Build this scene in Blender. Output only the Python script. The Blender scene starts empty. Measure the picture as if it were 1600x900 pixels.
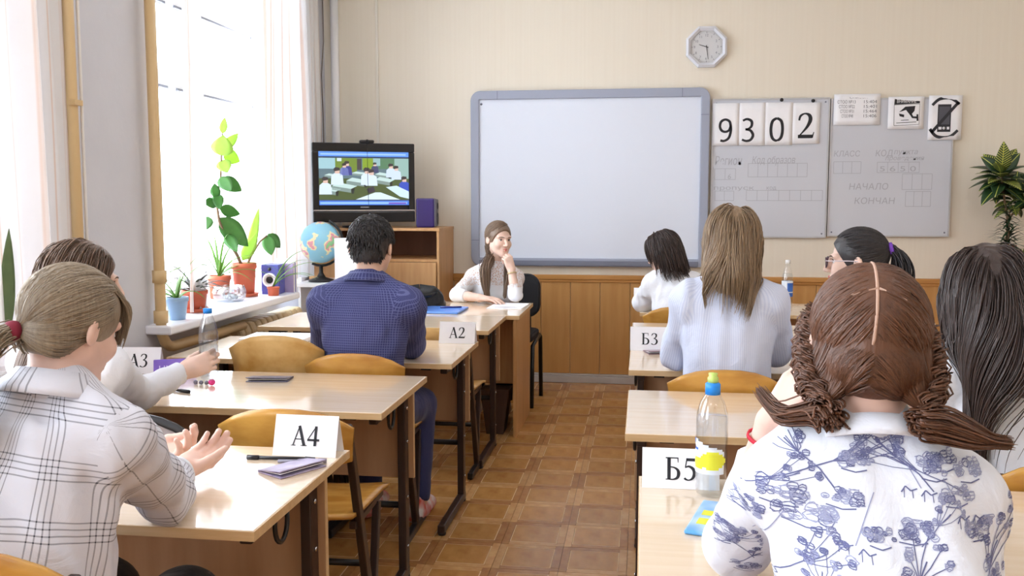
import bpy, math, random
import numpy as np
from mathutils import Vector, Matrix
from mathutils.bvhtree import BVHTree

random.seed(7)
RNG = np.random.default_rng(11)
SC = bpy.context.scene
COL = SC.collection

# ------------------------------------------------------------------ camera, sky, lamps' exposure
cam_d = bpy.data.cameras.new('camera')
cam_d.sensor_width = 36.0
cam_d.lens = 1450.0 / 1600.0 * 36.0
cam_d.clip_start = 0.05
cam = bpy.data.objects.new('camera', cam_d)
cam.location = (0.0, 0.0, 1.35)
cam.rotation_euler = (math.radians(90 - 5.475), 0.0, math.radians(8.01))
COL.objects.link(cam)
SC.camera = cam

world = bpy.data.worlds.new('overcast_sky')
SC.world = world
world.use_nodes = True
bg = world.node_tree.nodes['Background']
bg.inputs[0].default_value = (0.84, 0.92, 1.0, 1.0)
bg.inputs[1].default_value = 5.4

SC.view_settings.view_transform = 'Standard'
SC.view_settings.look = 'None'
SC.view_settings.gamma = 1.0
SC.view_settings.use_curve_mapping = False
SC.view_settings.exposure = 1.36
SC.cycles.use_denoising = True
SC.cycles.max_bounces = 10
SC.cycles.diffuse_bounces = 6
SC.cycles.transparent_max_bounces = 24
SC.cycles.sample_clamp_indirect = 8.0
SC.cycles.caustics_reflective = False
SC.cycles.caustics_refractive = False
FILL_STRENGTH = 2.6

# ------------------------------------------------------------------ helpers: colour, materials
def lin(c):
    out = []
    for v in c[:3]:
        v = v / 255.0
        out.append(v / 12.92 if v <= 0.04045 else ((v + 0.055) / 1.055) ** 2.4)
    return (out[0], out[1], out[2], 1.0)

MATS = {}
def nodes_of(name):
    m = bpy.data.materials.new(name)
    m.use_nodes = True
    nt = m.node_tree
    return m, nt, nt.nodes['Principled BSDF']

def mat(name, col, rough=0.5, metal=0.0, spec=0.5, var=None, bump=None, coat=0.0, sheen=0.0, sss=0.0,
        trans=0.0, ior=1.45, emit=0.0, rnd=0.0):
    """var=(col2, scale, (sx,sy,sz), detail) noise blend towards col2; bump=(scale,(sx,sy,sz),strength,distance)"""
    if name in MATS:
        return MATS[name]
    m, nt, b = nodes_of(name)
    b.inputs['Base Color'].default_value = lin(col)
    b.inputs['Roughness'].default_value = rough
    b.inputs['Metallic'].default_value = metal
    b.inputs['Specular IOR Level'].default_value = spec
    b.inputs['IOR'].default_value = ior
    b.inputs['Coat Weight'].default_value = coat; b.inputs['Coat Roughness'].default_value = 0.06
    b.inputs['Sheen Weight'].default_value = sheen
    b.inputs['Transmission Weight'].default_value = trans
    if sss:
        b.inputs['Subsurface Weight'].default_value = sss
        b.inputs['Subsurface Radius'].default_value = (0.012, 0.005, 0.003)
        b.inputs['Subsurface Scale'].default_value = 1.0
    if emit:
        b.inputs['Emission Color'].default_value = lin(col)
        b.inputs['Emission Strength'].default_value = emit
    tc = None
    src = None
    if var or bump or rnd:
        tc = nt.nodes.new('ShaderNodeTexCoord')
    if var:
        col2, sc, st, det = var
        mp = nt.nodes.new('ShaderNodeMapping'); mp.inputs['Scale'].default_value = st
        nz = nt.nodes.new('ShaderNodeTexNoise'); nz.inputs['Scale'].default_value = sc; nz.inputs['Detail'].default_value = det
        nt.links.new(tc.outputs['Object'], mp.inputs[0]); nt.links.new(mp.outputs[0], nz.inputs['Vector'])
        rp = nt.nodes.new('ShaderNodeValToRGB')
        rp.color_ramp.elements[0].position = 0.35; rp.color_ramp.elements[1].position = 0.68
        rp.color_ramp.elements[0].color = lin(col); rp.color_ramp.elements[1].color = lin(col2)
        nt.links.new(nz.outputs['Fac'], rp.inputs[0])
        src = rp.outputs[0]
    if rnd:
        oi = nt.nodes.new('ShaderNodeObjectInfo')
        mr = nt.nodes.new('ShaderNodeMapRange'); mr.inputs['To Min'].default_value = 1 - rnd; mr.inputs['To Max'].default_value = 1 + rnd
        nt.links.new(oi.outputs['Random'], mr.inputs['Value'])
        hs = nt.nodes.new('ShaderNodeHueSaturation'); hs.inputs['Color'].default_value = lin(col)
        nt.links.new(mr.outputs[0], hs.inputs['Value'])
        if src is not None:
            nt.links.new(src, hs.inputs['Color'])
        src = hs.outputs[0]
    if src is not None:
        nt.links.new(src, b.inputs['Base Color'])
    if bump:
        sc, st, strg, dist = bump
        mp = nt.nodes.new('ShaderNodeMapping'); mp.inputs['Scale'].default_value = st
        nz = nt.nodes.new('ShaderNodeTexNoise'); nz.inputs['Scale'].default_value = sc; nz.inputs['Detail'].default_value = 3
        nt.links.new(tc.outputs['Object'], mp.inputs[0]); nt.links.new(mp.outputs[0], nz.inputs['Vector'])
        bp = nt.nodes.new('ShaderNodeBump'); bp.inputs['Strength'].default_value = strg; bp.inputs['Distance'].default_value = dist
        nt.links.new(nz.outputs['Fac'], bp.inputs['Height']); nt.links.new(bp.outputs[0], b.inputs['Normal'])
    MATS[name] = m
    return m

def math_node(nt, op, a, bval=None, c=None):
    n = nt.nodes.new('ShaderNodeMath'); n.operation = op
    for i, v in enumerate((a, bval, c)):
        if v is None: continue
        if isinstance(v, (int, float)): n.inputs[i].default_value = v
        else: nt.links.new(v, n.inputs[i])
    return n.outputs[0]

def mix_rgb(nt, fac, a, b):
    n = nt.nodes.new('ShaderNodeMix'); n.data_type = 'RGBA'
    for sock, v in ((n.inputs[0], fac), (n.inputs[6], a), (n.inputs[7], b)):
        if isinstance(v, (int, float)): sock.default_value = v
        elif isinstance(v, tuple): sock.default_value = v
        else: nt.links.new(v, sock)
    return n.outputs[2]

def thin_glass(name, tint, rough, edge=0.9, base=0.04):
    m, nt, b = nodes_of(name)
    tr = nt.nodes.new('ShaderNodeBsdfTransparent'); tr.inputs[0].default_value = tint
    gl = nt.nodes.new('ShaderNodeBsdfGlossy'); gl.inputs['Roughness'].default_value = rough
    lw = nt.nodes.new('ShaderNodeLayerWeight'); lw.inputs['Blend'].default_value = 0.5
    ge = nt.nodes.new('ShaderNodeNewGeometry')
    f4 = math_node(nt, 'POWER', lw.outputs['Facing'], 4.0)
    fac = math_node(nt, 'MULTIPLY_ADD', f4, edge, base)
    fac = math_node(nt, 'MULTIPLY', fac, math_node(nt, 'SUBTRACT', 1.0, ge.outputs['Backfacing']))
    mx = nt.nodes.new('ShaderNodeMixShader')
    nt.links.new(fac, mx.inputs[0]); nt.links.new(tr.outputs[0], mx.inputs[1]); nt.links.new(gl.outputs[0], mx.inputs[2])
    nt.links.new(mx.outputs[0], nt.nodes['Material Output'].inputs['Surface'])
    MATS[name] = m
    return m

# ------------------------------------------------------------------ helpers: meshes and objects
ABSP = set()   # people: their meshes are modelled in room coordinates
def adopt(o, parent):
    o.parent = parent
    if parent.name in ABSP: o.matrix_parent_inverse = Matrix.Translation(-parent.location)

class MB:
    def __init__(s):
        s.v = []; s.f = []; s.m = []; s.sm = []
    def add(s, verts, faces, mi=0, smooth=False):
        o = len(s.v)
        s.v += [tuple(map(float, p)) for p in verts]
        for f in faces:
            s.f.append(tuple(i + o for i in f)); s.m.append(mi); s.sm.append(smooth)
    def box(s, lo, hi, mi=0, rot=None, piv=None):
        x0, y0, z0 = lo; x1, y1, z1 = hi
        v = [Vector(p) for p in ((x0,y0,z0),(x1,y0,z0),(x1,y1,z0),(x0,y1,z0),(x0,y0,z1),(x1,y0,z1),(x1,y1,z1),(x0,y1,z1))]
        if rot is not None:
            piv = Vector(piv if piv is not None else ((x0+x1)/2,(y0+y1)/2,(z0+z1)/2))
            v = [rot @ (p - piv) + piv for p in v]
        s.add(v, [(0,3,2,1),(4,5,6,7),(0,1,5,4),(1,2,6,5),(2,3,7,6),(3,0,4,7)], mi)
    def bar(s, a, b, w, h, up=(0,0,1), mi=0, w2=None, h2=None):
        a = Vector(a); b = Vector(b); t = (b - a).normalized()
        up = Vector(up)
        sd = t.cross(up)
        if sd.length < 1e-4: sd = t.cross(Vector((0,1,0)))
        sd.normalize(); un = sd.cross(t).normalized()
        w2 = w if w2 is None else w2; h2 = h if h2 is None else h2
        vs = []
        for p, ww, hh in ((a, w, h), (b, w2, h2)):
            for sx, sy in ((-1,-1),(1,-1),(1,1),(-1,1)):
                vs.append(p + sd*ww/2*sx + un*hh/2*sy)
        s.add(vs, [(0,1,2,3),(7,6,5,4),(0,4,5,1),(1,5,6,2),(2,6,7,3),(3,7,4,0)], mi)
    def tube(s, pts, r, n=8, mi=0, caps=True, closed=False):
        pts = [Vector(p) for p in pts]
        rs = r if isinstance(r, (list, tuple)) else [r]*len(pts)
        prev = None; vs = []
        N = len(pts)
        for i, p in enumerate(pts):
            if closed: t = (pts[(i+1) % N] - pts[i-1]).normalized()
            else: t = (pts[min(i+1, N-1)] - pts[max(i-1, 0)]).normalized()
            if prev is None:
                prev = t.orthogonal().normalized()
            prev = (prev - t*prev.dot(t))
            if prev.length < 1e-6: prev = t.orthogonal()
            prev.normalize()
            bn = t.cross(prev)
            for k in range(n):
                a = 2*math.pi*k/n
                vs.append(p + (prev*math.cos(a) + bn*math.sin(a))*rs[i])
        fs = []
        for i in range(N if closed else N-1):
            j = (i+1) % N
            for k in range(n):
                l = (k+1) % n
                fs.append((i*n+k, i*n+l, j*n+l, j*n+k))
        if caps and not closed:
            fs.append(tuple(range(n-1, -1, -1))); fs.append(tuple((N-1)*n + k for k in range(n)))
        s.add(vs, fs, mi, True)
    def lathe(s, prof, n=24, c=(0,0,0), mi=0, axis=None):
        c = Vector(c); vs = []; fs = []
        for r, z in prof:
            for k in range(n):
                a = 2*math.pi*k/n
                vs.append(Vector((r*math.cos(a), r*math.sin(a), z)))
        if axis is not None:
            q = Vector((0,0,1)).rotation_difference(Vector(axis))
            vs = [q @ v for v in vs]
        vs = [v + c for v in vs]
        for i in range(len(prof)-1):
            for k in range(n):
                l = (k+1) % n
                fs.append((i*n+k, i*n+l, (i+1)*n+l, (i+1)*n+k))
        if prof[0][0] > 1e-5: fs.append(tuple(range(n-1, -1, -1)))
        if prof[-1][0] > 1e-5: fs.append(tuple((len(prof)-1)*n + k for k in range(n)))
        s.add(vs, fs, mi, True)
    def poly_prism(s, poly, d, mi=0):
        """poly: list of 3D points (planar), extruded by vector d"""
        d = Vector(d); p = [Vector(q) for q in poly]; n = len(p)
        vs = p + [q + d for q in p]
        fs = [tuple(range(n-1, -1, -1)), tuple(range(n, 2*n))]
        for i in range(n):
            j = (i+1) % n
            fs.append((i, j, n+j, n+i))
        s.add(vs, fs, mi)
    def ribbon(s, pts, mi=0, z=0.0):
        """pts: (x,y,w) in a plane; flat ribbon at height z"""
        n = len(pts); vs = []
        for i, (x, y, w) in enumerate(pts):
            x0, y0, _ = pts[max(i-1, 0)]; x1, y1, _ = pts[min(i+1, n-1)]
            dx, dy = x1-x0, y1-y0; l = math.hypot(dx, dy) or 1
            nx, ny = -dy/l, dx/l
            vs += [(x+nx*w/2, y+ny*w/2, z), (x-nx*w/2, y-ny*w/2, z)]
        s.add(vs, [(2*i+1, 2*i+3, 2*i+2, 2*i) for i in range(n-1)], mi)
    def build(s, name, mats, parent=None, bevel=0.0, smooth=None, matrix=None):
        me = bpy.data.meshes.new(name)
        me.from_pydata(s.v, [], s.f)
        if not isinstance(mats, (list, tuple)): mats = [mats]
        for m in mats: me.materials.append(m)
        me.polygons.foreach_set('material_index', s.m)
        sm = s.sm if smooth is None else [smooth]*len(s.f)
        me.polygons.foreach_set('use_smooth', sm)
        me.update()
        o = bpy.data.objects.new(name, me)
        COL.objects.link(o)
        if matrix is not None: o.matrix_world = matrix
        if parent is not None: adopt(o, parent)
        if bevel:
            md = o.modifiers.new('bevel', 'BEVEL'); md.width = bevel; md.segments = 2; md.limit_method = 'ANGLE'
            md.angle_limit = math.radians(50)
        return o

def tag(o, label=None, cat=None, group=None, kind=None):
    if label: o['label'] = label
    if cat: o['category'] = cat
    if group: o['group'] = group
    if kind: o['kind'] = kind
    return o

def empty(name, loc=(0,0,0), rz=0.0, label=None, cat=None, group=None, kind=None):
    o = bpy.data.objects.new(name, None)
    o.empty_display_size = 0.1
    o.location = loc; o.rotation_euler = (0, 0, rz)
    COL.objects.link(o)
    return tag(o, label, cat, group, kind)

def copy_tree(o, parent=None):
    c = o.copy(); COL.objects.link(c); c.parent = parent
    for ch in o.children:
        copy_tree(ch, c)
    return c

def np_mesh(name, verts, faces, mats, parent=None, smooth=True, uv=None, attr=None, mi=None):
    """verts (N,3), faces (M,k) arrays"""
    me = bpy.data.meshes.new(name)
    verts = np.asarray(verts, np.float32); faces = np.asarray(faces, np.int32)
    nf, k = faces.shape
    me.vertices.add(len(verts)); me.vertices.foreach_set('co', verts.ravel())
    me.loops.add(nf*k); me.loops.foreach_set('vertex_index', faces.ravel())
    me.polygons.add(nf)
    me.polygons.foreach_set('loop_start', np.arange(0, nf*k, k, dtype=np.int32))
    me.polygons.foreach_set('use_smooth', np.full(nf, smooth, bool))
    if not isinstance(mats, (list, tuple)): mats = [mats]
    for m in mats: me.materials.append(m)
    if mi is not None: me.polygons.foreach_set('material_index', np.asarray(mi, np.int32))
    if uv is not None:
        l = me.uv_layers.new(name='UVMap')
        l.data.foreach_set('uv', np.asarray(uv, np.float32)[faces.ravel()].ravel())
    if attr is not None:
        a = me.attributes.new('tone', 'FLOAT', 'POINT')
        a.data.foreach_set('value', np.asarray(attr, np.float32))
    me.update(calc_edges=True); me.validate()
    o = bpy.data.objects.new(name, me); COL.objects.link(o)
    if parent is not None: adopt(o, parent)
    return o

def text_mesh(body, size, mi_thick=0.0, shear=0.0, space=1.0):
    cu = bpy.data.curves.new('lettering', 'FONT')
    cu.body = body; cu.size = size; cu.shear = shear; cu.space_character = space; cu.offset = mi_thick
    ob = bpy.data.objects.new('lettering', cu); COL.objects.link(ob)
    dg = bpy.context.evaluated_depsgraph_get()
    me = bpy.data.meshes.new_from_object(ob.evaluated_get(dg))
    vs = [tuple(v.co) for v in me.vertices]; fs = [tuple(p.vertices) for p in me.polygons]
    bpy.data.objects.remove(ob); bpy.data.curves.remove(cu); bpy.data.meshes.remove(me)
    return vs, fs

# serif and plain glyphs as variable-width strokes in a box about 0.65 wide and 1 high
def arc(pts, n=5):
    """Catmull-Rom through (x,y,w)"""
    out = []; P = [pts[0]] + list(pts) + [pts[-1]]
    for i in range(1, len(P)-2):
        for k in range(n):
            t = k/n
            out.append(tuple(0.5*((2*P[i][c]) + (-P[i-1][c]+P[i+1][c])*t + (2*P[i-1][c]-5*P[i][c]+4*P[i+1][c]-P[i+2][c])*t*t
                       + (-P[i-1][c]+3*P[i][c]-3*P[i+1][c]+P[i+2][c])*t**3) for c in range(3)))
    out.append(tuple(pts[-1]))
    return out
GLYPH = {
 'A': [[(.05,0,.06),(.35,1,.06)], [(.33,1,.15),(.65,0,.15)], [(.15,.33,.05),(.55,.33,.05)], [(-.05,.015,.035),(.2,.015,.035)], [(.47,.015,.035),(.8,.015,.035)]],
 'B': [[(.17,0,.15),(.17,1,.15)], [(.02,.975,.05),(.58,.975,.05)], [(.565,1,.05),(.575,.77,.03)], [(.02,.02,.04),(.3,.02,.04)],
       arc([(.17,.56,.05),(.36,.56,.06),(.54,.46,.11),(.6,.29,.15),(.54,.1,.12),(.36,.02,.06),(.17,.02,.05)])],
 '1': [[(.3,0,.14),(.3,1,.14)], [(.1,.85,.05),(.3,.97,.06)], [(.12,.015,.035),(.48,.015,.035)]],
 '2': [arc([(.07,.70,.07),(.12,.88,.09),(.28,.97,.06),(.44,.9,.13),(.48,.72,.15),(.38,.47,.11),(.2,.23,.06),(.06,.07,.05)]), [(.04,.07,.14),(.57,.07,.14)], [(.56,.02,.06),(.62,.24,.03)]],
 '3': [arc([(.07,.78,.05),(.14,.92,.08),(.28,.98,.05),(.44,.9,.12),(.46,.75,.13),(.38,.61,.08),(.24,.53,.05)]), arc([(.24,.54,.05),(.42,.48,.09),(.52,.3,.15),(.45,.1,.12),(.28,.01,.05),(.12,.04,.08),(.06,.1,.10)])],
 '4': [[(.42,0,.14),(.42,1,.14)], [(.42,.97,.06),(.03,.33,.05)], [(.0,.3,.11),(.64,.3,.11)]],
 '5': [[(.14,.92,.13),(.53,.92,.13)], [(.17,.97,.05),(.1,.56,.05)], arc([(.09,.56,.05),(.26,.62,.09),(.45,.5,.14),(.5,.3,.15),(.42,.1,.11),(.26,.01,.05),(.12,.04,.08),(.06,.1,.1)])],
 's9': [arc([(.55,.68,.11),(.5,.87,.11),(.32,.96,.10),(.13,.88,.11),(.07,.68,.11),(.14,.5,.11),(.3,.43,.10),(.47,.49,.10),(.55,.66,.11)]), arc([(.55,.72,.11),(.56,.45,.11),(.47,.16,.11),(.27,.04,.10),(.1,.06,.11)])],
 's3': [arc([(.08,.9,.09),(.26,.97,.1),(.46,.88,.12),(.47,.68,.11),(.34,.55,.09),(.2,.53,.09)]), arc([(.2,.53,.09),(.42,.48,.11),(.54,.28,.12),(.44,.08,.11),(.24,.03,.10),(.05,.09,.09)])],
 's0': [arc([(.31,.97,.10),(.12,.84,.12),(.06,.5,.12),(.12,.16,.12),(.31,.03,.10),(.5,.16,.12),(.56,.5,.12),(.5,.84,.12),(.31,.97,.10)])],
}
def glyphs(mb, chars, size, x0, y0, adv=0.72, mi=0, z=0.0, squeeze=1.0):
    x = x0
    for c in chars:
        for st in GLYPH[c]:
            mb.ribbon([(x + px*size*squeeze, y0 + py*size, w*size) for px, py, w in st], mi, z)
        x += adv*size*squeeze

# ------------------------------------------------------------------ common materials
def wood(name, c1, c2, rough=0.3, st=(3, 30, 30), sc=2.0, spec=0.5, bump=None, rnd=0.0, coat=0.0):
    return mat(name, c1, rough=rough, spec=spec, var=(c2, sc, st, 6), bump=bump, rnd=rnd, coat=coat)
BEECH_TOP = wood('beech_laminate_top', (231, 211, 186), (225, 202, 174), 0.2, (2.2, 26, 26), 1.6, 0.5, coat=0.7)
BEECH_EDGE = wood('beech_edge_band', (214, 182, 138), (200, 166, 120), 0.4, (3, 30, 30), 2.0)
BEECH_PANEL = wood('beech_panel', (190, 152, 118), (176, 136, 102), 0.42, (2.0, 2.0, 0.25), 9.0)
BEECH_CAB = wood('beech_cabinet', (204, 158, 108), (190, 142, 92), 0.38, (14, 14, 1.2), 2.2)
PLY = wood('varnished_plywood', (206, 156, 76), (176, 122, 52), 0.25, (3, 9, 9), 2.2, rnd=0.1, coat=0.2)
PLY_WORN = wood('worn_plywood', (188, 138, 64), (222, 184, 120), 0.33, (5, 9, 7), 1.6)
METAL_BROWN = mat('brown_painted_steel', (52, 36, 32), 0.35, spec=0.5, bump=(60, (1,1,1), 0.05, 0.01))
METAL_BLACK = mat('black_painted_steel', (30, 28, 30), 0.35)
BLACK_PL = mat('black_plastic', (28, 27, 30), 0.35)
CHROME = mat('brushed_chrome', (200, 200, 205), 0.22, metal=1.0)
WHITE_PAINT = mat('white_gloss_paint', (240, 240, 244), 0.3, bump=(30, (1,1,1), 0.04, 0.01))
PAPER = mat('white_paper', (246, 246, 250), 0.7, var=((238, 238, 244), 6.0, (1,1,1), 3))
INK = mat('black_ink', (34, 34, 40), 0.6)
MARKER = mat('faded_marker', (172, 174, 184), 0.7)
# ================================================================== the room
WALL = 6.767            # y of the blackboard wall
LEFT = -2.36            # x of the recessed part of the window wall
PIER = -2.17            # x of the face of the piers between the windows
RIGHT, REAR, CEIL = 3.5, -2.8, 3.2

# wallpaper: fine vertical stripes woven into the print
def wallpaper():
    m, nt, b = nodes_of('cream_striped_wallpaper')
    tc = nt.nodes.new('ShaderNodeTexCoord')
    mp = nt.nodes.new('ShaderNodeMapping'); mp.inputs['Scale'].default_value = (24, 24, 0.4)
    nz = nt.nodes.new('ShaderNodeTexNoise'); nz.inputs['Scale'].default_value = 2.0; nz.inputs['Detail'].default_value = 3
    nt.links.new(tc.outputs['Object'], mp.inputs[0]); nt.links.new(mp.outputs[0], nz.inputs['Vector'])
    c = mix_rgb(nt, nz.outputs['Fac'], lin((233, 225, 210)), lin((227, 217, 200)))
    nt.links.new(c, b.inputs['Base Color']); b.inputs['Roughness'].default_value = 0.75
    bp = nt.nodes.new('ShaderNodeBump'); bp.inputs['Strength'].default_value = 0.12; bp.inputs['Distance'].default_value = 0.004
    nt.links.new(nz.outputs['Fac'], bp.inputs['Height']); nt.links.new(bp.outputs[0], b.inputs['Normal'])
    return m
WP = wallpaper()
PLASTER = mat('pale_grey_plaster', (214, 215, 222), 0.8, var=((208, 209, 217), 3.0, (1,1,1), 3), bump=(40, (1,1,1), 0.08, 0.01))
CEILM = mat('white_ceiling_plaster', (240, 240, 238), 0.9, var=((232, 232, 230), 3.0, (1,1,1), 2))

mb = MB(); mb.box((LEFT-0.4, WALL, 0), (RIGHT+0.2, WALL+0.2, CEIL)); o = mb.build('wall_back', WP); tag(o, kind='structure')
mb = MB(); mb.box((RIGHT, REAR, 0), (RIGHT+0.2, WALL, CEIL)); o = mb.build('wall_right', WP); tag(o, kind='structure')
mb = MB(); mb.box((LEFT-0.4, REAR-0.2, 0), (RIGHT+0.2, REAR, CEIL)); o = mb.build('wall_rear', WP); tag(o, kind='structure')
mb = MB(); mb.box((LEFT-0.4, REAR-0.2, CEIL), (RIGHT+0.2, WALL+0.2, CEIL+0.15)); o = mb.build('ceiling', CEILM); tag(o, kind='structure')

# window wall: three window bays with piers between them
BAYS = [(4.02, 6.2), (1.05, 3.08), (-1.9, 0.15)]
SILLZ, HEADZ = 0.75, 2.95
mb = MB()
ys = [REAR, -1.9, 0.15, 1.05, 3.08, 3.93, 6.2, WALL]
for i in range(0, 8, 2):
    face = PIER if i in (2, 4) else LEFT
    mb.box((LEFT-0.34, ys[i], 0), (face, ys[i+1], CEIL))
for y0, y1 in ((3.93, 6.2), (1.05, 3.08), (-1.9, 0.15)):
    mb.box((LEFT-0.34, y0, 0), (LEFT, y1, SILLZ)); mb.box((LEFT-0.34, y0, HEADZ), (LEFT, y1, CEIL))
o = mb.build('wall_left', PLASTER); tag(o, kind='structure')

GLASSM = thin_glass('window_glass', (1, 1, 1, 1), 0.02)

FRAMEM = mat('white_window_paint', (244, 244, 246), 0.35)
def window(n, y0, y1, mull, transom, vent):
    wx = -2.5
    w = MB()
    fw = 0.07
    w.box((wx-0.04, y0, SILLZ), (wx+0.04, y1, SILLZ+fw)); w.box((wx-0.04, y0, HEADZ-fw), (wx+0.04, y1, HEADZ))
    w.box((wx-0.04, y0, SILLZ), (wx+0.04, y0+fw, HEADZ)); w.box((wx-0.04, y1-fw, SILLZ), (wx+0.04, y1, HEADZ))
    root = w.build('window_%d' % n, FRAMEM, bevel=0.004); tag(root, kind='structure')
    ypos = [y0+fw] + mull + [y1-fw]
    zpos = [SILLZ+fw, transom, vent, HEADZ-fw]
    for y in mull:
        m_ = MB(); m_.box((wx-0.035, y-0.04, SILLZ+fw), (wx+0.035, y+0.04, HEADZ-fw)); m_.build('mullion', FRAMEM, root, bevel=0.004)
    for z in (transom, vent):
        m_ = MB(); m_.box((wx-0.033, y0+fw, z-0.035), (wx+0.033, y1-fw, z+0.035)); m_.build('transom', FRAMEM, root, bevel=0.004)
    for i in range(len(ypos)-1):
        for j in range(len(zpos)-1):
            p = MB(); p.box((wx-0.003, ypos[i]+0.02, zpos[j]+0.02), (wx+0.003, ypos[i+1]-0.02, zpos[j+1]-0.02)); p.build('pane', GLASSM, root)
            g = MB(); a0, a1, b0, b1 = ypos[i]+0.035, ypos[i+1]-0.035, zpos[j]+0.03, zpos[j+1]-0.03
            for lo, hi in (((a0,b0),(a1,b0+0.02)),((a0,b1-0.02),(a1,b1)),((a0,b0+0.02),(a0+0.02,b1-0.02)),((a1-0.02,b0+0.02),(a1,b1-0.02))):
                g.box((wx+0.004, lo[0], lo[1]), (wx+0.018, hi[0], hi[1]))
            g.build('sash_bead', FRAMEM, root)
    for z in (transom, vent):
        for i in range(len(ypos)-1):
            g = MB(); g.box((wx+0.034, ypos[i]+0.05, z-0.046), (wx+0.044, ypos[i+1]-0.05, z-0.034)); g.build('gasket', mat('grey_window_gasket', (140, 142, 152), 0.7), root)
    # portal so that skylight is sampled through the opening
    ld = bpy.data.lights.new('window_portal_%d' % n, 'AREA'); ld.shape = 'RECTANGLE'; ld.size = y1-y0; ld.size_y = HEADZ-SILLZ
    ld.cycles.is_portal = True; ld.energy = 0.0
    lo = bpy.data.objects.new('window_portal_%d' % n, ld); lo.location = (wx-0.06, (y0+y1)/2, (SILLZ+HEADZ)/2)
    lo.rotation_euler = (math.radians(90), 0, math.radians(-90)); COL.objects.link(lo)
    return root
window(1, 3.93, 6.2, [4.66, 5.63], 1.97, 2.40)
window(2, 1.05, 3.08, [1.7, 2.4], 1.97, 2.40)
window(3, -1.9, 0.15, [-1.2, -0.5], 1.97, 2.40)

# sills
SILLM = mat('white_sill_paint', (240, 240, 246), 0.28, bump=(14, (1,1,1), 0.05, 0.01))
def sill(n, y0, y1):
    s = MB(); s.box((-2.46, y0, 0.752), (-2.05, y1, 0.792)); o = s.build('trim_%d' % n, SILLM, bevel=0.008)
    tag(o, 'white painted window sill board', kind='structure'); return o
sill(1, 3.80, 5.36); sill(2, 1.0, 3.12); sill(3, -1.95, 0.2)

# wood panelling under the boards: every panel a piece
PANELM = wood('honey_wainscot', (196, 148, 90), (184, 134, 76), 0.38, (10, 10, 0.9), 2.2, rnd=0.05)
RAILM = wood('honey_wainscot_rail', (196, 142, 80), (178, 124, 64), 0.35, (1.5, 20, 20), 2.0)
wd = MB(); wd.box((-1.39, WALL-0.03, 0.765), (RIGHT, WALL, 0.80)); wd.box((-1.39, WALL-0.022, 0.69+0.055), (RIGHT, WALL, 0.766))
wains = wd.build('trim_4', RAILM, bevel=0.004); tag(wains, 'honey coloured top rail of the wall panelling', kind='structure')
x = -1.385; pw = 0.217
pm = MB(); pm.box((0, WALL-0.014, 0.07), (pw-0.003, WALL, 0.746)); first = pm.build('panel', PANELM, wains, bevel=0.002); first.location.x = x
k = 1
while x + pw*k < RIGHT - pw:
    c = first.copy(); COL.objects.link(c); c.parent = wains; c.location.x = x + pw*k; k += 1
SKIRT = mat('grey_white_skirting', (196, 192, 190), 0.5, var=((182, 176, 172), 4.0, (1,1,1), 3))
sk = MB(); sk.box((-1.39, WALL-0.022, 0), (RIGHT, WALL, 0.05)); sk.box((-1.39, WALL-0.016, 0.05), (RIGHT, WALL, 0.068))
tag(sk.build('baseboard_back', SKIRT, bevel=0.004), kind='structure')

# floor: parquet-look squares, every one in view a piece
FL_A = wood('parquet_centre', (192, 142, 82), (168, 116, 62), 0.24, (7, 4, 1), 2.6, rnd=0.09)
FL_B = wood('parquet_border_light', (206, 162, 108), (188, 138, 86), 0.26, (8, 8, 1), 3.0, rnd=0.1)
FL_C = wood('parquet_border_dark', (176, 126, 78), (156, 106, 62), 0.26, (8, 8, 1), 3.0, rnd=0.1)
FL_L = mat('parquet_inlay_line', (218, 182, 132), 0.4)
FL_BASE = wood('floor_base', (120, 76, 44), (100, 62, 36), 0.5, (6, 6, 1), 2.0)
T = 0.247; X0, Y0 = -0.506-0.030, 3.255
fb = MB(); fb.box((LEFT-0.3, REAR, -0.08), (RIGHT, WALL, -0.0035)); floor = fb.build('floor', FL_BASE); tag(floor, kind='structure')
def tile_mesh(mb, ox, oy, flip=False):
    g = 0.0008; bw = 0.030; h = 0.0
    a, c = 0.0+g, T-g
    def slab(x0, y0, x1, y1, mi, top):
        mb.box((ox+x0, oy+y0, -0.004), (ox+x1, oy+y1, top), mi)
    m1, m2 = (1, 2) if not flip else (2, 1)
    slab(a, a, bw-g, c-bw, m1, h); slab(bw, a, c, bw-g, m2, h-0.0002)
    slab(c-bw+g, bw, c, c, m2, h); slab(a, c-bw+g, c-bw, c, m1, h-0.0002)
    l = 0.0035
    slab(bw, bw, c-bw, c-bw, 3, h-0.0004)
    mb.box((ox+bw+l, oy+bw+l, -0.003), (ox+c-bw-l, oy+c-bw-l, h), 0)
FMATS = [FL_A, FL_B, FL_C, FL_L]
t1 = MB(); tile_mesh(t1, 0, 0); t2 = MB(); tile_mesh(t2, 0, 0, True)
near = []
ia0, ia1 = int(math.floor((-2.05-X0)/T)), int(math.floor((0.75-X0)/T))
ja0, ja1 = int(math.floor((2.15-Y0)/T)), int(math.floor((WALL-Y0)/T))
proto = [t1.build('tile', FMATS, floor), t2.build('tile', FMATS, floor)]
used = [False, False]; n_t = 0; rest = MB()
for i in range(int((LEFT-0.2-X0)/T)-1, int((RIGHT-X0)/T)):
    for j in range(int((REAR-Y0)/T), ja1):
        f = (i + j) % 2
        if ia0 <= i <= ia1 and ja0 <= j <= ja1:
            if not used[f]: o = proto[f]; used[f] = True
            else: o = proto[f].copy(); COL.objects.link(o); o.parent = floor
            o.location = (X0+i*T, Y0+j*T, 0); n_t += 1
        elif X0+i*T > LEFT-0.3:
            tile_mesh(rest, X0+i*T, Y0+j*T, bool(f))
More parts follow.
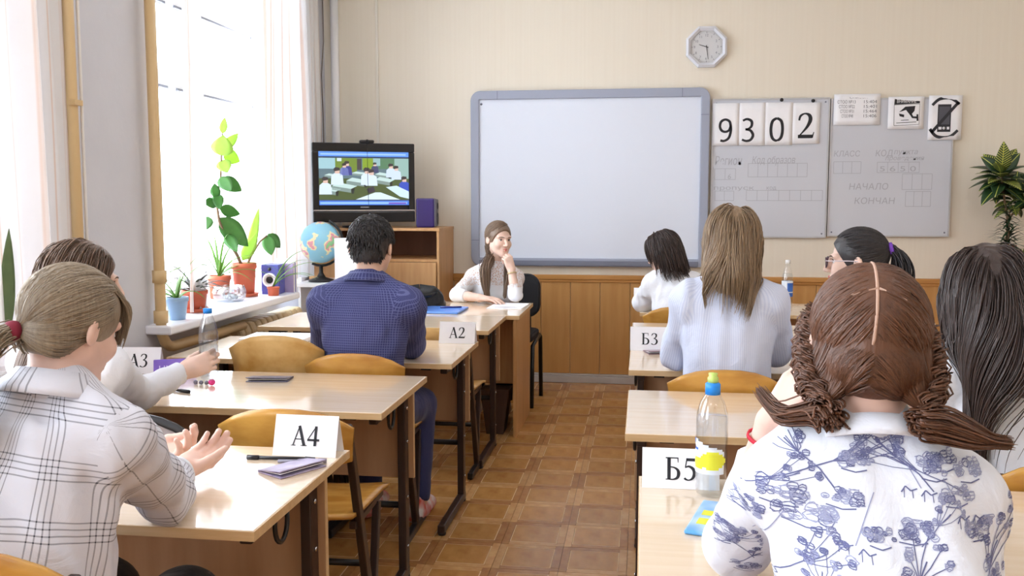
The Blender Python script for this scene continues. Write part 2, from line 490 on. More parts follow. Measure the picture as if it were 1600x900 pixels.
# the cut row along the far wall
for i in range(ia0-2, int((RIGHT-X0)/T)):
    yy = Y0+ja1*T
    rest.box((X0+i*T+0.001, yy+0.001, -0.004), (X0+(i+1)*T-0.001, WALL, 0), 1 + (i % 2))
r_ = rest.build('parquet_tiles', FMATS, floor); r_['kind'] = 'stuff'

# added ceiling lamps (unseen, overhead) for soft even fill: housing and glowing diffuser
FILL_LAMPM = mat('fill_lamp_diffuser', (252, 252, 255), 0.6, emit=FILL_STRENGTH)
def added_fill_lamp(x, y, label):
    r = empty('added_fill_lamp', (x, y, CEIL), 0, label, 'fill lamp', 'added fill lamps')
    h = MB(); h.box((-0.62, -0.15, -0.06), (0.62, 0.15, -0.001)); h.build('housing', WHITE_PAINT, r, bevel=0.01)
    d = MB(); d.box((-0.6, -0.13, -0.075), (0.6, 0.13, -0.062)); d.build('diffuser', FILL_LAMPM, r, bevel=0.004)
    return r
for lx, nx in ((-0.9, 'window side'), (2.0, 'wall side')):
    for ly, ny in ((-0.9, 'at the rear'), (1.9, 'over the middle desks'), (4.7, 'near the board wall')):
        added_fill_lamp(lx, ly, 'added white fill lamp on the %s %s' % (nx, ny))

# pipes of the heating and the conduits
PIPEM = mat('beige_pipe_paint', (214, 184, 136), 0.4, bump=(30, (1,1,1), 0.06, 0.01))
p = MB(); p.tube([(-2.13, 3.27, 0.0), (-2.13, 3.27, 3.2)], 0.022, 12); r = p.build('heating_pipe', PIPEM)
tag(r, 'beige vertical heating riser on the grey pier beside the near curtain', 'pipe')
for z in (0.75, 1.7):
    q = MB(); q.box((-2.169, 3.245, z), (-2.10, 3.295, z+0.02)); q.build('pipe_clamp', PIPEM, r)
p = MB()
c0 = [(-2.12, 3.845, 3.2), (-2.12, 3.845, 0.78)]
bend = [(-2.12, 3.845 + 0.10*(1-math.cos(a)), 0.78-0.10*math.sin(a)) for a in [math.radians(d) for d in (20, 45, 70, 90)]]
p.tube(c0 + bend + [(-2.12, 4.4, 0.675), (-2.13, 4.72, 0.67)], 0.024, 12); r = p.build('heating_pipe', PIPEM)
tag(r, 'beige heating pipe bending from the window reveal to the radiator', 'pipe')
for z in (0.98, 0.80):
    q = MB(); q.lathe([(0.0, 0), (0.031, 0), (0.031, 0.055), (0.0, 0.055)], 14, (-2.12, 3.845, z)); q.build('coupling', PIPEM, r)
CABLEM = mat('white_cable', (232, 230, 228), 0.5)
p = MB(); p.tube([(-2.125, 3.31, 3.2), (-2.115, 3.312, 2.3), (-2.12, 3.318, 1.8), (-2.118, 3.312, 1.3), (-2.125, 3.318, 0.9)], 0.006, 6)
tag(p.build('cable', CABLEM), 'thin white cable running down beside the beige riser', 'cable')
p = MB(); p.tube([(-2.27, WALL-0.03, 3.2), (-2.27, WALL-0.03, 0.0)], 0.03, 12)
tag(p.build('corner_pipe', WHITE_PAINT), 'white painted pipe standing in the room corner', 'pipe')
p = MB(); p.tube([(-2.335, WALL-0.1, 3.2), (-2.33, WALL-0.1, 2.5), (-2.34, WALL-0.13, 2.25), (-2.335, WALL-0.12, 1.9), (-2.34, WALL-0.12, 1.2)], 0.005, 6)
tag(p.build('cable', mat('grey_cable', (120, 110, 105), 0.5)), 'thin dark cable hanging loosely in the corner beside the white pipe', 'cable')
p = MB(); p.box((-1.965, WALL-0.012, 1.1), (-1.945, WALL, 3.2))
tag(p.build('cable_duct', mat('cream_duct', (226, 220, 208), 0.5), bevel=0.002), 'narrow cream cable duct on the wall above the television', 'cable duct')

# radiator under the far window
RADM = mat('cream_radiator_paint', (222, 200, 160), 0.38, bump=(30, (1,1,1), 0.06, 0.01))
rad = empty('radiator', (-2.22, 4.72, 0), 0, 'cream cast iron ribbed radiator under the window sill', 'radiator')
sec = MB()
prof = [(-0.05, 0.12), (0.055, 0.12), (0.075, 0.16), (0.075, 0.62), (0.055, 0.665), (-0.05, 0.665), (-0.07, 0.62), (-0.07, 0.16)]
sec.poly_prism([(x, 0.006, z) for x, z in prof], (0, 0.068, 0))
s0 = sec.build('section', RADM, rad, bevel=0.018)
for k in range(1, 12):
    c = s0.copy(); COL.objects.link(c); c.parent = rad; c.location.y = 0.08*k
for zz in (0.6, 0.18):
    rp = MB(); rp.tube([(0, -0.02, zz), (0, 0.98, zz)], 0.025, 10); rp.build('header', RADM, rad)
for yy in (0.12, 0.84):
    rf = MB(); rf.box((-0.06, yy, 0), (0.06, yy+0.05, 0.13)); rf.build('foot', RADM, rad)

# curtains: sheer cloth hanging in folds
def sheer(name, c, alpha, peach, tl_f=0.12):
    m, nt, b = nodes_of(name)
    b.inputs['Base Color'].default_value = lin(c); b.inputs['Roughness'].default_value = 0.8
    tc = nt.nodes.new('ShaderNodeTexCoord')
    mp = nt.nodes.new('ShaderNodeMapping'); mp.inputs['Scale'].default_value = (0.1, 17, 0.02)
    nz = nt.nodes.new('ShaderNodeTexNoise'); nz.inputs['Scale'].default_value = 2.6; nz.inputs['Detail'].default_value = 1
    nt.links.new(tc.outputs['Object'], mp.inputs[0]); nt.links.new(mp.outputs[0], nz.inputs['Vector'])
    rp = nt.nodes.new('ShaderNodeValToRGB'); rp.color_ramp.elements[0].position = 0.54; rp.color_ramp.elements[1].position = 0.62
    rp.color_ramp.elements[0].color = lin(c); rp.color_ramp.elements[1].color = lin(peach)
    nt.links.new(nz.outputs['Fac'], rp.inputs[0])
    tl = nt.nodes.new('ShaderNodeBsdfTranslucent'); df = nt.nodes.new('ShaderNodeBsdfDiffuse'); tp = nt.nodes.new('ShaderNodeBsdfTransparent')
    nt.links.new(rp.outputs[0], tl.inputs[0]); nt.links.new(rp.outputs[0], df.inputs[0])
    m1 = nt.nodes.new('ShaderNodeMixShader'); m1.inputs[0].default_value = tl_f
    m2 = nt.nodes.new('ShaderNodeMixShader'); m2.inputs[0].default_value = alpha
    nt.links.new(df.outputs[0], m1.inputs[1]); nt.links.new(tl.outputs[0], m1.inputs[2])
    nt.links.new(tp.outputs[0], m2.inputs[1]); nt.links.new(m1.outputs[0], m2.inputs[2])
    nt.links.new(m2.outputs[0], nt.nodes['Material Output'].inputs['Surface'])
    return m
SHEER = sheer('sheer_curtain_voile', (240, 240, 242), 0.80, (232, 212, 200))
SHEER2 = sheer('peach_curtain_voile', (242, 240, 240), 0.86, (234, 214, 202))
def curtain(y0, y1, x, z0, z1, waves, amp, m, label, taper=0.0):
    n = waves*10; rows = 14
    vs = []; fs = []
    for j in range(rows+1):
        t = j/rows; z = z1 + (z0-z1)*t
        for i in range(n+1):
            u = i/n
            w = 1 - taper*t
            y = y0 + (y1-y0)*(0.5 + (u-0.5)*w)
            ph = u*waves*2*math.pi
            xx = x + amp*math.sin(ph + 0.5*math.sin(3*t + u*9)) * (0.7 + 0.4*math.sin(u*17+1)) + 0.01*math.sin(4*t+u*6)
            vs.append((xx, y + 0.012*math.sin(ph*0.5+t*2), z))
    for j in range(rows):
        for i in range(n):
            a = j*(n+1)+i
            fs.append((a, a+1, a+n+2, a+n+1))
    s = MB(); s.add(vs, fs, 0, True); o = s.build('curtain', m)
    md = o.modifiers.new('thickness', 'SOLIDIFY'); md.thickness = 0.0012
    tag(o, label, 'curtain', 'window curtains'); return o
curtain(5.34, 6.36, -2.30, 0.82, 2.98, 9, 0.04, SHEER, 'white sheer curtain drawn aside behind the television and globe')
curtain(4.21, 4.40, -2.17, 0.80, 2.98, 2, 0.022, SHEER, 'narrow bunched curtain strip hanging to the sill beside the terracotta pot')
curtain(6.30, 6.50, -2.31, 0.5, 2.98, 2, 0.02, SHEER2, 'peach curtain edge hanging at the room corner behind the television')
curtain(2.35, 3.22, -2.13, 0.30, 2.98, 8, 0.035, SHEER2, 'peach and white sheer curtain at the left edge behind the brown-haired girl')
rod = MB(); rod.tube([(-2.2, 0.9, 3.0), (-2.2, 6.6, 3.0)], 0.012, 10)
tag(rod.build('curtain_rod', WHITE_PAINT), 'long white curtain rod above the windows', 'curtain rod')
# ================================================================== furniture
def build_desk():
    root = empty('school_desk', (0, 0, 0))
    t = MB(); t.box((-0.6, -0.3, 0.678), (0.6, 0.3, 0.70)); 
    top = t.build('desktop', [BEECH_TOP], root, bevel=0.003)
    e = MB()
    e.box((-0.6015, -0.3015, 0.6785), (0.6015, -0.2995, 0.6985)); e.box((-0.6015, 0.2995, 0.6785), (0.6015, 0.3015, 0.6985))
    e.box((-0.6015, -0.2995, 0.6785), (-0.5995, 0.2995, 0.6985)); e.box((0.5995, -0.2995, 0.6785), (0.6015, 0.2995, 0.6985))
    e.build('edge_band', BEECH_EDGE, top)
    p = MB(); p.box((-0.575, 0.150, 0.36), (0.585, 0.168, 0.676)); pan = p.build('modesty_panel', BEECH_PANEL, root, bevel=0.002)
    for a, b in ((0.585, 0.5865), (-0.5765, -0.575)):
        pe = MB(); pe.box((a, 0.150, 0.36), (b, 0.168, 0.676)); pe.build('panel_edge', BEECH_EDGE, pan)
    for s in (-1, 1):
        x = s*0.555
        l = MB()
        l.bar((x, 0.122, 0.02), (x, 0.122, 0.66), 0.028, 0.05, up=(0, 1, 0))
        l.bar((x, -0.31, 0.025), (x, 0.148, 0.025), 0.03, 0.035)
        l.bar((x, -0.24, 0.662), (x, 0.2, 0.662), 0.028, 0.03)
        leg = l.build('leg', METAL_BROWN, root, bevel=0.004)
        for z in (0.12, 0.30, 0.50, 0.62):
            b = MB(); b.lathe([(0.0, 0), (0.007, 0), (0.006, 0.004), (0.0, 0.005)], 8, (x + s*0.014, 0.122, z), axis=(s, 0, 0)); b.build('bolt', CHROME, leg)
        for yy in (-0.295, 0.135):
            f = MB(); f.lathe([(0.016, 0), (0.018, 0.01), (0.012, 0.014)], 10, (x, yy, 0.0)); f.build('glide', BLACK_PL, leg)
        h = MB()
        pts = [(x + s*0.02, -0.10 - 0.035*math.cos(a), 0.645 - 0.042*math.sin(a)) for a in [math.radians(d) for d in range(-20, 201, 20)]]
        h.tube([(x + s*0.02, -0.135, 0.672)] + pts, 0.0055, 8); h.build('hook', METAL_BLACK, root)
        k = MB(); k.box((x-0.09 if s > 0 else x+0.05, -0.255, 0.664), (x-0.05 if s > 0 else x+0.09, -0.235, 0.678)); k.build('bracket', BLACK_PL, root)
    c = MB(); c.tube([(-0.55, 0.122, 0.27), (0.55, 0.122, 0.27)], 0.012, 10); c.build('stretcher', METAL_BLACK, root)
    return root

DESKS = [(-1.353, 4.80, 'beech school desk with the blue folder behind it, farthest of the window row'),
         (-1.343, 3.858, 'beech school desk of the boy in the navy jacket, carrying card A2'),
         (-1.382, 2.997, 'beech school desk with card A3 and a held water bottle'),
         (-1.350, 1.983, 'beech school desk of the plaid-shirt girl, carrying card A4'),
         (0.590, 5.65, 'beech school desk nearest the wainscot in the row under the whiteboards'),
         (0.555, 4.61, 'beech school desk second from the wainscot, without a card'),
         (0.555, 3.83, 'beech school desk of the girl in the pale blue shirt, card B3'),
         (0.560, 2.855, 'bare beech school desk behind the pale blue shirt girl'),
         (0.600, 1.86, 'beech school desk with card B5 and the yellow-labelled bottle')]
desk0 = build_desk()
for i, (x, y, lab) in enumerate(DESKS):
    d = desk0 if i == 0 else copy_tree(desk0)
    d.location = (x, y, 0)
    tag(d, lab, 'desk', 'school desks in two rows')

def build_chair(ply):
    root = empty('school_chair', (0, 0, 0))
    n = 9
    # seat: plywood shell dipped in the middle, front edge rolled down
    def shell(rows, th):
        s = MB(); vs = []; fs = []
        for side in (0, 1):
            for r in rows:
                for p in r(side): vs.append(p)
        R = len(rows); C = len(rows[0](0))
        for i in range(R-1):
            for j in range(C-1):
                a = i*C+j
                fs.append((a, a+1, a+C+1, a+C)); b = R*C + a
                fs.append((b, b+C, b+C+1, b+1))
        for j in range(C-1):
            fs.append((j, R*C+j, R*C+j+1, j+1)); a = (R-1)*C+j
            fs.append((a, a+1, R*C+a+1, R*C+a))
        for i in range(R-1):
            a = i*C; fs.append((a, a+C, R*C+a+C, R*C+a)); a = i*C+C-1
            fs.append((a, R*C+a, R*C+a+C, a+C))
        s.add(vs, fs, 0, True); return s
    def seat_row(v):
        def f(side):
            y = -0.18 + 0.38*v
            hw = 0.19 - 0.02*(1-v) - (0.03 if v > 0.97 else 0)
            out = []
            for i in range(n):
                u = -1 + 2*i/(n-1)
                z = 0.425 + 0.008*u*u - 0.012*max(0, v-0.8)/0.2 + 0.008*max(0, 0.2-v)/0.2
                out.append((u*hw, y, z + (0.012 if side == 0 else 0)))
            return out
        return f
    sm = shell([seat_row(v) for v in (0, .1, .2, .5, .8, .9, .97, 1.0)], 0.012)
    st = sm.build('seat', ply, root)
    def back_row(v):
        def f(side):
            z = 0.60 + 0.175*v
            out = []
            for i in range(n):
                u = -1 + 2*i/(n-1)
                hw = 0.195 - 0.012*(1-v)
                zz = z - (0.055*abs(u)**2.6)*max(0, (v-0.3)/0.7) + 0.02*abs(u)**3*(1-v)
                y = -0.232 - 0.022*v + 0.028*u*u
                out.append((u*hw, y - (0.011 if side else 0), zz))
            return out
        return f
    shell([back_row(v) for v in (0, .12, .3, .5, .7, .88, 1.0)], 0.011).build('backrest', ply, root)
    for s in (-1, 1):
        x = s*0.172
        l = MB()
        l.bar((x, 0.02, 0.035), (x, -0.215, 0.72), 0.024, 0.046, up=(0, 1, 0.3), w2=0.02, h2=0.032)
        leg = l.build('back_post', METAL_BROWN, root, bevel=0.004)
        k = MB(); k.bar((x, -0.17, 0.02), (x, 0.17, 0.02), 0.026, 0.032)
        k.build('skid', METAL_BLACK, root, bevel=0.004)
        r = MB(); r.bar((x*0.93, -0.14, 0.408), (x*0.93, 0.18, 0.408), 0.022, 0.022); r.bar((x, 0.005, 0.03), (x*0.97, 0.11, 0.40), 0.022, 0.03, up=(0, 1, 0))
        r.build('front_leg', METAL_BROWN, root, bevel=0.003)
        for z in (0.64, 0.70):
            b = MB(); b.lathe([(0, 0), (0.008, 0), (0.006, 0.004), (0, 0.005)], 8, (x*0.98, -0.222 - 0.02*(z-0.6)/0.175 + 0.026, z), axis=(0, 1, 0)); b.build('rivet', CHROME, root)
    for xx, yy, zz in ((0.17, 0.0, 0.24), (0.165, 0.13, 0.40)):
        c = MB(); c.tube([(-xx, yy, zz), (xx, yy, zz)], 0.011, 8); c.build('stretcher', METAL_BLACK, root)
    return root
chairA = build_chair(PLY)
chairB = build_chair(PLY_WORN)
CHAIRS = [(chairA, -1.075, 3.575, 0.02, 1.0, 'yellow plywood school chair under the boy in the navy jacket'),
          (chairB, -1.39, 3.62, -0.03, 1.07, 'worn empty plywood chair beside the boy, back scratched pale'),
          (chairA, -0.985, 2.655, 0.03, 1.0, 'empty plywood chair pushed under the desk behind card A4'),
          (chairA, -1.02, 1.435, 0.05, 1.09, 'yellow plywood chair of the plaid-shirt girl in the bottom corner'),
          (chairB, -0.98, 4.46, 0.0, 0.97, 'empty chair with brown legs at the front desk behind card A2'),
          (chairA, 0.285, 3.425, 0.0, 1.0, 'plywood chair under the girl in the pale blue shirt'),
          (chairA, 0.80, 3.43, 0.0, 1.0, 'plywood chair under the girl wearing glasses'),
          (chairA, 0.985, 2.42, 0.03, 1.0, 'yellow plywood chair under the dark long-haired girl at the edge'),
          (chairA, 0.345, 1.30, 0.0, 1.0, 'plywood chair under the girl in the printed blouse'),
          (chairA, 0.20, 5.28, 0.0, 1.0, 'plywood chair under the dark-haired girl at the front')]
seen = set()
for src, x, y, rz, sc, lab in CHAIRS:
    c = copy_tree(src) if src.name in seen else src
    seen.add(src.name)
    c.location = (x, y, 0); c.rotation_euler = (0, 0, rz); c.scale = (1, 1, sc)
    tag(c, lab, 'chair', 'plywood school chairs')

# chair with a bent black tube and grey backrest
gc = empty('padded_chair', (-1.40, 2.53, 0), 0, 'grey padded chair with black bent tube behind the cupped hands', 'chair')
GREYF = mat('grey_chair_fabric', (172, 160, 158), 0.9, bump=(300, (1,1,1), 0.2, 0.002))
f = MB()
pts = [(-0.2, -0.12, 0.40), (-0.21, -0.19, 0.55)] + [(-0.21*math.cos(a), -0.205, 0.66 + 0.10*math.sin(a)) for a in [math.radians(d) for d in range(0, 181, 15)]] + [(0.21, -0.19, 0.55), (0.2, -0.12, 0.40)]
f.tube(pts, 0.012, 10); f.build('back_tube', METAL_BLACK, gc)
f = MB()
poly = [(-0.2, -0.2, 0.52)] + [(-0.2*math.cos(a), -0.2, 0.655 + 0.095*math.sin(a)) for a in [math.radians(d) for d in range(0, 181, 15)]] + [(0.2, -0.2, 0.52)]
f.poly_prism(poly, (0, 0.03, 0)); f.build('backrest', GREYF, gc, bevel=0.008)
f = MB(); f.box((-0.2, -0.2, 0.40), (0.2, 0.2, 0.45)); f.build('seat', GREYF, gc, bevel=0.02)
for sx in (-1, 1):
    for sy in (-1, 1):
        f = MB(); f.tube([(sx*0.17, sy*0.16, 0.40), (sx*0.2, sy*0.2, 0.0)], 0.012, 8); f.build('leg', METAL_BLACK, gc)

# teacher's desk
td = empty('teacher_desk', (-1.29, 5.43, 0), 0, 'wide beech teacher desk with panel sides in front of the seated woman', 'desk')
t = MB(); t.box((-0.62, -0.322, 0.676), (0.61, 0.34, 0.70)); t.build('desktop', BEECH_TOP, td, bevel=0.003)
e = MB(); e.box((-0.6215, -0.324, 0.677), (0.612, -0.322, 0.699)); e.box((0.61, -0.322, 0.677), (0.612, 0.34, 0.699)); e.build('edge_band', BEECH_EDGE, td)
for x in (-0.6, 0.575):
    t = MB(); t.box((x, -0.31, 0), (x+0.02, 0.32, 0.676)); t.build('side_panel', BEECH_CAB, td, bevel=0.002)
t = MB(); t.box((-0.58, -0.16, 0.28), (0.575, -0.142, 0.676)); t.build('modesty_panel', BEECH_CAB, td, bevel=0.002)
t = MB(); t.box((-0.58, -0.31, 0.56), (-0.14, -0.295, 0.676)); t.build('drawer_front', BEECH_CAB, td, bevel=0.002)

# teacher's black office chair
oc = empty('office_chair', (-0.925, 6.08, 0), math.pi - 0.05, 'black padded office chair behind the teacher desk', 'chair')
BLKF = mat('black_chair_fabric', (34, 34, 38), 0.85, bump=(350, (1,1,1), 0.25, 0.002))
def rounded_pad(w, h, rr, n=6):
    pts = []
    for cx, cz, a0 in ((w/2-rr, h/2-rr, 0), (-w/2+rr, h/2-rr, 90), (-w/2+rr, -h/2+rr, 180), (w/2-rr, -h/2+rr, 270)):
        for k in range(n+1):
            a = math.radians(a0 + 90*k/n); pts.append((cx + rr*math.cos(a), cz + rr*math.sin(a)))
    return pts
b = MB(); b.poly_prism([(x, -0.225 + 0.5*x*x, 0.69 + z) for x, z in rounded_pad(0.45, 0.30, 0.09)], (0, -0.045, 0)); b.build('backrest', BLKF, oc, bevel=0.012)
b = MB(); b.poly_prism([(x, z, 0.42) for x, z in rounded_pad(0.46, 0.42, 0.08)], (0, 0, 0.055)); b.build('seat', BLKF, oc, bevel=0.015)
for s in (-1, 1):
    b = MB()
    b.tube([(s*0.235, -0.20, 0.0), (s*0.235, -0.165, 0.42), (s*0.235, -0.12, 0.435)], 0.014, 10); b.build('leg', METAL_BLACK, oc)
    b = MB(); b.tube([(s*0.235, 0.19, 0.0), (s*0.235, 0.15, 0.40), (s*0.235, -0.12, 0.435)], 0.014, 10); b.build('leg', METAL_BLACK, oc)
    b = MB(); b.bar((s*0.14, -0.16, 0.41), (s*0.14, -0.265, 0.45), 0.03, 0.012); b.bar((s*0.14, -0.262, 0.44), (s*0.14, -0.255, 0.66), 0.03, 0.012, up=(0, 1, 0)); b.build('back_bracket', METAL_BLACK, oc)

# cabinet under the television
cb = empty('cabinet', (-1.86, 6.515, 0), 0, 'beech cabinet with open niche and two arched door handles', 'cabinet')
W2, D2, HC = 0.47, 0.245, 1.15
DARKIN = wood('niche_shade_brown', (120, 82, 58), (106, 70, 48), 0.6, (6, 6, 1), 2)  # shade inside the niche is put into this dark back colour
c = MB(); c.box((-W2, -D2, 0), (-W2+0.018, D2, HC-0.02)); c.box((W2-0.018, -D2, 0), (W2, D2, HC-0.02)); c.box((-W2, -D2-0.005, HC-0.02), (W2+0.004, D2, HC))
c.box((-W2+0.018, -D2+0.004, 0.915), (W2-0.018, D2, 0.933)); c.box((-W2+0.018, -D2+0.03, 0.0), (W2-0.018, -D2+0.045, 0.07)); c.build('carcass', BEECH_CAB, cb, bevel=0.0015)
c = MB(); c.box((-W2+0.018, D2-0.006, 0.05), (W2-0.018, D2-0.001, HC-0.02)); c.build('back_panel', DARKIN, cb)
for x0, x1, hx in ((-W2+0.02, -0.002, -0.05), (0.002, W2-0.02, 0.05)):
    c = MB(); c.box((x0, -D2-0.016, 0.075), (x1, -D2+0.001, 0.913)); dr = c.build('door', BEECH_CAB, cb, bevel=0.002)
    h = MB(); h.tube([(hx, -D2-0.016 - 0.035*math.sin(math.radians(a)), 0.79 - 0.065*math.cos(math.radians(a))) for a in range(0, 181, 15)], 0.006, 8); h.build('handle', CHROME, dr)

# small white stand at the corner window, carries globe and box
st = empty('side_stand', (-2.02, 6.02, 0), 0, 'low white stand between window and cabinet under the globe', 'stand')
c = MB(); c.box((-0.24, -0.22, 0.775), (0.26, 0.24, 0.80)); c.build('top', WHITE_PAINT, st, bevel=0.003)
for x in (-0.22, 0.225):
    c = MB(); c.box((x, -0.2, 0), (x+0.018, 0.22, 0.775)); c.build('side_panel', WHITE_PAINT, st, bevel=0.002)
c = MB(); c.box((-0.202, -0.2, 0.4), (0.225, 0.22, 0.418)); c.build('shelf', WHITE_PAINT, st)

# beech cabinet at the right edge under the plants
cr = empty('cabinet', (2.66, 6.5, 0), 0, 'beech cabinet at the far right edge carrying the plants', 'cabinet')
c = MB(); c.box((-0.3, -0.2, 0), (0.42, 0.24, 0.945)); c.build('carcass', BEECH_CAB, cr, bevel=0.002)
c = MB(); c.box((-0.31, -0.22, 0.945), (0.43, 0.245, 0.965)); c.build('top', BEECH_CAB, cr, bevel=0.002)
for x0, x1 in ((-0.295, 0.057), (0.062, 0.415)):
    c = MB(); c.box((x0, -0.217, 0.06), (x1, -0.201, 0.94)); dr = c.build('door', BEECH_CAB, cr, bevel=0.002)
    h = MB(); hx = 0.02 if x0 < 0 else 0.10; h.tube([(hx, -0.217 - 0.03*math.sin(math.radians(a)), 0.6 - 0.06*math.cos(math.radians(a))) for a in range(0, 181, 20)], 0.005, 8); h.build('handle', CHROME, dr)

# ================================================================== boards, clock and papers on the wall
BFRAME = mat('grey_board_frame', (158, 164, 182), 0.35)
BDARK = mat('board_shade_seam_grey', (120, 124, 140), 0.4)
BSURF = mat('white_board_surface', (222, 228, 241), 0.28, spec=0.4)
def rrect(x0, x1, z0, z1, r, n=6):
    p = []
    for cx, cz, a0 in ((x1-r, z1-r, 0), (x0+r, z1-r, 90), (x0+r, z0+r, 180), (x1-r, z0+r, 270)):
        for k in range(n+1):
            a = math.radians(a0 + 90*k/n); p.append((cx+r*math.cos(a), cz+r*math.sin(a)))
    return p
ib = empty('interactive_board', (-0.397, WALL, 0), 0, 'large blank white interactive board with rounded grey frame', 'whiteboard')
out = rrect(-0.852, 0.852, 0.862, 2.128, 0.07); inn = rrect(-0.79, 0.79, 0.922, 2.065, 0.004)
f = MB(); n = len(out); y0, y1 = -0.055, -0.002
vs = [(x, y0, z) for x, z in out] + [(x, y0, z) for x, z in inn] + [(x, y1, z) for x, z in out] + [(x, -0.035, z) for x, z in inn]
fs = []
for i in range(n):
    j = (i+1) % n
    fs += [(i, n+i, n+j, j), (j, 2*n+j, 2*n+i, i), (n+i, 3*n+i, 3*n+j, n+j)]
f.add(vs, fs, 0); f.build('frame', BFRAME, ib, bevel=0.006)
f = MB(); f.box((-0.795, -0.036, 0.918), (0.795, -0.03, 2.07)); f.build('surface', BSURF, ib)
f = MB(); f.box((-0.79, -0.062, 0.868), (0.79, -0.05, 0.905)); f.build('shade_strip', BDARK, ib, bevel=0.004)  # dark shading along the bottom frame, painted as a darker strip
for x, z, hx, hz in ((-0.655, 2.095, 0.002, 0.03), (0.66, 2.095, 0.002, 0.03), (0.82, 1.94, 0.03, 0.002), (-0.82, 1.05, 0.03, 0.002)):
    f = MB(); f.box((x-hx, -0.057, z-hz), (x+hx, -0.054, z+hz)); f.build('frame_seam', BDARK, ib)
f = MB(); f.lathe([(0.009, 0), (0.009, 0.002)], 10, (-0.775, -0.0362, 2.035), axis=(0, -1, 0)); f.build('screw', BDARK, ib)

WBS = mat('whiteboard_enamel', (206, 209, 218), 0.3, spec=0.4, var=((198, 201, 211), 1.2, (1,1,1), 3))
ALU = mat('aluminium_edge', (190, 192, 198), 0.35, metal=0.6)
def on_wall(mb, name, m, parent, y):
    o = mb.build(name, m, parent); o.matrix_local = Matrix(((1,0,0,0),(0,0,-1,y),(0,1,0,0),(0,0,0,1))); return o
def boxes(mb, x0, z0, x1, z1, n, w=0.004):
    mb.ribbon([(x0, z0, w), (x1, z0, w)]); mb.ribbon([(x0, z1, w), (x1, z1, w)])
    for k in range(n+1):
        x = x0 + (x1-x0)*k/n; mb.ribbon([(x, z0, w), (x, z1, w)])
def put_text(mb, s, size, x, z, width=None, shear=0.0, mi=0, thick=0.0):
    vs, fs = text_mesh(s, size, thick, shear)
    if not vs: return
    x0 = min(v[0] for v in vs); x1 = max(v[0] for v in vs)
    k = (width/(x1-x0)) if width else 1.0
    mb.add([((v[0]-x0)*k + x, v[1] + z, 0) for v in vs], fs, mi)
def whiteboard(x0, x1, z0, z1, label):
    r = empty('whiteboard', (0, WALL, 0), 0, label, 'whiteboard', 'hinged whiteboards')
    f = MB(); f.box((x0+0.006, -0.022, z0+0.006), (x1-0.006, -0.002, z1-0.006)); f.build('panel', WBS, r)
    f = MB()
    for lo, hi in (((x0, z0), (x1, z0+0.01)), ((x0, z1-0.01), (x1, z1)), ((x0, z0+0.01), (x0+0.01, z1-0.01)), ((x1-0.01, z0+0.01), (x1, z1-0.01))):
        f.box((lo[0], -0.027, lo[1]), (hi[0], -0.001, hi[1]))
    f.build('edge', ALU, r)
    for cx, cz in ((x0+0.03, z0+0.03), (x1-0.03, z0+0.03), (x0+0.03, z1-0.03), (x1-0.03, z1-0.03)):
        f = MB(); f.lathe([(0.006, 0), (0.006, 0.002)], 8, (cx, -0.022, cz), axis=(0, -1, 0)); f.build('screw', BDARK, r)
    return r
wb1 = whiteboard(0.472, 1.270, 1.078, 2.048, 'whiteboard with the big digits 9302, beside the grey framed board')
wb2 = whiteboard(1.276, 2.085, 1.090, 2.040, 'whiteboard with the camera and telephone signs')
PX = lambda px: 0.469 + (px-1112)*0.00432
PZ = lambda py: 2.05 - (py-155)*0.00447
h = MB()
put_text(h, 'Регион', 0.085, PX(1119), PZ(258), PX(1162)-PX(1119), 0.15)
put_text(h, 'Код образов', 0.07, PX(1178), PZ(256), PX(1246)-PX(1178), 0.2)
boxes(h, PX(1119), PZ(281), PX(1152), PZ(264), 2, 0.003); boxes(h, PX(1172), PZ(277), PX(1265), PZ(256), 6, 0.003)
put_text(h, 'пропуск', 0.04, PX(1118), PZ(297), PX(1182)-PX(1118)); put_text(h, 'код', 0.04, PX(1202), PZ(297))
boxes(h, PX(1120), PZ(314), PX(1150), PZ(299), 2, 0.003); boxes(h, PX(1170), PZ(314), PX(1290), PZ(298), 7, 0.003)
put_text(h, '6', 0.05, PX(1140), PZ(280), None, 0.1)
on_wall(h, 'handwriting', MARKER, wb1, -0.0226)
h = MB()
put_text(h, 'КЛАСС', 0.055, PX(1306), PZ(246), PX(1346)-PX(1306), 0.1); boxes(h, PX(1306), PZ(272), PX(1348), PZ(254), 3, 0.003)
put_text(h, 'КОД', 0.06, PX(1370), PZ(246), PX(1396)-PX(1370), 0.1); put_text(h, 'пункта', 0.05, PX(1398), PZ(243), PX(1434)-PX(1398), 0.2)
put_text(h, 'проведения', 0.04, PX(1385), PZ(252), PX(1444)-PX(1385), 0.2)
boxes(h, PX(1373), PZ(271), PX(1437), PZ(255), 4, 0.003); put_text(h, '5 6 5 0', 0.05, PX(1377), PZ(269), PX(1432)-PX(1377))
put_text(h, 'НАЧАЛО', 0.06, PX(1331), PZ(297), PX(1391)-PX(1331), 0.1); boxes(h, PX(1412), PZ(297), PX(1457), PZ(273), 3, 0.003)
put_text(h, 'КОНЧАН', 0.06, PX(1340), PZ(319), PX(1402)-PX(1340), 0.1); boxes(h, PX(1418), PZ(323), PX(1456), PZ(300), 3, 0.003)
on_wall(h, 'handwriting', MARKER, wb2, -0.0226)

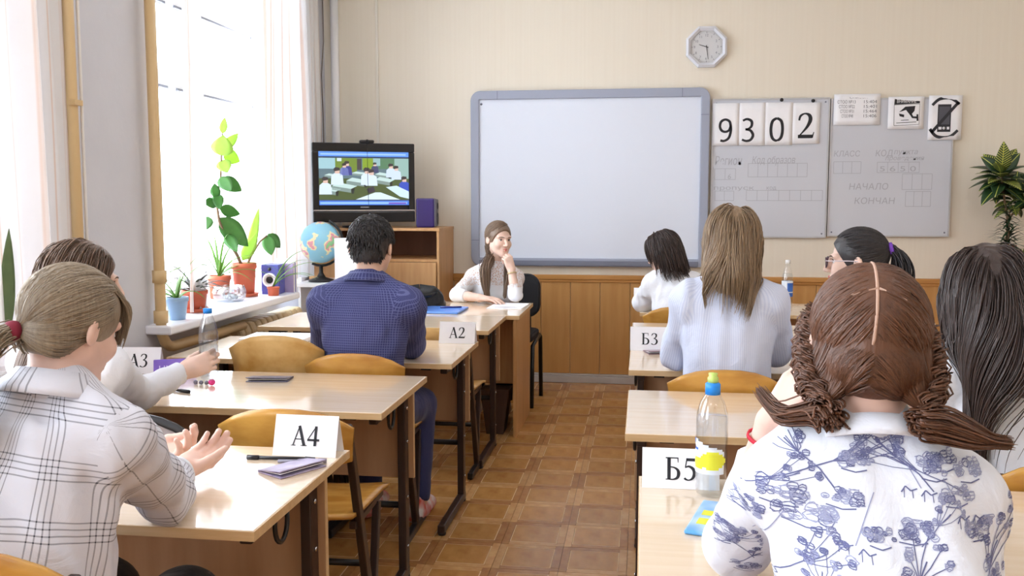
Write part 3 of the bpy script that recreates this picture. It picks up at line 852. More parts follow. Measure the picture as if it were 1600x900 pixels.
def sheet(name, px0, py0, px1, py1, label, cat, rz=0.0, grp=None):
    """sheet of paper stuck on the board; returns empty whose local frame is x right, y up, centred"""
    cx, cz = (PX(px0)+PX(px1))/2, (PZ(py0)+PZ(py1))/2
    w, hh = PX(px1)-PX(px0), PZ(py0)-PZ(py1)
    e = empty(name, (0, 0, 0), 0, label, cat, grp)
    e.matrix_world = Matrix.Translation((cx, WALL-0.0275, cz)) @ Matrix.Rotation(math.radians(90), 4, 'X') @ Matrix.Rotation(rz, 4, 'Z')
    s = MB(); nn = 6; vs = []; fs = []
    for j in range(nn+1):
        for i in range(nn+1):
            u, v = i/nn-0.5, j/nn-0.5
            vs.append((u*w, v*hh, 0.0012 + 0.004*(abs(v)*2)**4*(0.3+0.7*(u+0.5)) ))
    for j in range(nn):
        for i in range(nn):
            a = j*(nn+1)+i; fs.append((a, a+1, a+nn+2, a+nn+1))
    s.add(vs, fs, 0, True); o = s.build('paper', PAPER, e)
    md = o.modifiers.new('thickness', 'SOLIDIFY'); md.thickness = 0.0008
    return e, w, hh
for px0, px1, g, gx, gy0, gy1 in ((1114, 1156, 's9', 1123, 186, 222), (1154, 1197, 's3', 1159, 186, 222), (1195, 1240, 's0', 1204, 185, 222), (1238, 1282, '2', 1247, 179, 218)):
    nm = {'s9': 'nine', 's3': 'three', 's0': 'zero', '2': 'two'}[g]
    e, w, hh = sheet('digit_sheet', px0, 162 if g != '2' else 163, px1, 228 if g != '2' else 226, 'white paper sheet printed with a large digit %s' % nm, 'paper sheet', 0.0, 'digit sheets on the whiteboard')
    cx, cz = (PX(px0)+PX(px1))/2, (PZ(162)+PZ(228))/2
    d = MB(); sz = PZ(gy0)-PZ(gy1); glyphs(d, [g], sz, PX(gx)-cx, PZ(gy1)-cz, z=0.0026, squeeze=0.95 if g != '2' else 1.05)
    o = d.build('digit', INK, e)
INKG = mat('grey_ink', (120, 120, 130), 0.6)
e, w, hh = sheet('list_sheet', 1303, 151, 1374, 198, 'small printed list sheet with lines of numbers at the board top', 'paper sheet')
d = MB(); put_text(d, 'список', 0.022, -0.05, 0.075, 0.12)
for k in range(4):
    put_text(d, 'СТОО №%d%d' % (k+1, 3-k), 0.03, -0.13+0.01*k, 0.042-0.032*k, 0.12 - 0.015*k); put_text(d, ['15:404', '15:401', '15:464', '15:406'][k], 0.03, 0.045, 0.042-0.032*k, 0.085)
on = d.build('print', INKG, e); on.location.z = 0.0024
e, w, hh = sheet('camera_sign', 1386, 156, 1440, 205, 'white sign with a black surveillance camera and a dark header bar', 'sign')
d = MB()
d.add([(-0.078, 0.056, 0), (0.088, 0.064, 0), (0.09, 0.1, 0), (-0.076, 0.094, 0)], [(0, 1, 2, 3)])
d.ribbon([(-0.075, -0.085, 0.003), (0.088, -0.078, 0.003), (0.088, 0.06, 0.003), (-0.078, 0.054, 0.003), (-0.075, -0.085, 0.003)])
d.add([(-0.045, 0.005, 0), (-0.005, 0.042, 0), (0.06, 0.046, 0), (0.055, 0.012, 0), (0.03, -0.018, 0), (0.0, 0.02, 0)], [(0, 1, 5), (1, 2, 3, 5), (5, 3, 4)])
d.add([(-0.045, -0.004, 0), (-0.01, -0.012, 0), (-0.012, -0.03, 0), (-0.04, -0.022, 0)], [(3, 2, 1, 0)])
d.ribbon([(0.03, -0.005, 0.014), (0.045, -0.03, 0.014), (0.075, -0.032, 0.014)]); d.ribbon([(0.078, -0.055, 0.012), (0.075, -0.01, 0.012)])
d.ribbon([(-0.06, -0.068, 0.004), (0.07, -0.062, 0.004)]); d.ribbon([(-0.03, -0.05, 0.004), (0.02, -0.048, 0.004)])
on = d.build('camera_print', INK, e); on.location.z = 0.0024
d = MB(); put_text(d, 'ВНИМАНИЕ', 0.03, -0.06, 0.068, 0.125); on = d.build('header_lettering', PAPER, e); on.location.z = 0.003
e, w, hh = sheet('phone_sign', 1447, 155, 1497, 222, 'white sign with a crossed-out black mobile telephone', 'sign')
d = MB()
PH = mat('dark_print', (44, 44, 52), 0.6)
d.add([(-0.048, -0.095, 0), (0.038, -0.095, 0), (0.038, 0.09, 0), (-0.048, 0.09, 0)], [(0, 1, 2, 3)])
d.ribbon([(-0.085, -0.1, 0.02), (0.085, 0.105, 0.02)], z=0.0004)
d.ribbon(arc([(-0.085, 0.085, 0.018), (-0.04, 0.125, 0.02), (0.03, 0.13, 0.02), (0.09, 0.09, 0.018)]), z=0.0004)
d.ribbon(arc([(-0.095, -0.075, 0.02), (-0.05, -0.125, 0.02), (0.03, -0.13, 0.02), (0.085, -0.085, 0.018)]), z=0.0004)
on = d.build('phone_print', PH, e); on.location.z = 0.0026
d = MB(); d.ribbon([(-0.04, -0.07, 0.018), (-0.02, -0.07, 0.018)]); d.ribbon([(0.014, -0.07, 0.018), (0.03, -0.07, 0.018)]); d.lathe([(0.010, 0), (0.0, 0.0001)], 12, (-0.005, -0.07, 0))
on = d.build('key_print', PAPER, e); on.location.z = 0.0030
d = MB(); d.add([(-0.04, -0.045, 0), (0.03, -0.045, 0), (0.03, 0.075, 0), (-0.04, 0.075, 0)], [(0, 1, 2, 3)]); on = d.build('screen_print', mat('grey_print', (84, 84, 94), 0.6), e); on.location.z = 0.0028
# magnets
for k, (px, py, lab) in enumerate(((1222, 158, 'small dark magnet on the board over the digit zero'), (1271, 160, 'small dark magnet on the board over the digit two'))):
    d = MB(); d.lathe([(0.0, 0), (0.013, 0), (0.012, 0.006), (0.0, 0.007)], 12, (PX(px), WALL-0.0225, PZ(py)), axis=(0, -1, 0)); tag(d.build('magnet', INK), lab, 'magnet', 'board magnets')

# clock
ck = empty('wall_clock', (0.425, WALL, 2.409), 0, 'octagonal white wall clock with silver rim', 'clock')
def ngon(r, n, a0): return [(r*math.cos(a0+2*math.pi*k/n), r*math.sin(a0+2*math.pi*k/n)) for k in range(n)]
o8 = ngon(0.152, 8, math.pi/8); i8 = ngon(0.118, 8, math.pi/8)
f = MB(); vs = [(x, -0.03, z) for x, z in o8] + [(x, -0.045, z) for x, z in ngon(0.136, 8, math.pi/8)] + [(x, -0.028, z) for x, z in i8] + [(x, -0.001, z) for x, z in o8]
fs = []
for i in range(8):
    j = (i+1) % 8
    fs += [(i, 8+i, 8+j, j), (8+i, 16+i, 16+j, 8+j), (j, 24+j, 24+i, i)]
f.add(vs, fs); f.build('rim', mat('silver_white_plastic', (222, 224, 232), 0.25), ck)
f = MB(); f.add([(x, -0.02, z) for x, z in ngon(0.128, 8, math.pi/8)], [tuple(range(7, -1, -1))]); f.build('dial', mat('clock_dial', (206, 206, 208), 0.45), ck)
f = MB()
for k in range(60):
    a = 2*math.pi*k/60; r0 = 0.094 if k % 5 == 0 else 0.1; w = 0.0035 if k % 5 == 0 else 0.0012
    f.ribbon([(r0*math.sin(a), r0*math.cos(a), w), (0.106*math.sin(a), 0.106*math.cos(a), w)])
for k in range(1, 13):
    a = 2*math.pi*k/12; put_text(f, str(k), 0.024, 0.08*math.sin(a)-0.008, 0.08*math.cos(a)-0.008)
on_wall(f, 'hour_mark', INKG, ck, -0.0206)
f = MB(); f.ribbon([(0.012, -0.004, 0.006), (-0.052, 0.017, 0.004)]); on_wall(f, 'hour_hand', INK, ck, -0.0225)
f = MB(); f.ribbon([(-0.002, 0.012, 0.005), (0.012, -0.085, 0.003)]); on_wall(f, 'minute_hand', INK, ck, -0.024)
# ================================================================== television and things beside it
tv = empty('television', (-1.922, 6.285, 1.15), math.radians(24.5), 'black flat television showing a classroom picture, on the cabinet', 'television')
TVW, TB, TT = 0.352, 0.04, 0.585
f = MB()
f.box((-TVW, -0.02, TB), (TVW, 0.045, TB+0.075)); f.box((-TVW, -0.02, TT-0.06), (TVW, 0.045, TT)); f.box((-TVW, -0.02, TB+0.075), (-TVW+0.042, 0.045, TT-0.06)); f.box((TVW-0.042, -0.02, TB+0.075), (TVW, 0.045, TT-0.06))
f.build('bezel', mat('gloss_black_plastic', (22, 22, 26), 0.18), tv, bevel=0.006)
f = MB(); f.box((-TVW+0.02, 0.02, TB+0.05), (TVW-0.02, 0.09, TT-0.03)); f.build('rear_housing', BLACK_PL, tv, bevel=0.012)
f = MB(); f.box((-TVW, -0.024, TB+0.078), (TVW, -0.019, TB+0.086)); f.build('silver_strip', CHROME, tv)
f = MB(); f.box((-0.06, 0.0, 0.012), (0.06, 0.05, TB+0.02)); f.build('neck', BLACK_PL, tv, bevel=0.004)
f = MB(); f.lathe([(0.0, 0), (0.17, 0), (0.165, 0.012), (0.0, 0.014)], 28, (0.02, 0.09, 0.001)); f.build('foot', BLACK_PL, tv)
f = MB(); f.ribbon([(-0.03, 0.004, 0.006), (0.03, 0.004, 0.006)]); o = f.build('badge', mat('silver_print', (190, 190, 196), 0.4), tv)
o.matrix_local = Matrix(((1,0,0,0),(0,0,-1,-0.0205),(0,1,0,TB+0.1),(0,0,0,1)))
# picture: flat print of shapes on the screen
scr_m, nt, b = nodes_of('lit_screen')
at = nt.nodes.new('ShaderNodeAttribute'); at.attribute_name = 'shade'
b.inputs['Base Color'].default_value = (0.01, 0.01, 0.01, 1); b.inputs['Roughness'].default_value = 0.3
nt.links.new(at.outputs['Color'], b.inputs['Emission Color']); b.inputs['Emission Strength'].default_value = 0.46
sx0, sx1, sz0, sz1 = -TVW+0.042, TVW-0.042, TB+0.118, TT-0.06
PV, PF, PC = [], [], []
def shp(col, pts, lay):
    o = len(PV)
    for u, v in pts: PV.append((sx0+(sx1-sx0)*u, -0.012 - 0.00015*lay, sz0+(sz1-sz0)*v))
    PF.append(tuple(range(o, o+len(pts)))); PC.append(lin(col))
def rc_(col, u0, v0, u1, v1, lay): shp(col, [(u0, v0), (u1, v0), (u1, v1), (u0, v1)], lay)
rc_((96, 120, 130), 0, 0, 1, 1, 0); rc_((78, 92, 52), 0, .1, 1, .5, 1)
rc_((112, 136, 52), .18, .62, .42, .88, 1); rc_((160, 200, 210), 0, .68, .18, .88, 2); rc_((70, 64, 66), .42, .66, .47, .87, 2); rc_((132, 160, 48), .48, .66, .61, .88, 2)
rc_((88, 128, 96), .66, .68, .84, .88, 2); rc_((150, 184, 178), .84, .5, 1, .88, 2); rc_((150, 186, 190), .6, .74, .68, .88, 3); rc_((205, 225, 230), .20, .82, .25, .88, 3)
rc_((96, 150, 240), 0, .91, 1, 1.0, 3); rc_((168, 205, 250), .02, .94, .97, .965, 4); rc_((40, 56, 90), 0, .885, 1, .91, 3)
rc_((70, 120, 220), 0, 0, 1, .085, 3); rc_((150, 195, 250), .01, .02, .98, .06, 4); rc_((60, 70, 110), 0, .085, 1, .10, 3); rc_((120, 90, 190), .77, .02, .97, .05, 5)
def desk_(u, v, w, hgt, c=(196, 222, 220), lay=6):
    shp(c, [(u, v), (u+w*0.75, v-hgt*0.35), (u+w, v), (u+w*0.25, v+hgt*0.4)], lay)
    shp((130, 150, 146), [(u, v), (u, v-hgt*0.45), (u+w*0.75, v-hgt*0.8), (u+w*0.75, v-hgt*0.35)], lay)
    shp((46, 46, 44), [(u+w*0.75, v-hgt*0.4), (u+w*0.78, v-hgt*0.95), (u+w*0.86, v-hgt*0.9), (u+w*0.9, v-hgt*0.2)], lay-1)
def kid_(u, v, s, top=(214, 230, 248), hair=(62, 56, 58), lay=8):
    shp(top, [(u-.07*s, v-.12*s), (u+.07*s, v-.12*s), (u+.06*s, v+.06*s), (u+.02*s, v+.10*s), (u-.03*s, v+.10*s), (u-.065*s, v+.05*s)], lay)
    shp((222, 190, 176), [(u-.025*s, v+.09*s), (u+.025*s, v+.09*s), (u+.028*s, v+.16*s), (u-.026*s, v+.16*s)], lay+1)
    shp(hair, [(u-.034*s, v+.13*s), (u+.03*s, v+.15*s), (u+.028*s, v+.2*s), (u-.02*s, v+.21*s), (u-.04*s, v+.18*s)], lay+2)
for a in ((.06, .56, .2, .08), (.36, .6, .2, .08), (.62, .58, .2, .1), (.3, .46, .26, .14), (.62, .48, .22, .14), (.0, .3, .24, .14), (.14, .36, .28, .16)): desk_(*a)
for a in ((.31, .66, .8, (64, 66, 140)), (.28, .64, .7, (120, 130, 190)), (.62, .68, .6, (70, 74, 110)), (.8, .62, .8, (206, 222, 246)), (.86, .58, .8, (206, 222, 246)), (.2, .5, 1.0), (.53, .5, 1.0), (.58, .48, .95), (.07, .32, 1.0), (.95, .36, .9, (60, 84, 190))): kid_(*a)
shp((216, 236, 248), [(.4, .105), (.62, .24), (.68, .24), (.9, .105)], 12); shp((206, 230, 244), [(.74, .34), (.86, .37), (1, .26), (1, .12), (.9, .16)], 12); shp((60, 52, 66), [(.52, .3), (.6, .36), (.62, .26), (.55, .22)], 11)
me = bpy.data.meshes.new('screen'); me.from_pydata(PV, [], PF); me.materials.append(scr_m)
ca = me.color_attributes.new('shade', 'FLOAT_COLOR', 'CORNER'); buf = []
for pf, pc in zip(PF, PC): buf += list(pc)*len(pf)
ca.data.foreach_set('color', buf); me.update()
so = bpy.data.objects.new('screen', me); COL.objects.link(so); so.parent = tv
# webcam standing on the television
wc = empty('webcam', (-1.905, 6.30, 1.15+TT), math.radians(24.5), 'small black webcam on top of the television', 'webcam')
f = MB(); f.box((-0.05, -0.025, 0.0), (0.05, 0.03, 0.022)); f.build('mount', BLACK_PL, wc, bevel=0.008)
f = MB(); f.lathe([(0, 0), (0.012, 0), (0.010, 0.012), (0, 0.012)], 12, (0, -0.025, 0.014), axis=(0, -1, 0)); f.build('lens', BLACK_PL, wc)
f = MB(); f.tube([(0, -0.026, 0.0), (0.0, -0.03, -0.2), (0.005, -0.028, -0.45), (0, -0.03, -0.56)], 0.0016, 6); f.build('cable', BLACK_PL, wc)
# speaker
PURP = mat('purple_speaker_side', (58, 44, 112), 0.25); 
sp = empty('speaker', (-1.528, 6.50, 1.15), math.radians(8), 'dark purple loudspeaker beside the television on the cabinet', 'speaker')
f = MB(); f.box((-0.07, -0.09, 0), (0.06, 0.1, 0.205)); f.build('body', PURP, sp, bevel=0.012)
f = MB(); f.box((0.055, -0.085, 0.004), (0.075, 0.09, 0.2)); f.build('grille', mat('grey_speaker_front', (96, 94, 104), 0.5), sp, bevel=0.01)
for z, r in ((0.06, 0.045), (0.15, 0.026)):
    f = MB(); f.lathe([(r, 0), (r*0.9, 0.006), (r*0.3, 0.001), (0, 0.004)], 16, (0.0752, 0.0, z), axis=(1, 0, 0)); f.build('cone', BLACK_PL, sp)
# globe
gm, nt, b = nodes_of('globe_map')
tc = nt.nodes.new('ShaderNodeTexCoord'); nz = nt.nodes.new('ShaderNodeTexNoise'); nz.inputs['Scale'].default_value = 7; nz.inputs['Detail'].default_value = 4
nt.links.new(tc.outputs['Object'], nz.inputs['Vector'])
rp = nt.nodes.new('ShaderNodeValToRGB'); rp.color_ramp.interpolation = 'CONSTANT'
els = rp.color_ramp.elements; els[0].color = lin((150, 210, 234)); els[1].position = 0.50; els[1].color = lin((246, 232, 190))
for pos, c in ((0.54, (236, 160, 176)), (0.58, (150, 206, 150)), (0.62, (246, 214, 130)), (0.66, (206, 160, 200))):
    e_ = els.new(pos); e_.color = lin(c)
nt.links.new(nz.outputs['Fac'], rp.inputs[0]); nt.links.new(rp.outputs[0], b.inputs['Base Color']); b.inputs['Roughness'].default_value = 0.3
gb = empty('globe', (-2.13, 5.96, 0.80), 0, 'desk globe with pale blue oceans beside the window', 'globe')
f = MB(); R = 0.138; f.lathe([(0.0001 + R*math.sin(math.pi*k/24), -R*math.cos(math.pi*k/24)) for k in range(25)], 40, (0, 0, 0)); o = f.build('ball', gm, gb); o.location = (0, 0, 0.262); o.rotation_euler = (0.2, 0.35, 0.6)
f = MB(); ax = math.radians(23)
f.tube([(0.155*math.sin(a+ax), -0.0, 0.262 + 0.155*math.cos(a+ax)) for a in [math.radians(d) for d in range(0, 181, 12)]], 0.009, 8); f.build('meridian_arm', BLACK_PL, gb)
f = MB(); f.lathe([(0.085, 0), (0.085, 0.012), (0.03, 0.03), (0.014, 0.06), (0.012, 0.11)], 24, (0, 0, 0)); f.build('base', BLACK_PL, gb)
# white box file
f = MB(); f.box((-1.995, 5.84, 0.80), (-1.80, 5.92, 1.095)); tag(f.build('box_file', PAPER, bevel=0.003), 'white upright box file between globe and the boy', 'box file')

# black bag, folders and papers on the teacher desk
bagm = mat('black_leather', (24, 25, 28), 0.35, bump=(30, (1,1,1), 0.4, 0.02))
bagr = empty('handbag', (-1.33, 5.44, 0.70), 0.2, 'slumped black leather bag on the teacher desk', 'bag')
f = MB(); n = 20; vs = []; fs = []
for i in range(13):
    t = i/12; zz = 0.125*t
    for k in range(n):
        a = 2*math.pi*k/n
        r = (0.13*(1-0.45*t**2.2) if t < 1 else 0.001) * (1 + 0.08*math.sin(3*a+4*t) + 0.05*math.sin(7*a-6*t))
        vs.append((r*math.cos(a)*1.15, r*math.sin(a)*0.55, zz*(1+0.12*math.sin(2*a+1))))
for i in range(12):
    for k in range(n):
        l = (k+1) % n; fs.append((i*n+k, i*n+l, (i+1)*n+l, (i+1)*n+k))
f.add(vs, fs, 0, True); f.build('body', bagm, bagr)
f = MB(); f.tube([(-0.09, -0.02, 0.09), (-0.1, -0.07, 0.10), (-0.02, -0.10, 0.07), (0.07, -0.08, 0.08), (0.1, -0.02, 0.09)], 0.011, 8); f.build('strap', bagm, bagr)
BLUEF = mat('blue_plastic_folder', (92, 140, 226), 0.3, var=((108, 154, 232), 3, (1,1,1), 2)); 
f = MB(); f.box((-0.14, -0.13, 0), (0.125, 0.16, 0.012)); o = f.build('folder', BLUEF, bevel=0.004); o.location = (-1.15, 5.245, 0.701); o.rotation_euler = (0, 0, -0.03); tag(o, 'closed blue plastic folder lying on the teacher desk', 'folder')
g = MB(); g.tube([(-0.02, 0.05, 0.017), (0.1, 0.09, 0.017)], 0.005, 8); o2 = g.build('pen', mat('dark_blue_pen', (44, 52, 120), 0.3)); o2.location = (-1.15, 5.245, 0.701); tag(o2, 'dark blue pen lying across the blue folder', 'pen')
f = MB(); f.box((-0.07, -0.12, 0), (0.07, 0.12, 0.003), rot=Matrix.Rotation(-0.35, 3, 'Y')); o = f.build('paper_sheet', mat('pale_blue_paper', (200, 218, 246), 0.6)); o.location = (-1.325, 5.24, 0.728); o.rotation_euler = (0, 0, 0.2); tag(o, 'pale blue paper leaning beside the blue folder', 'paper')
f = MB(); f.box((-0.11, -0.15, 0), (0.10, 0.15, 0.004)); f.ribbon([(-0.07, -0.1, 0.006), (0.07, -0.1, 0.006)], 1, 0.0045); f.ribbon([(-0.07, -0.07, 0.006), (0.05, -0.07, 0.006)], 1, 0.0045)
o = f.build('paper_stack', [PAPER, INKG], bevel=0.001); o.location = (-0.80, 5.55, 0.7003); o.rotation_euler = (0, 0, -0.04); tag(o, 'stack of white papers at the corner of the teacher desk', 'paper')
f = MB(); f.bar((-1.52, 5.36, 0.703), (-1.40, 5.42, 0.79), 0.05, 0.004); tag(f.build('paper_roll', PAPER), 'white paper sticking up beside the black bag', 'paper')
f = MB(); f.poly_prism([(-0.05, 0, 0), (0.05, 0, 0), (0.085, 0, 0.26), (-0.085, 0, 0.26)], (0, 0.14, 0)); o = f.build('waste_bin', mat('brown_bin', (72, 46, 34), 0.5), bevel=0.004); o.location = (-0.83, 5.18, 0.0); tag(o, 'dark brown waste bin under the teacher desk', 'waste bin')

# ================================================================== cards
def card(x, y, rz, chars, label, w=0.165, hh=0.095):
    r = empty('name_card', (x, y, 0.70), rz, label, 'card', 'tent cards on the desks')
    d = 0.032; f = MB()
    f.add([(-w/2, -d, 0.0005), (w/2, -d, 0.0005), (w/2, 0, hh), (-w/2, 0, hh)], [(0, 1, 2, 3)]); f.add([(-w/2, d, 0.0005), (w/2, d, 0.0005), (w/2, 0, hh), (-w/2, 0, hh)], [(3, 2, 1, 0)])
    o = f.build('folded_paper', PAPER, r); md = o.modifiers.new('thickness', 'SOLIDIFY'); md.thickness = 0.0008; md.offset = 0
    g = MB(); s = 0.050; wd = s*(0.72*len(chars)+0.1); glyphs(g, chars, s, -wd/2+0.004, -s/2, 0.80)
    t = g.build('lettering', INK, r); a = math.atan2(hh, d)
    t.matrix_local = Matrix.Translation((0, -d/2-0.0013, hh/2+0.0004)) @ Matrix.Rotation(a, 4, 'X')
    return r
card(-0.826, 4.105, 0.0, ['A', '2'], 'folded white card lettered A2 on the boy\'s desk')
card(-1.868, 3.225, 0.12, ['A', '3'], 'folded white card lettered A3 by the brown-haired girl')
card(-0.842, 2.235, -0.02, ['A', '4'], 'folded white card lettered A4 at the desk corner', 0.168, 0.1)
card(0.092, 2.10, 0.0, ['B', '5'], 'folded white card lettered with B-shaped Cyrillic letter and 5', 0.172, 0.085)
card(0.035, 4.02, 0.0, ['B', '3'], 'folded white card lettered with Cyrillic letter and 3, before the pale blue shirt', 0.165, 0.1)
card(0.032, 5.86, 0.0, ['B', '1'], 'folded white card half hidden by the dark-haired girl\'s arm', 0.165, 0.095)

# ================================================================== bottles
PET = thin_glass('clear_bottle_plastic', (0.95, 0.96, 0.97, 1), 0.10, 0.85, 0.12)
WATER = thin_glass('drinking_water', (0.95, 0.965, 0.975, 1), 0.03, 0.6, 0.03)
BLUECAP = mat('blue_bottle_cap', (40, 140, 232), 0.35)
def bottle(loc, label, prof, water_h, cap_m, cap, labelband=None, rot=None):
    r = empty('water_bottle', loc, 0, label, 'bottle', 'water bottles')
    if rot: r.rotation_euler = rot
    f = MB(); f.lathe(prof, 28); f.build('body', PET, r)
    inner = [(max(0.0, q-0.0022), max(0.003, z)) for q, z in prof if z <= water_h]
    rr = np.interp(water_h, [z for _, z in prof], [q for q, _ in prof]) - 0.0022
    f = MB(); f.lathe([(0.0001, 0.004)] + inner[1:] + [(rr, water_h), (0.0001, water_h)], 24); f.build('water', WATER, r)
    f = MB(); f.lathe(cap, 20); f.build('cap', cap_m, r)
    if labelband:
        z0, z1, mats, fn = labelband
        f = MB(); n = 48; vs = []; fs = []; rows = 16; mi = []
        for j in range(rows+1):
            z = z0+(z1-z0)*j/rows; q = np.interp(z, [z_ for _, z_ in prof], [q_ for q_, _ in prof]) + 0.0008
            for k in range(n): vs.append((q*math.cos(2*math.pi*k/n), q*math.sin(2*math.pi*k/n), z))
        for j in range(rows):
            for k in range(n):
                m_ = fn(k/n, j/rows)
                if m_ is None: continue
                f.add([vs[j*n+k], vs[j*n+(k+1) % n], vs[(j+1)*n+(k+1) % n], vs[(j+1)*n+k]], [(0, 1, 2, 3)], m_, True)
        f.build('label', mats, r)
    return r
P1 = [(0.0001, 0.006), (0.022, 0.0), (0.031, 0.006), (0.033, 0.02), (0.0315, 0.03), (0.034, 0.042), (0.0345, 0.10), (0.033, 0.11), (0.0345, 0.12), (0.0345, 0.165), (0.033, 0.185), (0.027, 0.207), (0.018, 0.222), (0.0135, 0.228), (0.0135, 0.236)]
YEL = mat('lemon_label', (228, 228, 60), 0.45); LBL = mat('pale_label', (226, 234, 246), 0.4); BLU = mat('blue_label', (60, 110, 200), 0.4); LEAFG = mat('label_green', (140, 196, 70), 0.45)
def lab1(u, v):
    u = (u + 0.08) % 1.0
    d1 = math.hypot((u-0.66)*1.6, v-0.26); d2 = math.hypot((u-0.82)*1.7, v-0.34); 
    if d1 < 0.17 or d2 < 0.24: return 0
    if abs(v-0.62) < 0.05 and 0.5 < u < 0.66: return 2
    if abs(v-0.85) < 0.05 and 0.52 < u < 0.62: return 2
    if v < 0.9-0.9*abs(u-0.62) and 0.45 < u < 0.95 : return 1 if v > 0.48 else (3 if (u-0.82)**2 + (v-0.5)**2 < 0.006 else 1)
    return None
sport = [(0.0001, 0.226), (0.0165, 0.226), (0.0165, 0.249), (0.0125, 0.252), (0.0001, 0.2525)]
bt = bottle((0.156, 2.035, 0.7005), 'half full clear water bottle with blue sports cap and lemon label', P1, 0.178, BLUECAP, sport, (0.055, 0.135, [YEL, LBL, BLU, LEAFG], lab1))
f = MB(); f.lathe([(0.0115, 0.252), (0.012, 0.262), (0.009, 0.266), (0.010, 0.272), (0.0001, 0.274)], 16); f.build('spout', mat('yellow_green_spout', (196, 222, 120), 0.35), bt)
P2 = [(0.0001, 0.005), (0.024, 0.0), (0.032, 0.008), (0.033, 0.03), (0.033, 0.16), (0.031, 0.185), (0.02, 0.225), (0.0135, 0.24), (0.0135, 0.262)]
cap2 = [(0.0001, 0.258), (0.015, 0.258), (0.015, 0.282), (0.0001, 0.283)]
bottle((0.875, 5.80, 0.7005), 'clear bottle with blue and white label and white cap on the front desk', P2, 0.2, mat('white_bottle_cap', (240, 240, 242), 0.4), cap2,
       (0.06, 0.155, [BLU, LBL], lambda u, v: 0 if (0.3 < v < 0.85 and 0.72 < u < 0.95) or v < 0.1 or (0.1 < v < 0.25 and 0.6 < u) else 1))
P3 = [(0.0001, 0.005), (0.022, 0.0), (0.03, 0.008)] + [(0.0305 + 0.0012*(-1)**k, 0.02 + 0.0075*k) for k in range(15)] + [(0.032, 0.135), (0.0305, 0.15), (0.0315, 0.155), (0.028, 0.17), (0.0288, 0.175), (0.023, 0.193), (0.015, 0.215), (0.0125, 0.222), (0.0125, 0.23)]
PET_ = PET; PET = thin_glass('crinkled_bottle_plastic', (0.86, 0.885, 0.92, 1), 0.18, 0.8, 0.26)
bottle((-1.423, 2.88, 0.752), 'clear water bottle with blue cap held in the girl\'s hand', P3, 0.13, BLUECAP, [(0.0001, 0.222), (0.0145, 0.222), (0.0145, 0.238), (0.0001, 0.239)])

# ================================================================== small things on the desks
def booklet(x, y, z, rz, w, d, m_cover, label, open_ang=0.12, inner=None):
    r = empty('document', (x, y, z), rz, label, 'booklet', 'identity documents')
    f = MB(); f.box((-w/2, 0, 0), (w/2, d, 0.003)); f.build('lower_cover', m_cover, r, bevel=0.001)
    f = MB(); f.box((-w/2, 0, 0.003), (w/2, d, 0.006), rot=Matrix.Rotation(open_ang, 3, 'Y'), piv=(-w/2, d/2, 0.003)); f.build('upper_cover', m_cover, r, bevel=0.001)
    f = MB(); f.box((-w/2+0.004, 0.004, 0.003), (w/2-0.006, d-0.004, 0.0045), rot=Matrix.Rotation(open_ang*0.5, 3, 'Y'), piv=(-w/2, d/2, 0.003)); f.build('page', PAPER, r)
    return r
LILAC = mat('lilac_cover', (150, 138, 172), 0.35, var=((196, 188, 214), 14, (1,1,1), 2))
MAUVE = mat('mauve_cover', (140, 120, 132), 0.35, var=((168, 146, 152), 14, (1,1,1), 2))
booklet(-0.865, 2.035, 0.7005, -0.55, 0.09, 0.135, LILAC, 'lilac patterned booklet lying beside the pen in front of card A4', -0.14)
booklet(0.02, 3.93, 0.7005, -1.3, 0.09, 0.14, MAUVE, 'mauve open booklet lying in front of card B3', -0.10)
booklet(-1.40, 3.14, 0.7005, -1.45, 0.09, 0.15, mat('slate_cover', (120, 116, 134), 0.4), 'grey booklet with white pages lying behind the brown-haired girl\'s bottle', -0.12)
f = MB(); f.tube([(-0.085, 0, 0.005), (0.06, 0, 0.005)], 0.005, 8); f.tube([(0.06, 0, 0.005), (0.085, 0, 0.005)], [0.0065, 0.005], 8); f.tube([(-0.09, 0, 0.005), (-0.06, 0, 0.005)], 0.0062, 8)
o = f.build('pen', mat('pen_black', (36, 36, 40), 0.3)); o.location = (-0.885, 2.165, 0.7005); o.rotation_euler = (0, 0, 0.03); tag(o, 'black gel pen lying in front of card A4', 'pen')
f = MB(); f.tube([(-0.05, 0, 0.005), (0.05, 0, 0.005)], 0.0045, 8); f.lathe([(0, 0), (0.0065, 0), (0.0065, 0.02), (0, 0.02)], 8, (0.05, 0, 0.0065), axis=(1, 0, 0))
o = f.build('pen', mat('pen_clear_grey', (128, 124, 140), 0.3)); o.location = (-0.835, 2.145, 0.7005); o.rotation_euler = (0, 0, 0.12); tag(o, 'grey pen with dark end at the right of the lilac booklet', 'pen')
VIO = mat('violet_wrapper', (118, 88, 190), 0.3, var=((140, 110, 206), 10, (1,1,1), 2))
cw = empty('chocolate_bar', (-1.70, 3.17, 0.7005), 0.45, 'violet chocolate bar wrapper standing before card A3', 'chocolate bar')
f = MB(); f.box((-0.075, -0.006, 0), (0.075, 0.006, 0.066), rot=Matrix.Rotation(-0.5, 3, 'X'), piv=(0, 0, 0)); f.build('wrapper', VIO, cw, bevel=0.003)
f = MB(); put_text(f, 'LIN', 0.03, -0.055, 0.02, 0.045); f.ribbon([(0.02, 0.02, 0.004), (0.06, 0.02, 0.004), (0.06, 0.05, 0.004)]); o = f.build('lettering', mat('pale_violet_print', (206, 196, 236), 0.4), cw)
o.matrix_local = Matrix.Rotation(-0.5, 4, 'X') @ Matrix(((1,0,0,0),(0,0,-1,-0.0066),(0,1,0,0),(0,0,0,1)))
pk = empty('key_ring', (-1.495, 3.02, 0.7005), 0.3, 'pink pompom and beads key ring on the desk near the bottle', 'key ring')
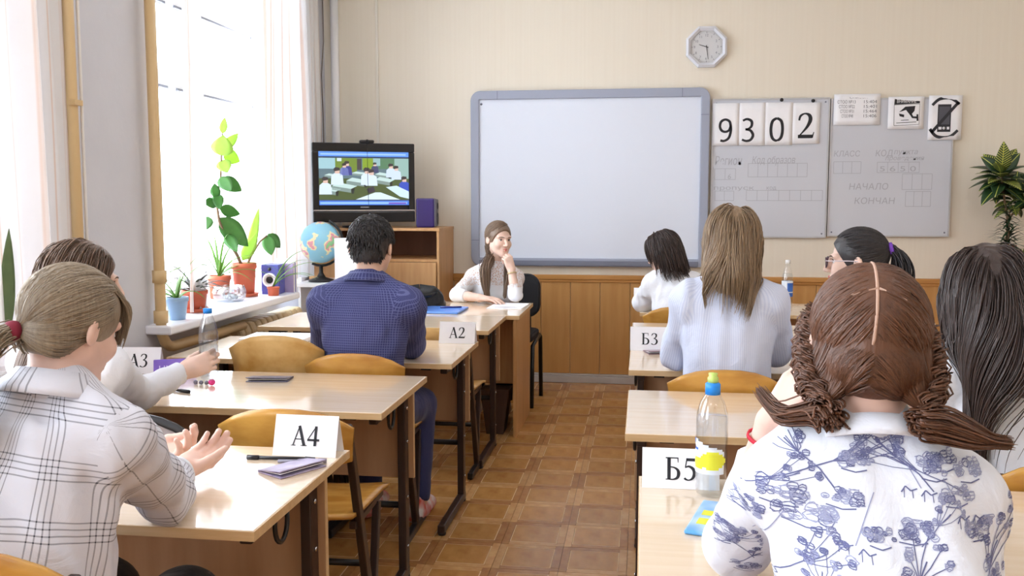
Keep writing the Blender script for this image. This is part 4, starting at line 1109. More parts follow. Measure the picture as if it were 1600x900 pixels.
f = MB(); f.lathe([(0.0001 + 0.012*math.sin(math.pi*k/8), 0.012-0.012*math.cos(math.pi*k/8)) for k in range(9)], 12, (0.01, 0.0, 0)); f.build('pompom', mat('pink_pompom', (236, 70, 150), 0.8), pk)
for x_, y_ in ((-0.01, 0.012), (-0.03, 0.02), (-0.05, 0.03)):
    f = MB(); f.lathe([(0.0001 + 0.008*math.sin(math.pi*k/6), 0.008-0.008*math.cos(math.pi*k/6)) for k in range(7)], 8, (x_, y_, 0)); f.build('bead', mat('grey_beads', (120, 116, 130), 0.3), pk)
f = MB(); f.tube([(-0.05, 0, 0.005), (0.0, 0, 0.005), (0.03, 0, 0.005)], [0.003, 0.006, 0.006], 8); o = f.build('pen', BLACK_PL); o.location = (-1.53, 2.90, 0.7005); o.rotation_euler = (0, 0, -0.3); tag(o, 'short black pen by the pink key ring', 'pen')
cm = mat('blue_wrapper', (96, 168, 232), 0.3, var=((214, 232, 248), 12, (1,1,1), 1))
cw2 = empty('snack_bar', (0.145, 1.87, 0.7005), -0.25, 'blue and white snack packet on the desk under the yellow-labelled bottle', 'snack packet')
f = MB(); f.box((-0.035, -0.1, 0), (0.035, 0.1, 0.009)); f.build('packet', cm, cw2, bevel=0.004)
f = MB(); f.box((-0.02, -0.055, 0.009), (0.012, -0.02, 0.0096)); f.box((-0.02, 0.0, 0.009), (0.012, 0.03, 0.0096)); f.build('print', YEL, cw2)
f = MB(); f.box((-0.15, -0.105, 0), (0.15, 0.105, 0.02)); o = f.build('notebook', PAPER, bevel=0.002); o.location = (-1.66, 4.06, 0.7005); o.rotation_euler = (0, 0, 0.02); tag(o, 'thick white paper block on the desk left of the boy', 'paper block')

# ================================================================== window sill: pots and plants
TERRA = mat('terracotta', (206, 106, 76), 0.6, var=((190, 92, 64), 8, (1,1,1), 3))
SOIL = mat('potting_soil', (70, 52, 42), 0.95, bump=(60, (1,1,1), 0.6, 0.01))
def pot(x, y, z, r0, r1, h, m, name, label, cat='pot', saucer=False, grp='flower pots'):
    e = empty(name, (x, y, z), 0, label, cat, grp)
    f = MB(); b0 = 0.008 if saucer else 0.0
    f.lathe([(r0*0.98, b0), (r0, b0+0.002), (r1*0.97, b0+h*0.82), (r1*1.05, b0+h*0.82), (r1*1.06, b0+h), (r1*0.92, b0+h), (r1*0.86, b0+h*0.86), (0.0001, b0+h*0.86)], 24); f.build('pot_wall', m, e)
    f = MB(); f.lathe([(r1*0.9, b0+h*0.86), (r1*0.5, b0+h*0.9), (0.0001, b0+h*0.91)], 16); f.build('soil', SOIL, e)
    if saucer:
        f = MB(); f.lathe([(r0*1.0, 0), (r0*1.35, 0.002), (r0*1.45, 0.02), (r0*1.38, 0.02), (r0*1.3, 0.006), (0.0001, 0.006)], 24); f.build('saucer', m, e)
    return e
def leafmat(name, c1, c2, tr=0.35):
    m, nt, b = nodes_of(name)
    tc = nt.nodes.new('ShaderNodeTexCoord'); nz = nt.nodes.new('ShaderNodeTexNoise'); nz.inputs['Scale'].default_value = 18
    nt.links.new(tc.outputs['Object'], nz.inputs['Vector'])
    c = mix_rgb(nt, nz.outputs['Fac'], lin(c1), lin(c2))
    nt.links.new(c, b.inputs['Base Color']); b.inputs['Roughness'].default_value = 0.35
    tl = nt.nodes.new('ShaderNodeBsdfTranslucent'); nt.links.new(c, tl.inputs[0])
    mx = nt.nodes.new('ShaderNodeMixShader'); mx.inputs[0].default_value = tr
    nt.links.new(b.outputs[0], mx.inputs[1]); nt.links.new(tl.outputs[0], mx.inputs[2]); nt.links.new(mx.outputs[0], nt.nodes['Material Output'].inputs['Surface'])
    return m
L_FIC = leafmat('ficus_leaf', (96, 150, 74), (70, 122, 66)); L_LIME = leafmat('lime_leaf', (190, 214, 110), (160, 200, 90), 0.5); L_SPI = leafmat('spider_leaf', (140, 180, 90), (104, 150, 70), 0.4)
L_DARK = leafmat('dark_leaf', (44, 74, 44), (30, 56, 36), 0.15); L_MIX = leafmat('purple_leaf', (96, 84, 84), (70, 90, 70), 0.2)
STEM = mat('woody_stem', (120, 96, 72), 0.7)
def leaf_geo(L, Wd, fold=0.12, droop=0.15, tip=1.6, nu=8):
    """leaf along +y from the origin, normal +z"""
    vs = []; fs = []
    for i in range(nu+1):
        t = i/nu
        w = Wd*0.5*(math.sin(math.pi*t**0.85)**0.75)*(1 - 0.25*t**tip) + 0.0008
        z = -droop*L*t*t
        for s in (-1, -0.5, 0, 0.5, 1):
            vs.append((s*w, L*t, z + fold*abs(s)*w - 0.02*L*math.sin(math.pi*t)))
    for i in range(nu):
        for j in range(4):
            a = i*5+j; fs.append((a, a+1, a+6, a+5))
    return vs, fs
def leaf_obj(parent, base, direction, normal, L, Wd, m, **k):
    vs, fs = leaf_geo(L, Wd, **k)
    s = MB(); s.add(vs, fs, 0, True); o = s.build('leaf', m, parent)
    y = Vector(direction).normalized(); z = Vector(normal); x = y.cross(z)
    if x.length < 1e-3: x = y.orthogonal()
    x.normalize(); z = x.cross(y)
    M_ = Matrix.Identity(4)
    for r_ in range(3): M_[r_][0] = x[r_]; M_[r_][1] = y[r_]; M_[r_][2] = z[r_]; M_[r_][3] = base[r_]
    o.matrix_local = M_
    md = o.modifiers.new('thickness', 'SOLIDIFY'); md.thickness = 0.0012
    return o
# tall ficus in the terracotta pot, its stems leaning along the window
fp = pot(-2.27, 5.06, 0.792, 0.055, 0.068, 0.185, TERRA, 'potted_ficus', 'tall rubber plant with big oval leaves in a terracotta pot', 'plant', True, 'plants on the sill')
def rel(p): return (p[0]+2.27, p[1]-5.06, p[2]-0.792)
f = MB()
stem_pts = [(-2.27, 5.06, 0.93), (-2.27, 4.98, 1.03), (-2.26, 4.82, 1.14), (-2.25, 4.72, 1.23), (-2.25, 4.69, 1.35), (-2.25, 4.75, 1.45), (-2.25, 4.77, 1.58), (-2.25, 4.79, 1.70)]
f.tube([rel(p) for p in stem_pts], [0.011, 0.010, 0.009, 0.008, 0.007, 0.006, 0.005, 0.004], 8)
st2 = [(-2.27, 5.06, 0.93), (-2.26, 5.14, 1.02), (-2.25, 5.25, 1.10), (-2.24, 5.33, 1.13)]
f.tube([rel(p) for p in st2], [0.009, 0.007, 0.006, 0.004], 8); f.build('stem', STEM, fp)
# leaves: base point, tip point, width, material
for b_, t_, w_, m_ in (((-2.25, 4.72, 1.25), (-2.18, 4.90, 1.10), 0.085, L_FIC), ((-2.25, 4.73, 1.30), (-2.2, 4.86, 1.27), 0.05, L_FIC), ((-2.25, 4.77, 1.58), (-2.2, 4.69, 1.67), 0.085, L_LIME), ((-2.25, 4.77, 1.56), (-2.2, 4.72, 1.50), 0.06, L_LIME),
                       ((-2.25, 4.75, 1.47), (-2.18, 4.71, 1.40), 0.055, L_FIC), ((-2.25, 4.76, 1.46), (-2.18, 4.84, 1.40), 0.06, L_FIC), ((-2.25, 4.79, 1.60), (-2.21, 4.90, 1.56), 0.06, L_LIME), ((-2.25, 4.79, 1.70), (-2.24, 4.80, 1.78), 0.03, L_LIME),
                       ((-2.25, 4.69, 1.36), (-2.22, 4.62, 1.42), 0.04, L_FIC), ((-2.25, 4.70, 1.38), (-2.2, 4.62, 1.31), 0.045, L_FIC), ((-2.25, 4.60, 1.26), (-2.22, 4.48, 1.20), 0.05, L_FIC), ((-2.24, 5.33, 1.13), (-2.2, 5.29, 1.03), 0.06, L_FIC),
                       ((-2.24, 5.35, 1.14), (-2.2, 5.42, 1.06), 0.055, L_FIC), ((-2.26, 5.10, 1.0), (-2.22, 5.16, 1.27), 0.04, L_LIME), ((-2.26, 5.02, 1.0), (-2.2, 5.08, 1.14), 0.05, L_LIME), ((-2.25, 4.69, 1.33), (-2.24, 4.56, 1.33), 0.045, L_FIC),
                       ((-2.25, 4.80, 1.16), (-2.17, 4.74, 1.08), 0.05, L_FIC), ((-2.25, 4.80, 1.62), (-2.2, 4.86, 1.70), 0.04, L_LIME)):
    bb = Vector(rel(b_)); tt = Vector(rel(t_)); leaf_obj(fp, bb, tt-bb, (0.42, -0.9, 0.12), (tt-bb).length*1.12, w_*1.45, m_, droop=0.05)
def grass_plant(e, z0, n, L0, L1, wd, m, seed, spread=1.0, lean=(0, 0)):
    rr = random.Random(seed)
    for k in range(n):
        a = rr.uniform(0, 2*math.pi); L = rr.uniform(L0, L1); el_ = rr.uniform(0.5, 1.25)
        dx, dy = math.cos(a)*spread + lean[0], math.sin(a)*spread + lean[1]
        pts = []; p = Vector((0, 0, z0)); d = Vector((dx*math.cos(el_), dy*math.cos(el_), math.sin(el_))).normalized(); seg = 9
        for i in range(seg+1):
            pts.append(p.copy()); p = p + d*(L/seg); d = (d + Vector((0, 0, -0.16))).normalized()
        vs = []; fs = []
        sd = Vector((-dy, dx, 0)); sd = sd.normalized() if sd.length > 1e-3 else Vector((1, 0, 0))
        for i, q in enumerate(pts):
            w = wd*0.5*(1-(i/seg)**2*0.95)
            vs += [q - sd*w + Vector((0, 0, w*0.4)), q, q + sd*w + Vector((0, 0, w*0.4))]
        for i in range(seg):
            for j in range(2): fs.append((3*i+j, 3*i+j+1, 3*i+j+4, 3*i+j+3))
        s = MB(); s.add(vs, fs, 0, True); o = s.build('leaf', m, e); md = o.modifiers.new('thickness', 'SOLIDIFY'); md.thickness = 0.001
e = pot(-2.36, 4.93, 0.792, 0.05, 0.062, 0.13, TERRA, 'potted_spider_plant', 'spider plant with pale arching leaves in front of the ficus pot', 'plant', False, 'plants on the sill')
grass_plant(e, 0.12, 16, 0.2, 0.42, 0.016, L_SPI, 3, 1.0, (0.5, 0.6))
e = pot(-2.12, 5.12, 0.792, 0.03, 0.035, 0.05, TERRA, 'seedling_pot', 'small pot with a trailing leaf that hangs over the sill edge', 'plant', False, 'plants on the sill')
grass_plant(e, 0.05, 5, 0.3, 0.44, 0.014, L_SPI, 9, 0.5, (0.9, 0.2))
e = pot(-2.14, 4.03, 0.792, 0.036, 0.05, 0.105, mat('pale_blue_cup', (150, 182, 216), 0.3), 'blue_plant_cup', 'pale blue cup with a green leaved plant at the sill end', 'plant', False, 'plants on the sill')
grass_plant(e, 0.09, 8, 0.14, 0.26, 0.02, L_SPI, 5, 0.9, (-0.3, 0.4))
e = pot(-2.20, 4.32, 0.792, 0.048, 0.062, 0.10, TERRA, 'potted_rhoeo', 'terracotta pot with dark purple green leaves beside the blue cup', 'plant', True, 'plants on the sill')
grass_plant(e, 0.09, 16, 0.12, 0.24, 0.024, L_MIX, 8, 0.9)
e = pot(-2.40, 4.22, 0.792, 0.05, 0.06, 0.11, TERRA, 'potted_grass_lily', 'pot with long light green blades at the left of the window', 'plant', False, 'plants on the sill')
grass_plant(e, 0.1, 12, 0.25, 0.4, 0.018, L_SPI, 15, 0.8, (0, -0.5))
# glass bowl
gbowl = empty('glass_bowl', (-2.24, 4.80, 0.792), 0, 'low glass bowl with pebbles in front of the ficus', 'bowl')
f = MB(); f.lathe([(0.0001, 0.003), (0.07, 0.0), (0.085, 0.02), (0.09, 0.05), (0.08, 0.085), (0.076, 0.085), (0.085, 0.05), (0.08, 0.022), (0.0001, 0.008)], 28); f.build('glass', PET, gbowl)
f = MB(); rr = random.Random(4)
for k in range(40):
    a = rr.uniform(0, 6.28); q = rr.uniform(0, 0.06); s_ = rr.uniform(0.008, 0.014); f.lathe([(0.0001 + s_*math.sin(math.pi*i/4), -s_*0.8*math.cos(math.pi*i/4)) for i in range(5)], 6, (q*math.cos(a), q*math.sin(a), 0.016 + rr.uniform(0, 0.02)))
o = f.build('pebbles', mat('grey_pebble', (150, 150, 146), 0.7, rnd=0.1), gbowl); o['kind'] = 'stuff'
# blue speaker and folders at the far end of the sill
s2 = empty('speaker', (-2.17, 5.235, 0.792), math.radians(5), 'blue loudspeaker with a white ring at the end of the window sill', 'speaker')
f = MB(); f.box((-0.05, -0.06, 0), (0.055, 0.06, 0.175)); f.build('body', mat('blue_speaker', (88, 92, 170), 0.35), s2, bevel=0.004)
f = MB(); f.lathe([(0.042, 0), (0.042, 0.004), (0.028, 0.005), (0.028, 0.001)], 24, (0.0, -0.061, 0.085), axis=(0, -1, 0)); f.build('ring', PAPER, s2)
f = MB(); f.lathe([(0.022, 0), (0.018, 0.004), (0.006, 0.001), (0.0001, 0.003)], 18, (0.0, -0.061, 0.085), axis=(0, -1, 0)); f.build('cone', BLACK_PL, s2)
f = MB(); f.lathe([(0.011, 0), (0.0001, 0.0005)], 12, (0.0, -0.0612, 0.148), axis=(0, -1, 0)); f.build('tweeter', BLACK_PL, s2)
for k, (c, hh, nm) in enumerate((((176, 160, 196), 0.175, 'lilac'), ((236, 232, 228), 0.18, 'white'), ((112, 112, 178), 0.178, 'violet'), ((230, 226, 220), 0.2, 'tall cream'))):
    f = MB(); y_ = 5.302 + 0.016*k; f.box((-2.2, y_, 0.792), (-2.07, y_+0.013, 0.792+hh)); tag(f.build('book', mat('book_cover_%d' % k, c, 0.5), bevel=0.0015), '%s book standing behind the blue speaker on the sill' % nm, 'book', 'books on the sill')
# snake plant and pot on the near sill
e = pot(-2.14, 2.72, 0.792, 0.05, 0.06, 0.11, TERRA, 'potted_snake_plant', 'snake plant with one tall pointed leaf by the near curtain', 'plant', False, 'plants on the sill')
for b_, d_, L in (((0.03, 0.1, 0.1), (0.05, 0.05, 1), 0.36), ((0.0, 0.0, 0.1), (-0.1, -0.1, 1), 0.3), ((0.0, -0.03, 0.1), (0.1, -0.3, 1), 0.28)):
    leaf_obj(e, b_, d_, (0.8, -0.6, 0), L, 0.05, L_DARK if L < 0.32 else leafmat('snake_leaf', (120, 140, 96), (90, 112, 74), 0.2), droop=0.02)

# ================================================================== plants at the right edge
def croton_mat():
    m, nt, b = nodes_of('croton_leaf')
    tc = nt.nodes.new('ShaderNodeTexCoord')
    sp_ = nt.nodes.new('ShaderNodeSeparateXYZ'); nt.links.new(tc.outputs['Object'], sp_.inputs[0])
    ax_ = math_node(nt, 'ABSOLUTE', sp_.outputs[0])
    v = math_node(nt, 'SINE', math_node(nt, 'MULTIPLY', math_node(nt, 'SUBTRACT', sp_.outputs[1], math_node(nt, 'MULTIPLY', ax_, 0.8)), 420.0))
    vein = math_node(nt, 'GREATER_THAN', v, 0.55)
    mid = math_node(nt, 'LESS_THAN', ax_, 0.0022)
    oi = nt.nodes.new('ShaderNodeObjectInfo')
    yel = math_node(nt, 'MULTIPLY', vein, math_node(nt, 'GREATER_THAN', oi.outputs['Random'], 0.55))
    fac = math_node(nt, 'MAXIMUM', yel, mid)
    c = mix_rgb(nt, fac, lin((42, 68, 40)), lin((190, 196, 90)))
    nt.links.new(c, b.inputs['Base Color']); b.inputs['Roughness'].default_value = 0.3
    return m
CROT = croton_mat()
cp = pot(2.36, 6.47, 0.965, 0.045, 0.058, 0.085, mat('brick_red_pot', (150, 66, 44), 0.5), 'potted_croton', 'tall croton with glossy yellow veined leaves at the right edge', 'plant', False, 'plants on the right cabinet')
f = MB(); f.tube([(0, 0, 0.07), (0.0, 0.0, 0.25), (-0.03, 0.01, 0.42), (-0.05, 0.02, 0.58)], [0.009, 0.008, 0.007, 0.005], 8); f.tube([(0, 0, 0.25), (0.08, 0.0, 0.36), (0.13, 0.0, 0.44)], [0.007, 0.006, 0.004], 8); f.build('stem', STEM, cp)
rr = random.Random(21)
for cx, cz, n_, L_ in ((-0.05, 0.52, 34, 0.18), (0.14, 0.41, 26, 0.16), (0.03, 0.38, 18, 0.15)):
    for k in range(n_):
        a = k*2.4 + rr.uniform(-0.2, 0.2); el_ = 1.1 - 1.5*k/n_ ; el_ = -el_ + 0.35 if False else (0.95 - 1.35*(k/n_))
        d_ = Vector((math.cos(a)*math.cos(el_), math.sin(a)*math.cos(el_)*0.75, math.sin(el_)))
        L = L_*rr.uniform(0.75, 1.1)
        leaf_obj(cp, (cx, 0.02, cz + 0.05 - 0.1*(k/n_)), d_, (0, -0.3, 1) if el_ < 0.7 else (0, -1, 0.2), L, L*0.58, CROT, droop=0.38, fold=0.25)
fe = pot(2.33, 6.36, 0.965, 0.04, 0.05, 0.07, mat('brick_red_pot', (150, 66, 44), 0.5), 'potted_palm', 'small dark bushy palm in a brick red pot below the croton', 'plant', False, 'plants on the right cabinet')
f = MB(); rr = random.Random(5)
for k in range(150):
    a = rr.uniform(0, 6.28); h0 = rr.uniform(0.06, 0.34); L = rr.uniform(0.07, 0.15)*(1.2-h0*1.3); el_ = rr.uniform(-0.1, 0.8)
    d_ = Vector((math.cos(a)*math.cos(el_), math.sin(a)*math.cos(el_), math.sin(el_)))
    vs, fs = leaf_geo(L, 0.014, 0.1, 0.35, nu=5)
    y = d_; x = y.cross(Vector((0, 0, 1))).normalized(); z = x.cross(y)
    f.add([Vector((0, 0, h0)) + x*v[0] + y*v[1] + z*v[2] for v in vs], fs, 0, True)
o = f.build('foliage', L_DARK, fe); o['kind'] = 'stuff'
f = MB(); f.tube([(0, 0, 0.05), (0, 0, 0.35)], [0.006, 0.003], 6); f.build('stem', STEM, fe)
tr_ = empty('moss_planter', (2.50, 6.36, 0.965), 0, 'violet trough with low yellow green plants on the right cabinet', 'plant', 'plants on the right cabinet')
f = MB(); f.box((-0.11, -0.04, 0), (0.14, 0.04, 0.035)); f.build('trough', mat('violet_trough', (92, 74, 140), 0.4), tr_, bevel=0.004)
f = MB(); rr = random.Random(6)
for k in range(160):
    x_, y_ = rr.uniform(-0.11, 0.14), rr.uniform(-0.04, 0.04); s_ = rr.uniform(0.015, 0.03); a = rr.uniform(0, 6.28); el_ = rr.uniform(0, 1.2)
    d_ = Vector((math.cos(a)*math.cos(el_), math.sin(a)*math.cos(el_), math.sin(el_))); vs, fs = leaf_geo(s_*1.6, s_*0.6, 0.1, 0.2, nu=4)
    x = d_.cross(Vector((0, 0, 1))).normalized(); z = x.cross(d_); f.add([Vector((x_, y_, 0.035)) + x*v[0] + d_*v[1] + z*v[2] for v in vs], fs, 0, True)
o = f.build('foliage', leafmat('moss_leaf', (150, 160, 70), (90, 120, 50), 0.25), tr_); o['kind'] = 'stuff'
# ================================================================== people: smooth implicit bodies
V3 = lambda *a: np.array(a, np.float64)
def nrm(v):
    v = np.asarray(v, float); return v/ (np.linalg.norm(v) + 1e-12)
class Field:
    """smooth union of round cones and ellipsoids, polygonised with surface nets"""
    def __init__(s): s.p = []
    def rc(s, a, b, ra, rb, k=0.02, cut=None, sub=False):
        s.p.append(('rc', V3(*a), V3(*b), ra, rb, k, cut, sub)); return s
    def el(s, c, r, R=None, k=0.02, sub=False):
        s.p.append(('el', V3(*c), V3(*r), np.eye(3) if R is None else np.asarray(R), None, k, None, sub)); return s
    def bounds(s):
        lo = np.full(3, 1e9); hi = -lo
        for q in s.p:
            if q[7]: continue
            if q[0] == 'rc':
                for c, r in ((q[1], q[3]), (q[2], q[4])): lo = np.minimum(lo, c-r); hi = np.maximum(hi, c+r)
            else:
                r = q[2].max(); lo = np.minimum(lo, q[1]-r); hi = np.maximum(hi, q[1]+r)
        return lo, hi
    def mesh(s, h, disp=None, cuts=(), dispmax=0.0):
        lo, hi = s.bounds(); lo = lo - 3*h - dispmax; hi = hi + 3*h + dispmax
        n = np.ceil((hi-lo)/h).astype(int) + 1
        ax = [lo[i] + h*np.arange(n[i]) for i in range(3)]
        F = np.full(tuple(n), 1.0, np.float32)
        for kind, A, B, C, D, k, cut, sub in s.p:
            if kind == 'rc':
                r = max(C, D); l = np.minimum(A, B)-r; u = np.maximum(A, B)+r
            else:
                r = B.max(); l = A-r; u = A+r
            m = k + 3*h + dispmax
            i0 = np.clip(((l-m-lo)/h).astype(int), 0, n-1); i1 = np.clip(((u+m-lo)/h).astype(int)+2, 1, n)
            X, Y, Z = np.meshgrid(ax[0][i0[0]:i1[0]], ax[1][i0[1]:i1[1]], ax[2][i0[2]:i1[2]], indexing='ij', sparse=True)
            if kind == 'rc':
                ba = B-A; L2 = max(ba@ba, 1e-9)
                t = ((X-A[0])*ba[0] + (Y-A[1])*ba[1] + (Z-A[2])*ba[2])/L2
                tc_ = np.clip(t, 0, 1)
                d = np.sqrt((X-A[0]-tc_*ba[0])**2 + (Y-A[1]-tc_*ba[1])**2 + (Z-A[2]-tc_*ba[2])**2) - (C + (D-C)*tc_)
                if cut is not None:
                    d = np.maximum(d, (t-cut)*math.sqrt(L2))
            else:
                dx, dy, dz = X-A[0], Y-A[1], Z-A[2]
                q0 = (dx*C[0,0]+dy*C[1,0]+dz*C[2,0]); q1 = (dx*C[0,1]+dy*C[1,1]+dz*C[2,1]); q2 = (dx*C[0,2]+dy*C[1,2]+dz*C[2,2])
                k0 = np.sqrt((q0/B[0])**2 + (q1/B[1])**2 + (q2/B[2])**2); k1 = np.sqrt((q0/B[0]**2)**2 + (q1/B[1]**2)**2 + (q2/B[2]**2)**2) + 1e-9
                d = k0*(k0-1)/k1
            sl = (slice(i0[0], i1[0]), slice(i0[1], i1[1]), slice(i0[2], i1[2]))
            f = F[sl]
            if sub:
                hh = np.clip(0.5 - 0.5*(f+d)/k, 0, 1); F[sl] = f + (-d-f)*hh + k*hh*(1-hh)
            else:
                hh = np.clip(0.5 + 0.5*(d-f)/k, 0, 1); F[sl] = f + (d-f)*(1-hh) - k*hh*(1-hh)
        if disp is not None or cuts:
            X, Y, Z = np.meshgrid(*ax, indexing='ij', sparse=True)
            if disp is not None: F = F + disp(X, Y, Z).astype(np.float32)
            for nn, dd in cuts: F = np.maximum(F, (X*nn[0] + Y*nn[1] + Z*nn[2] - dd).astype(np.float32))
        return surfnet(F, lo, h)
def surfnet(F, lo, h):
    S = F < 0
    cnt = np.zeros(tuple(np.array(F.shape)-1), np.int8)
    offs = [(a, b, c) for a in (0, 1) for b in (0, 1) for c in (0, 1)]
    nx, ny, nz = F.shape
    for a, b, c in offs: cnt += S[a:nx-1+a, b:ny-1+b, c:nz-1+c]
    act = (cnt > 0) & (cnt < 8)
    idx = np.full(cnt.shape, -1, np.int32); I = np.argwhere(act); idx[act] = np.arange(len(I))
    acc = np.zeros((len(I), 3)); num = np.zeros(len(I))
    for ax_ in range(3):
        o = [0, 1, 2]; o.remove(ax_)
        for p in (0, 1):
            for q in (0, 1):
                a = np.zeros(3, int); a[o[0]] = p; a[o[1]] = q; b = a.copy(); b[ax_] = 1
                va = F[I[:,0]+a[0], I[:,1]+a[1], I[:,2]+a[2]]; vb = F[I[:,0]+b[0], I[:,1]+b[1], I[:,2]+b[2]]
                cr = (va < 0) != (vb < 0); t = np.where(cr, va/np.where(cr, va-vb, 1), 0)
                acc += (a[None, :] + t[:, None]*(b-a)[None, :])*cr[:, None]; num += cr
    verts = lo + h*(I + acc/num[:, None])
    faces = []
    for ax_ in range(3):
        u, v = (ax_+1) % 3, (ax_+2) % 3
        s0 = [slice(1, None)]*3; s0[ax_] = slice(0, -1); s1 = [slice(1, None)]*3; s1[ax_] = slice(1, None)
        a = S[tuple(s0)]; b = S[tuple(s1)]
        E_ = np.argwhere(a != b); 
        if not len(E_): continue
        base = E_ + 1; base[:, ax_] -= 1
        inside = S[base[:,0], base[:,1], base[:,2]]
        ok = np.all(base < np.array(cnt.shape), axis=1); base = base[ok]; inside = inside[ok]
        eu = np.zeros(3, int); eu[u] = 1; ev = np.zeros(3, int); ev[v] = 1
        def g(q): return idx[q[:,0], q[:,1], q[:,2]]
        quad = np.stack([g(base-eu-ev), g(base-ev), g(base), g(base-eu)], 1)
        quad[~inside] = quad[~inside][:, ::-1]
        faces.append(quad)
    faces = np.concatenate(faces); faces = faces[(faces >= 0).all(1)]
    return verts, faces
def merge(parts):
    V, F, o = [], [], 0
    for v, f in parts: V.append(v); F.append(f+o); o += len(v)
    return np.concatenate(V), np.concatenate(F)

def frame_az(az, tilt, roll=0.0):
    az, t, r = map(math.radians, (az, tilt, roll))
    fw = V3(math.sin(az)*math.cos(t), math.cos(az)*math.cos(t), -math.sin(t)); rt = V3(math.cos(az), -math.sin(az), 0)
    up = np.cross(rt, fw)
    rt2 = rt*math.cos(r) + up*math.sin(r); up2 = up*math.cos(r) - rt*math.sin(r)
    return np.stack([rt2, fw, up2], 1)

def head_field(c, R, s=1.0, neck=None):
    f = Field(); W = lambda *p: c + R @ (V3(*p)*s)
    f.el(W(0, -0.015, 0.03), V3(0.073, 0.092, 0.084)*s, R, 0.01)
    f.el(W(0, 0.022, -0.035), V3(0.058, 0.062, 0.074)*s, R, 0.02*s)
    for q in (-1, 1):
        f.rc(W(q*0.052, 0.004, -0.045), W(q*0.014, 0.066, -0.094), 0.018*s, 0.016*s, 0.025*s)
        f.el(W(q*0.036, 0.056, -0.028), V3(0.026, 0.026, 0.026)*s, R, 0.02*s)
        f.rc(W(q*0.046, 0.066, 0.022), W(q*0.012, 0.083, 0.018), 0.009*s, 0.009*s, 0.014*s)
    f.el(W(0, 0.070, -0.098), V3(0.02, 0.015, 0.014)*s, R, 0.02*s)
    f.el(W(0, 0.076, -0.060), V3(0.026, 0.014, 0.018)*s, R, 0.012*s)
    for q in (-1, 1):
        f.el(W(q*0.0305, 0.0895, 0.002), V3(0.0135, 0.0125, 0.0085)*s, R, 0.010*s, sub=True)
    f.rc(W(0, 0.082, 0.012), W(0, 0.105, -0.030), 0.008*s, 0.0105*s, 0.012*s)
    for q in (-1, 1): f.el(W(q*0.0105, 0.094, -0.034), V3(0.008, 0.009, 0.0065)*s, R, 0.006*s)
    f.rc(W(-0.018, 0.0845, -0.0575), W(0.018, 0.0845, -0.0575), 0.0045*s, 0.0045*s, 0.005*s); f.rc(W(0, 0.089, -0.0575), W(0, 0.0889, -0.0576), 0.005*s, 0.005*s, 0.005*s)
    f.rc(W(-0.014, 0.0845, -0.0690), W(0.014, 0.0845, -0.0690), 0.0055*s, 0.0055*s, 0.005*s)
    for q in (-1, 1):
        Re = R @ np.array(Matrix.Rotation(q*0.35, 3, 'Z'))
        f.el(W(q*0.079, -0.014, -0.006), V3(0.0085, 0.017, 0.028)*s, Re, 0.010*s)
        f.el(W(q*0.087, -0.006, -0.002), V3(0.006, 0.009, 0.016)*s, Re, 0.005*s, sub=True)
    if neck is not None:
        n0 = W(0, -0.022, -0.055); f.rc(n0, neck, 0.050*s, 0.054*s, 0.02)
        f.rc(neck, neck + V3(0, 0, -0.06), 0.054*s, 0.07*s, 0.02)
    return f, W

def hand_prims(f, wrist, elbow, fdir, dors, side, s=1.0, curl=(15, 25, 15), spread=3.0, thumb=(0.55, 0.75, -0.35), thumb2=(0.25, 0.9, -0.35), curls=None, fore=0.10, fr=1.0):
    """side: 'R' or 'L'; fdir fingers direction; dors back-of-hand direction"""
    F_ = nrm(fdir); D_ = nrm(np.asarray(dors, float) - F_*np.dot(dors, F_)); T_ = np.cross(D_, F_) if side == 'R' else np.cross(F_, D_)
    wr = np.asarray(wrist, float); eb = np.asarray(elbow, float); back = wr + nrm(eb-wr)*fore
    f.rc(back, wr, 0.034*s, 0.0255*s, 0.01)
    P_ = lambda t, y, d: wr + (T_*t + F_*y + D_*d)*s
    fx = (0.027, 0.009, -0.0095, -0.027); fl = ((.040, .025, .020), (.044, .028, .021), (.041, .026, .021), (.032, .020, .018)); my = (0.088, 0.091, 0.086, 0.078)
    f.el(P_(0.0, 0.045, -0.002), V3(0.036, 0.050, 0.0145)*s, np.stack([T_, F_, D_], 1), 0.012)
    f.rc(wr, P_(0, 0.03, 0), 0.024*s, 0.02*s, 0.015)
    for i in range(4):
        m = P_(fx[i], my[i], 0.001); f.rc(P_(fx[i]*0.6, 0.02, 0), m, 0.011*s, 0.0105*s, 0.010)
        c = curls[i] if curls else curl
        a = 0.0; p = m; r0 = (0.0095, 0.0098, 0.0093, 0.0080)[i]*s*fr
        sa = math.radians(spread*(1.5-i))
        for j in range(3):
            a += math.radians(c[j]); d = (F_*math.cos(sa) + T_*math.sin(sa))*math.cos(a) - D_*math.sin(a)
            q = p + d*fl[i][j]*s; f.rc(p, q, r0*(1-0.1*j), r0*(0.93-0.1*j), 0.0035); p = q
    b0 = P_(0.018, 0.018, -0.006); d1 = T_*thumb[0]+F_*thumb[1]+D_*thumb[2]; d1 = nrm(d1); p1 = b0 + d1*0.046*s
    f.rc(b0, p1, 0.0155*s, 0.0115*s, 0.012); d2 = nrm(T_*thumb2[0]+F_*thumb2[1]+D_*thumb2[2]); p2 = p1 + d2*0.032*s; p3 = p2 + nrm(d2*0.85 - D_*0.1)*0.024*s
    f.rc(p1, p2, 0.0112*s, 0.0098*s, 0.004); f.rc(p2, p3, 0.0098*s, 0.008*s, 0.003)

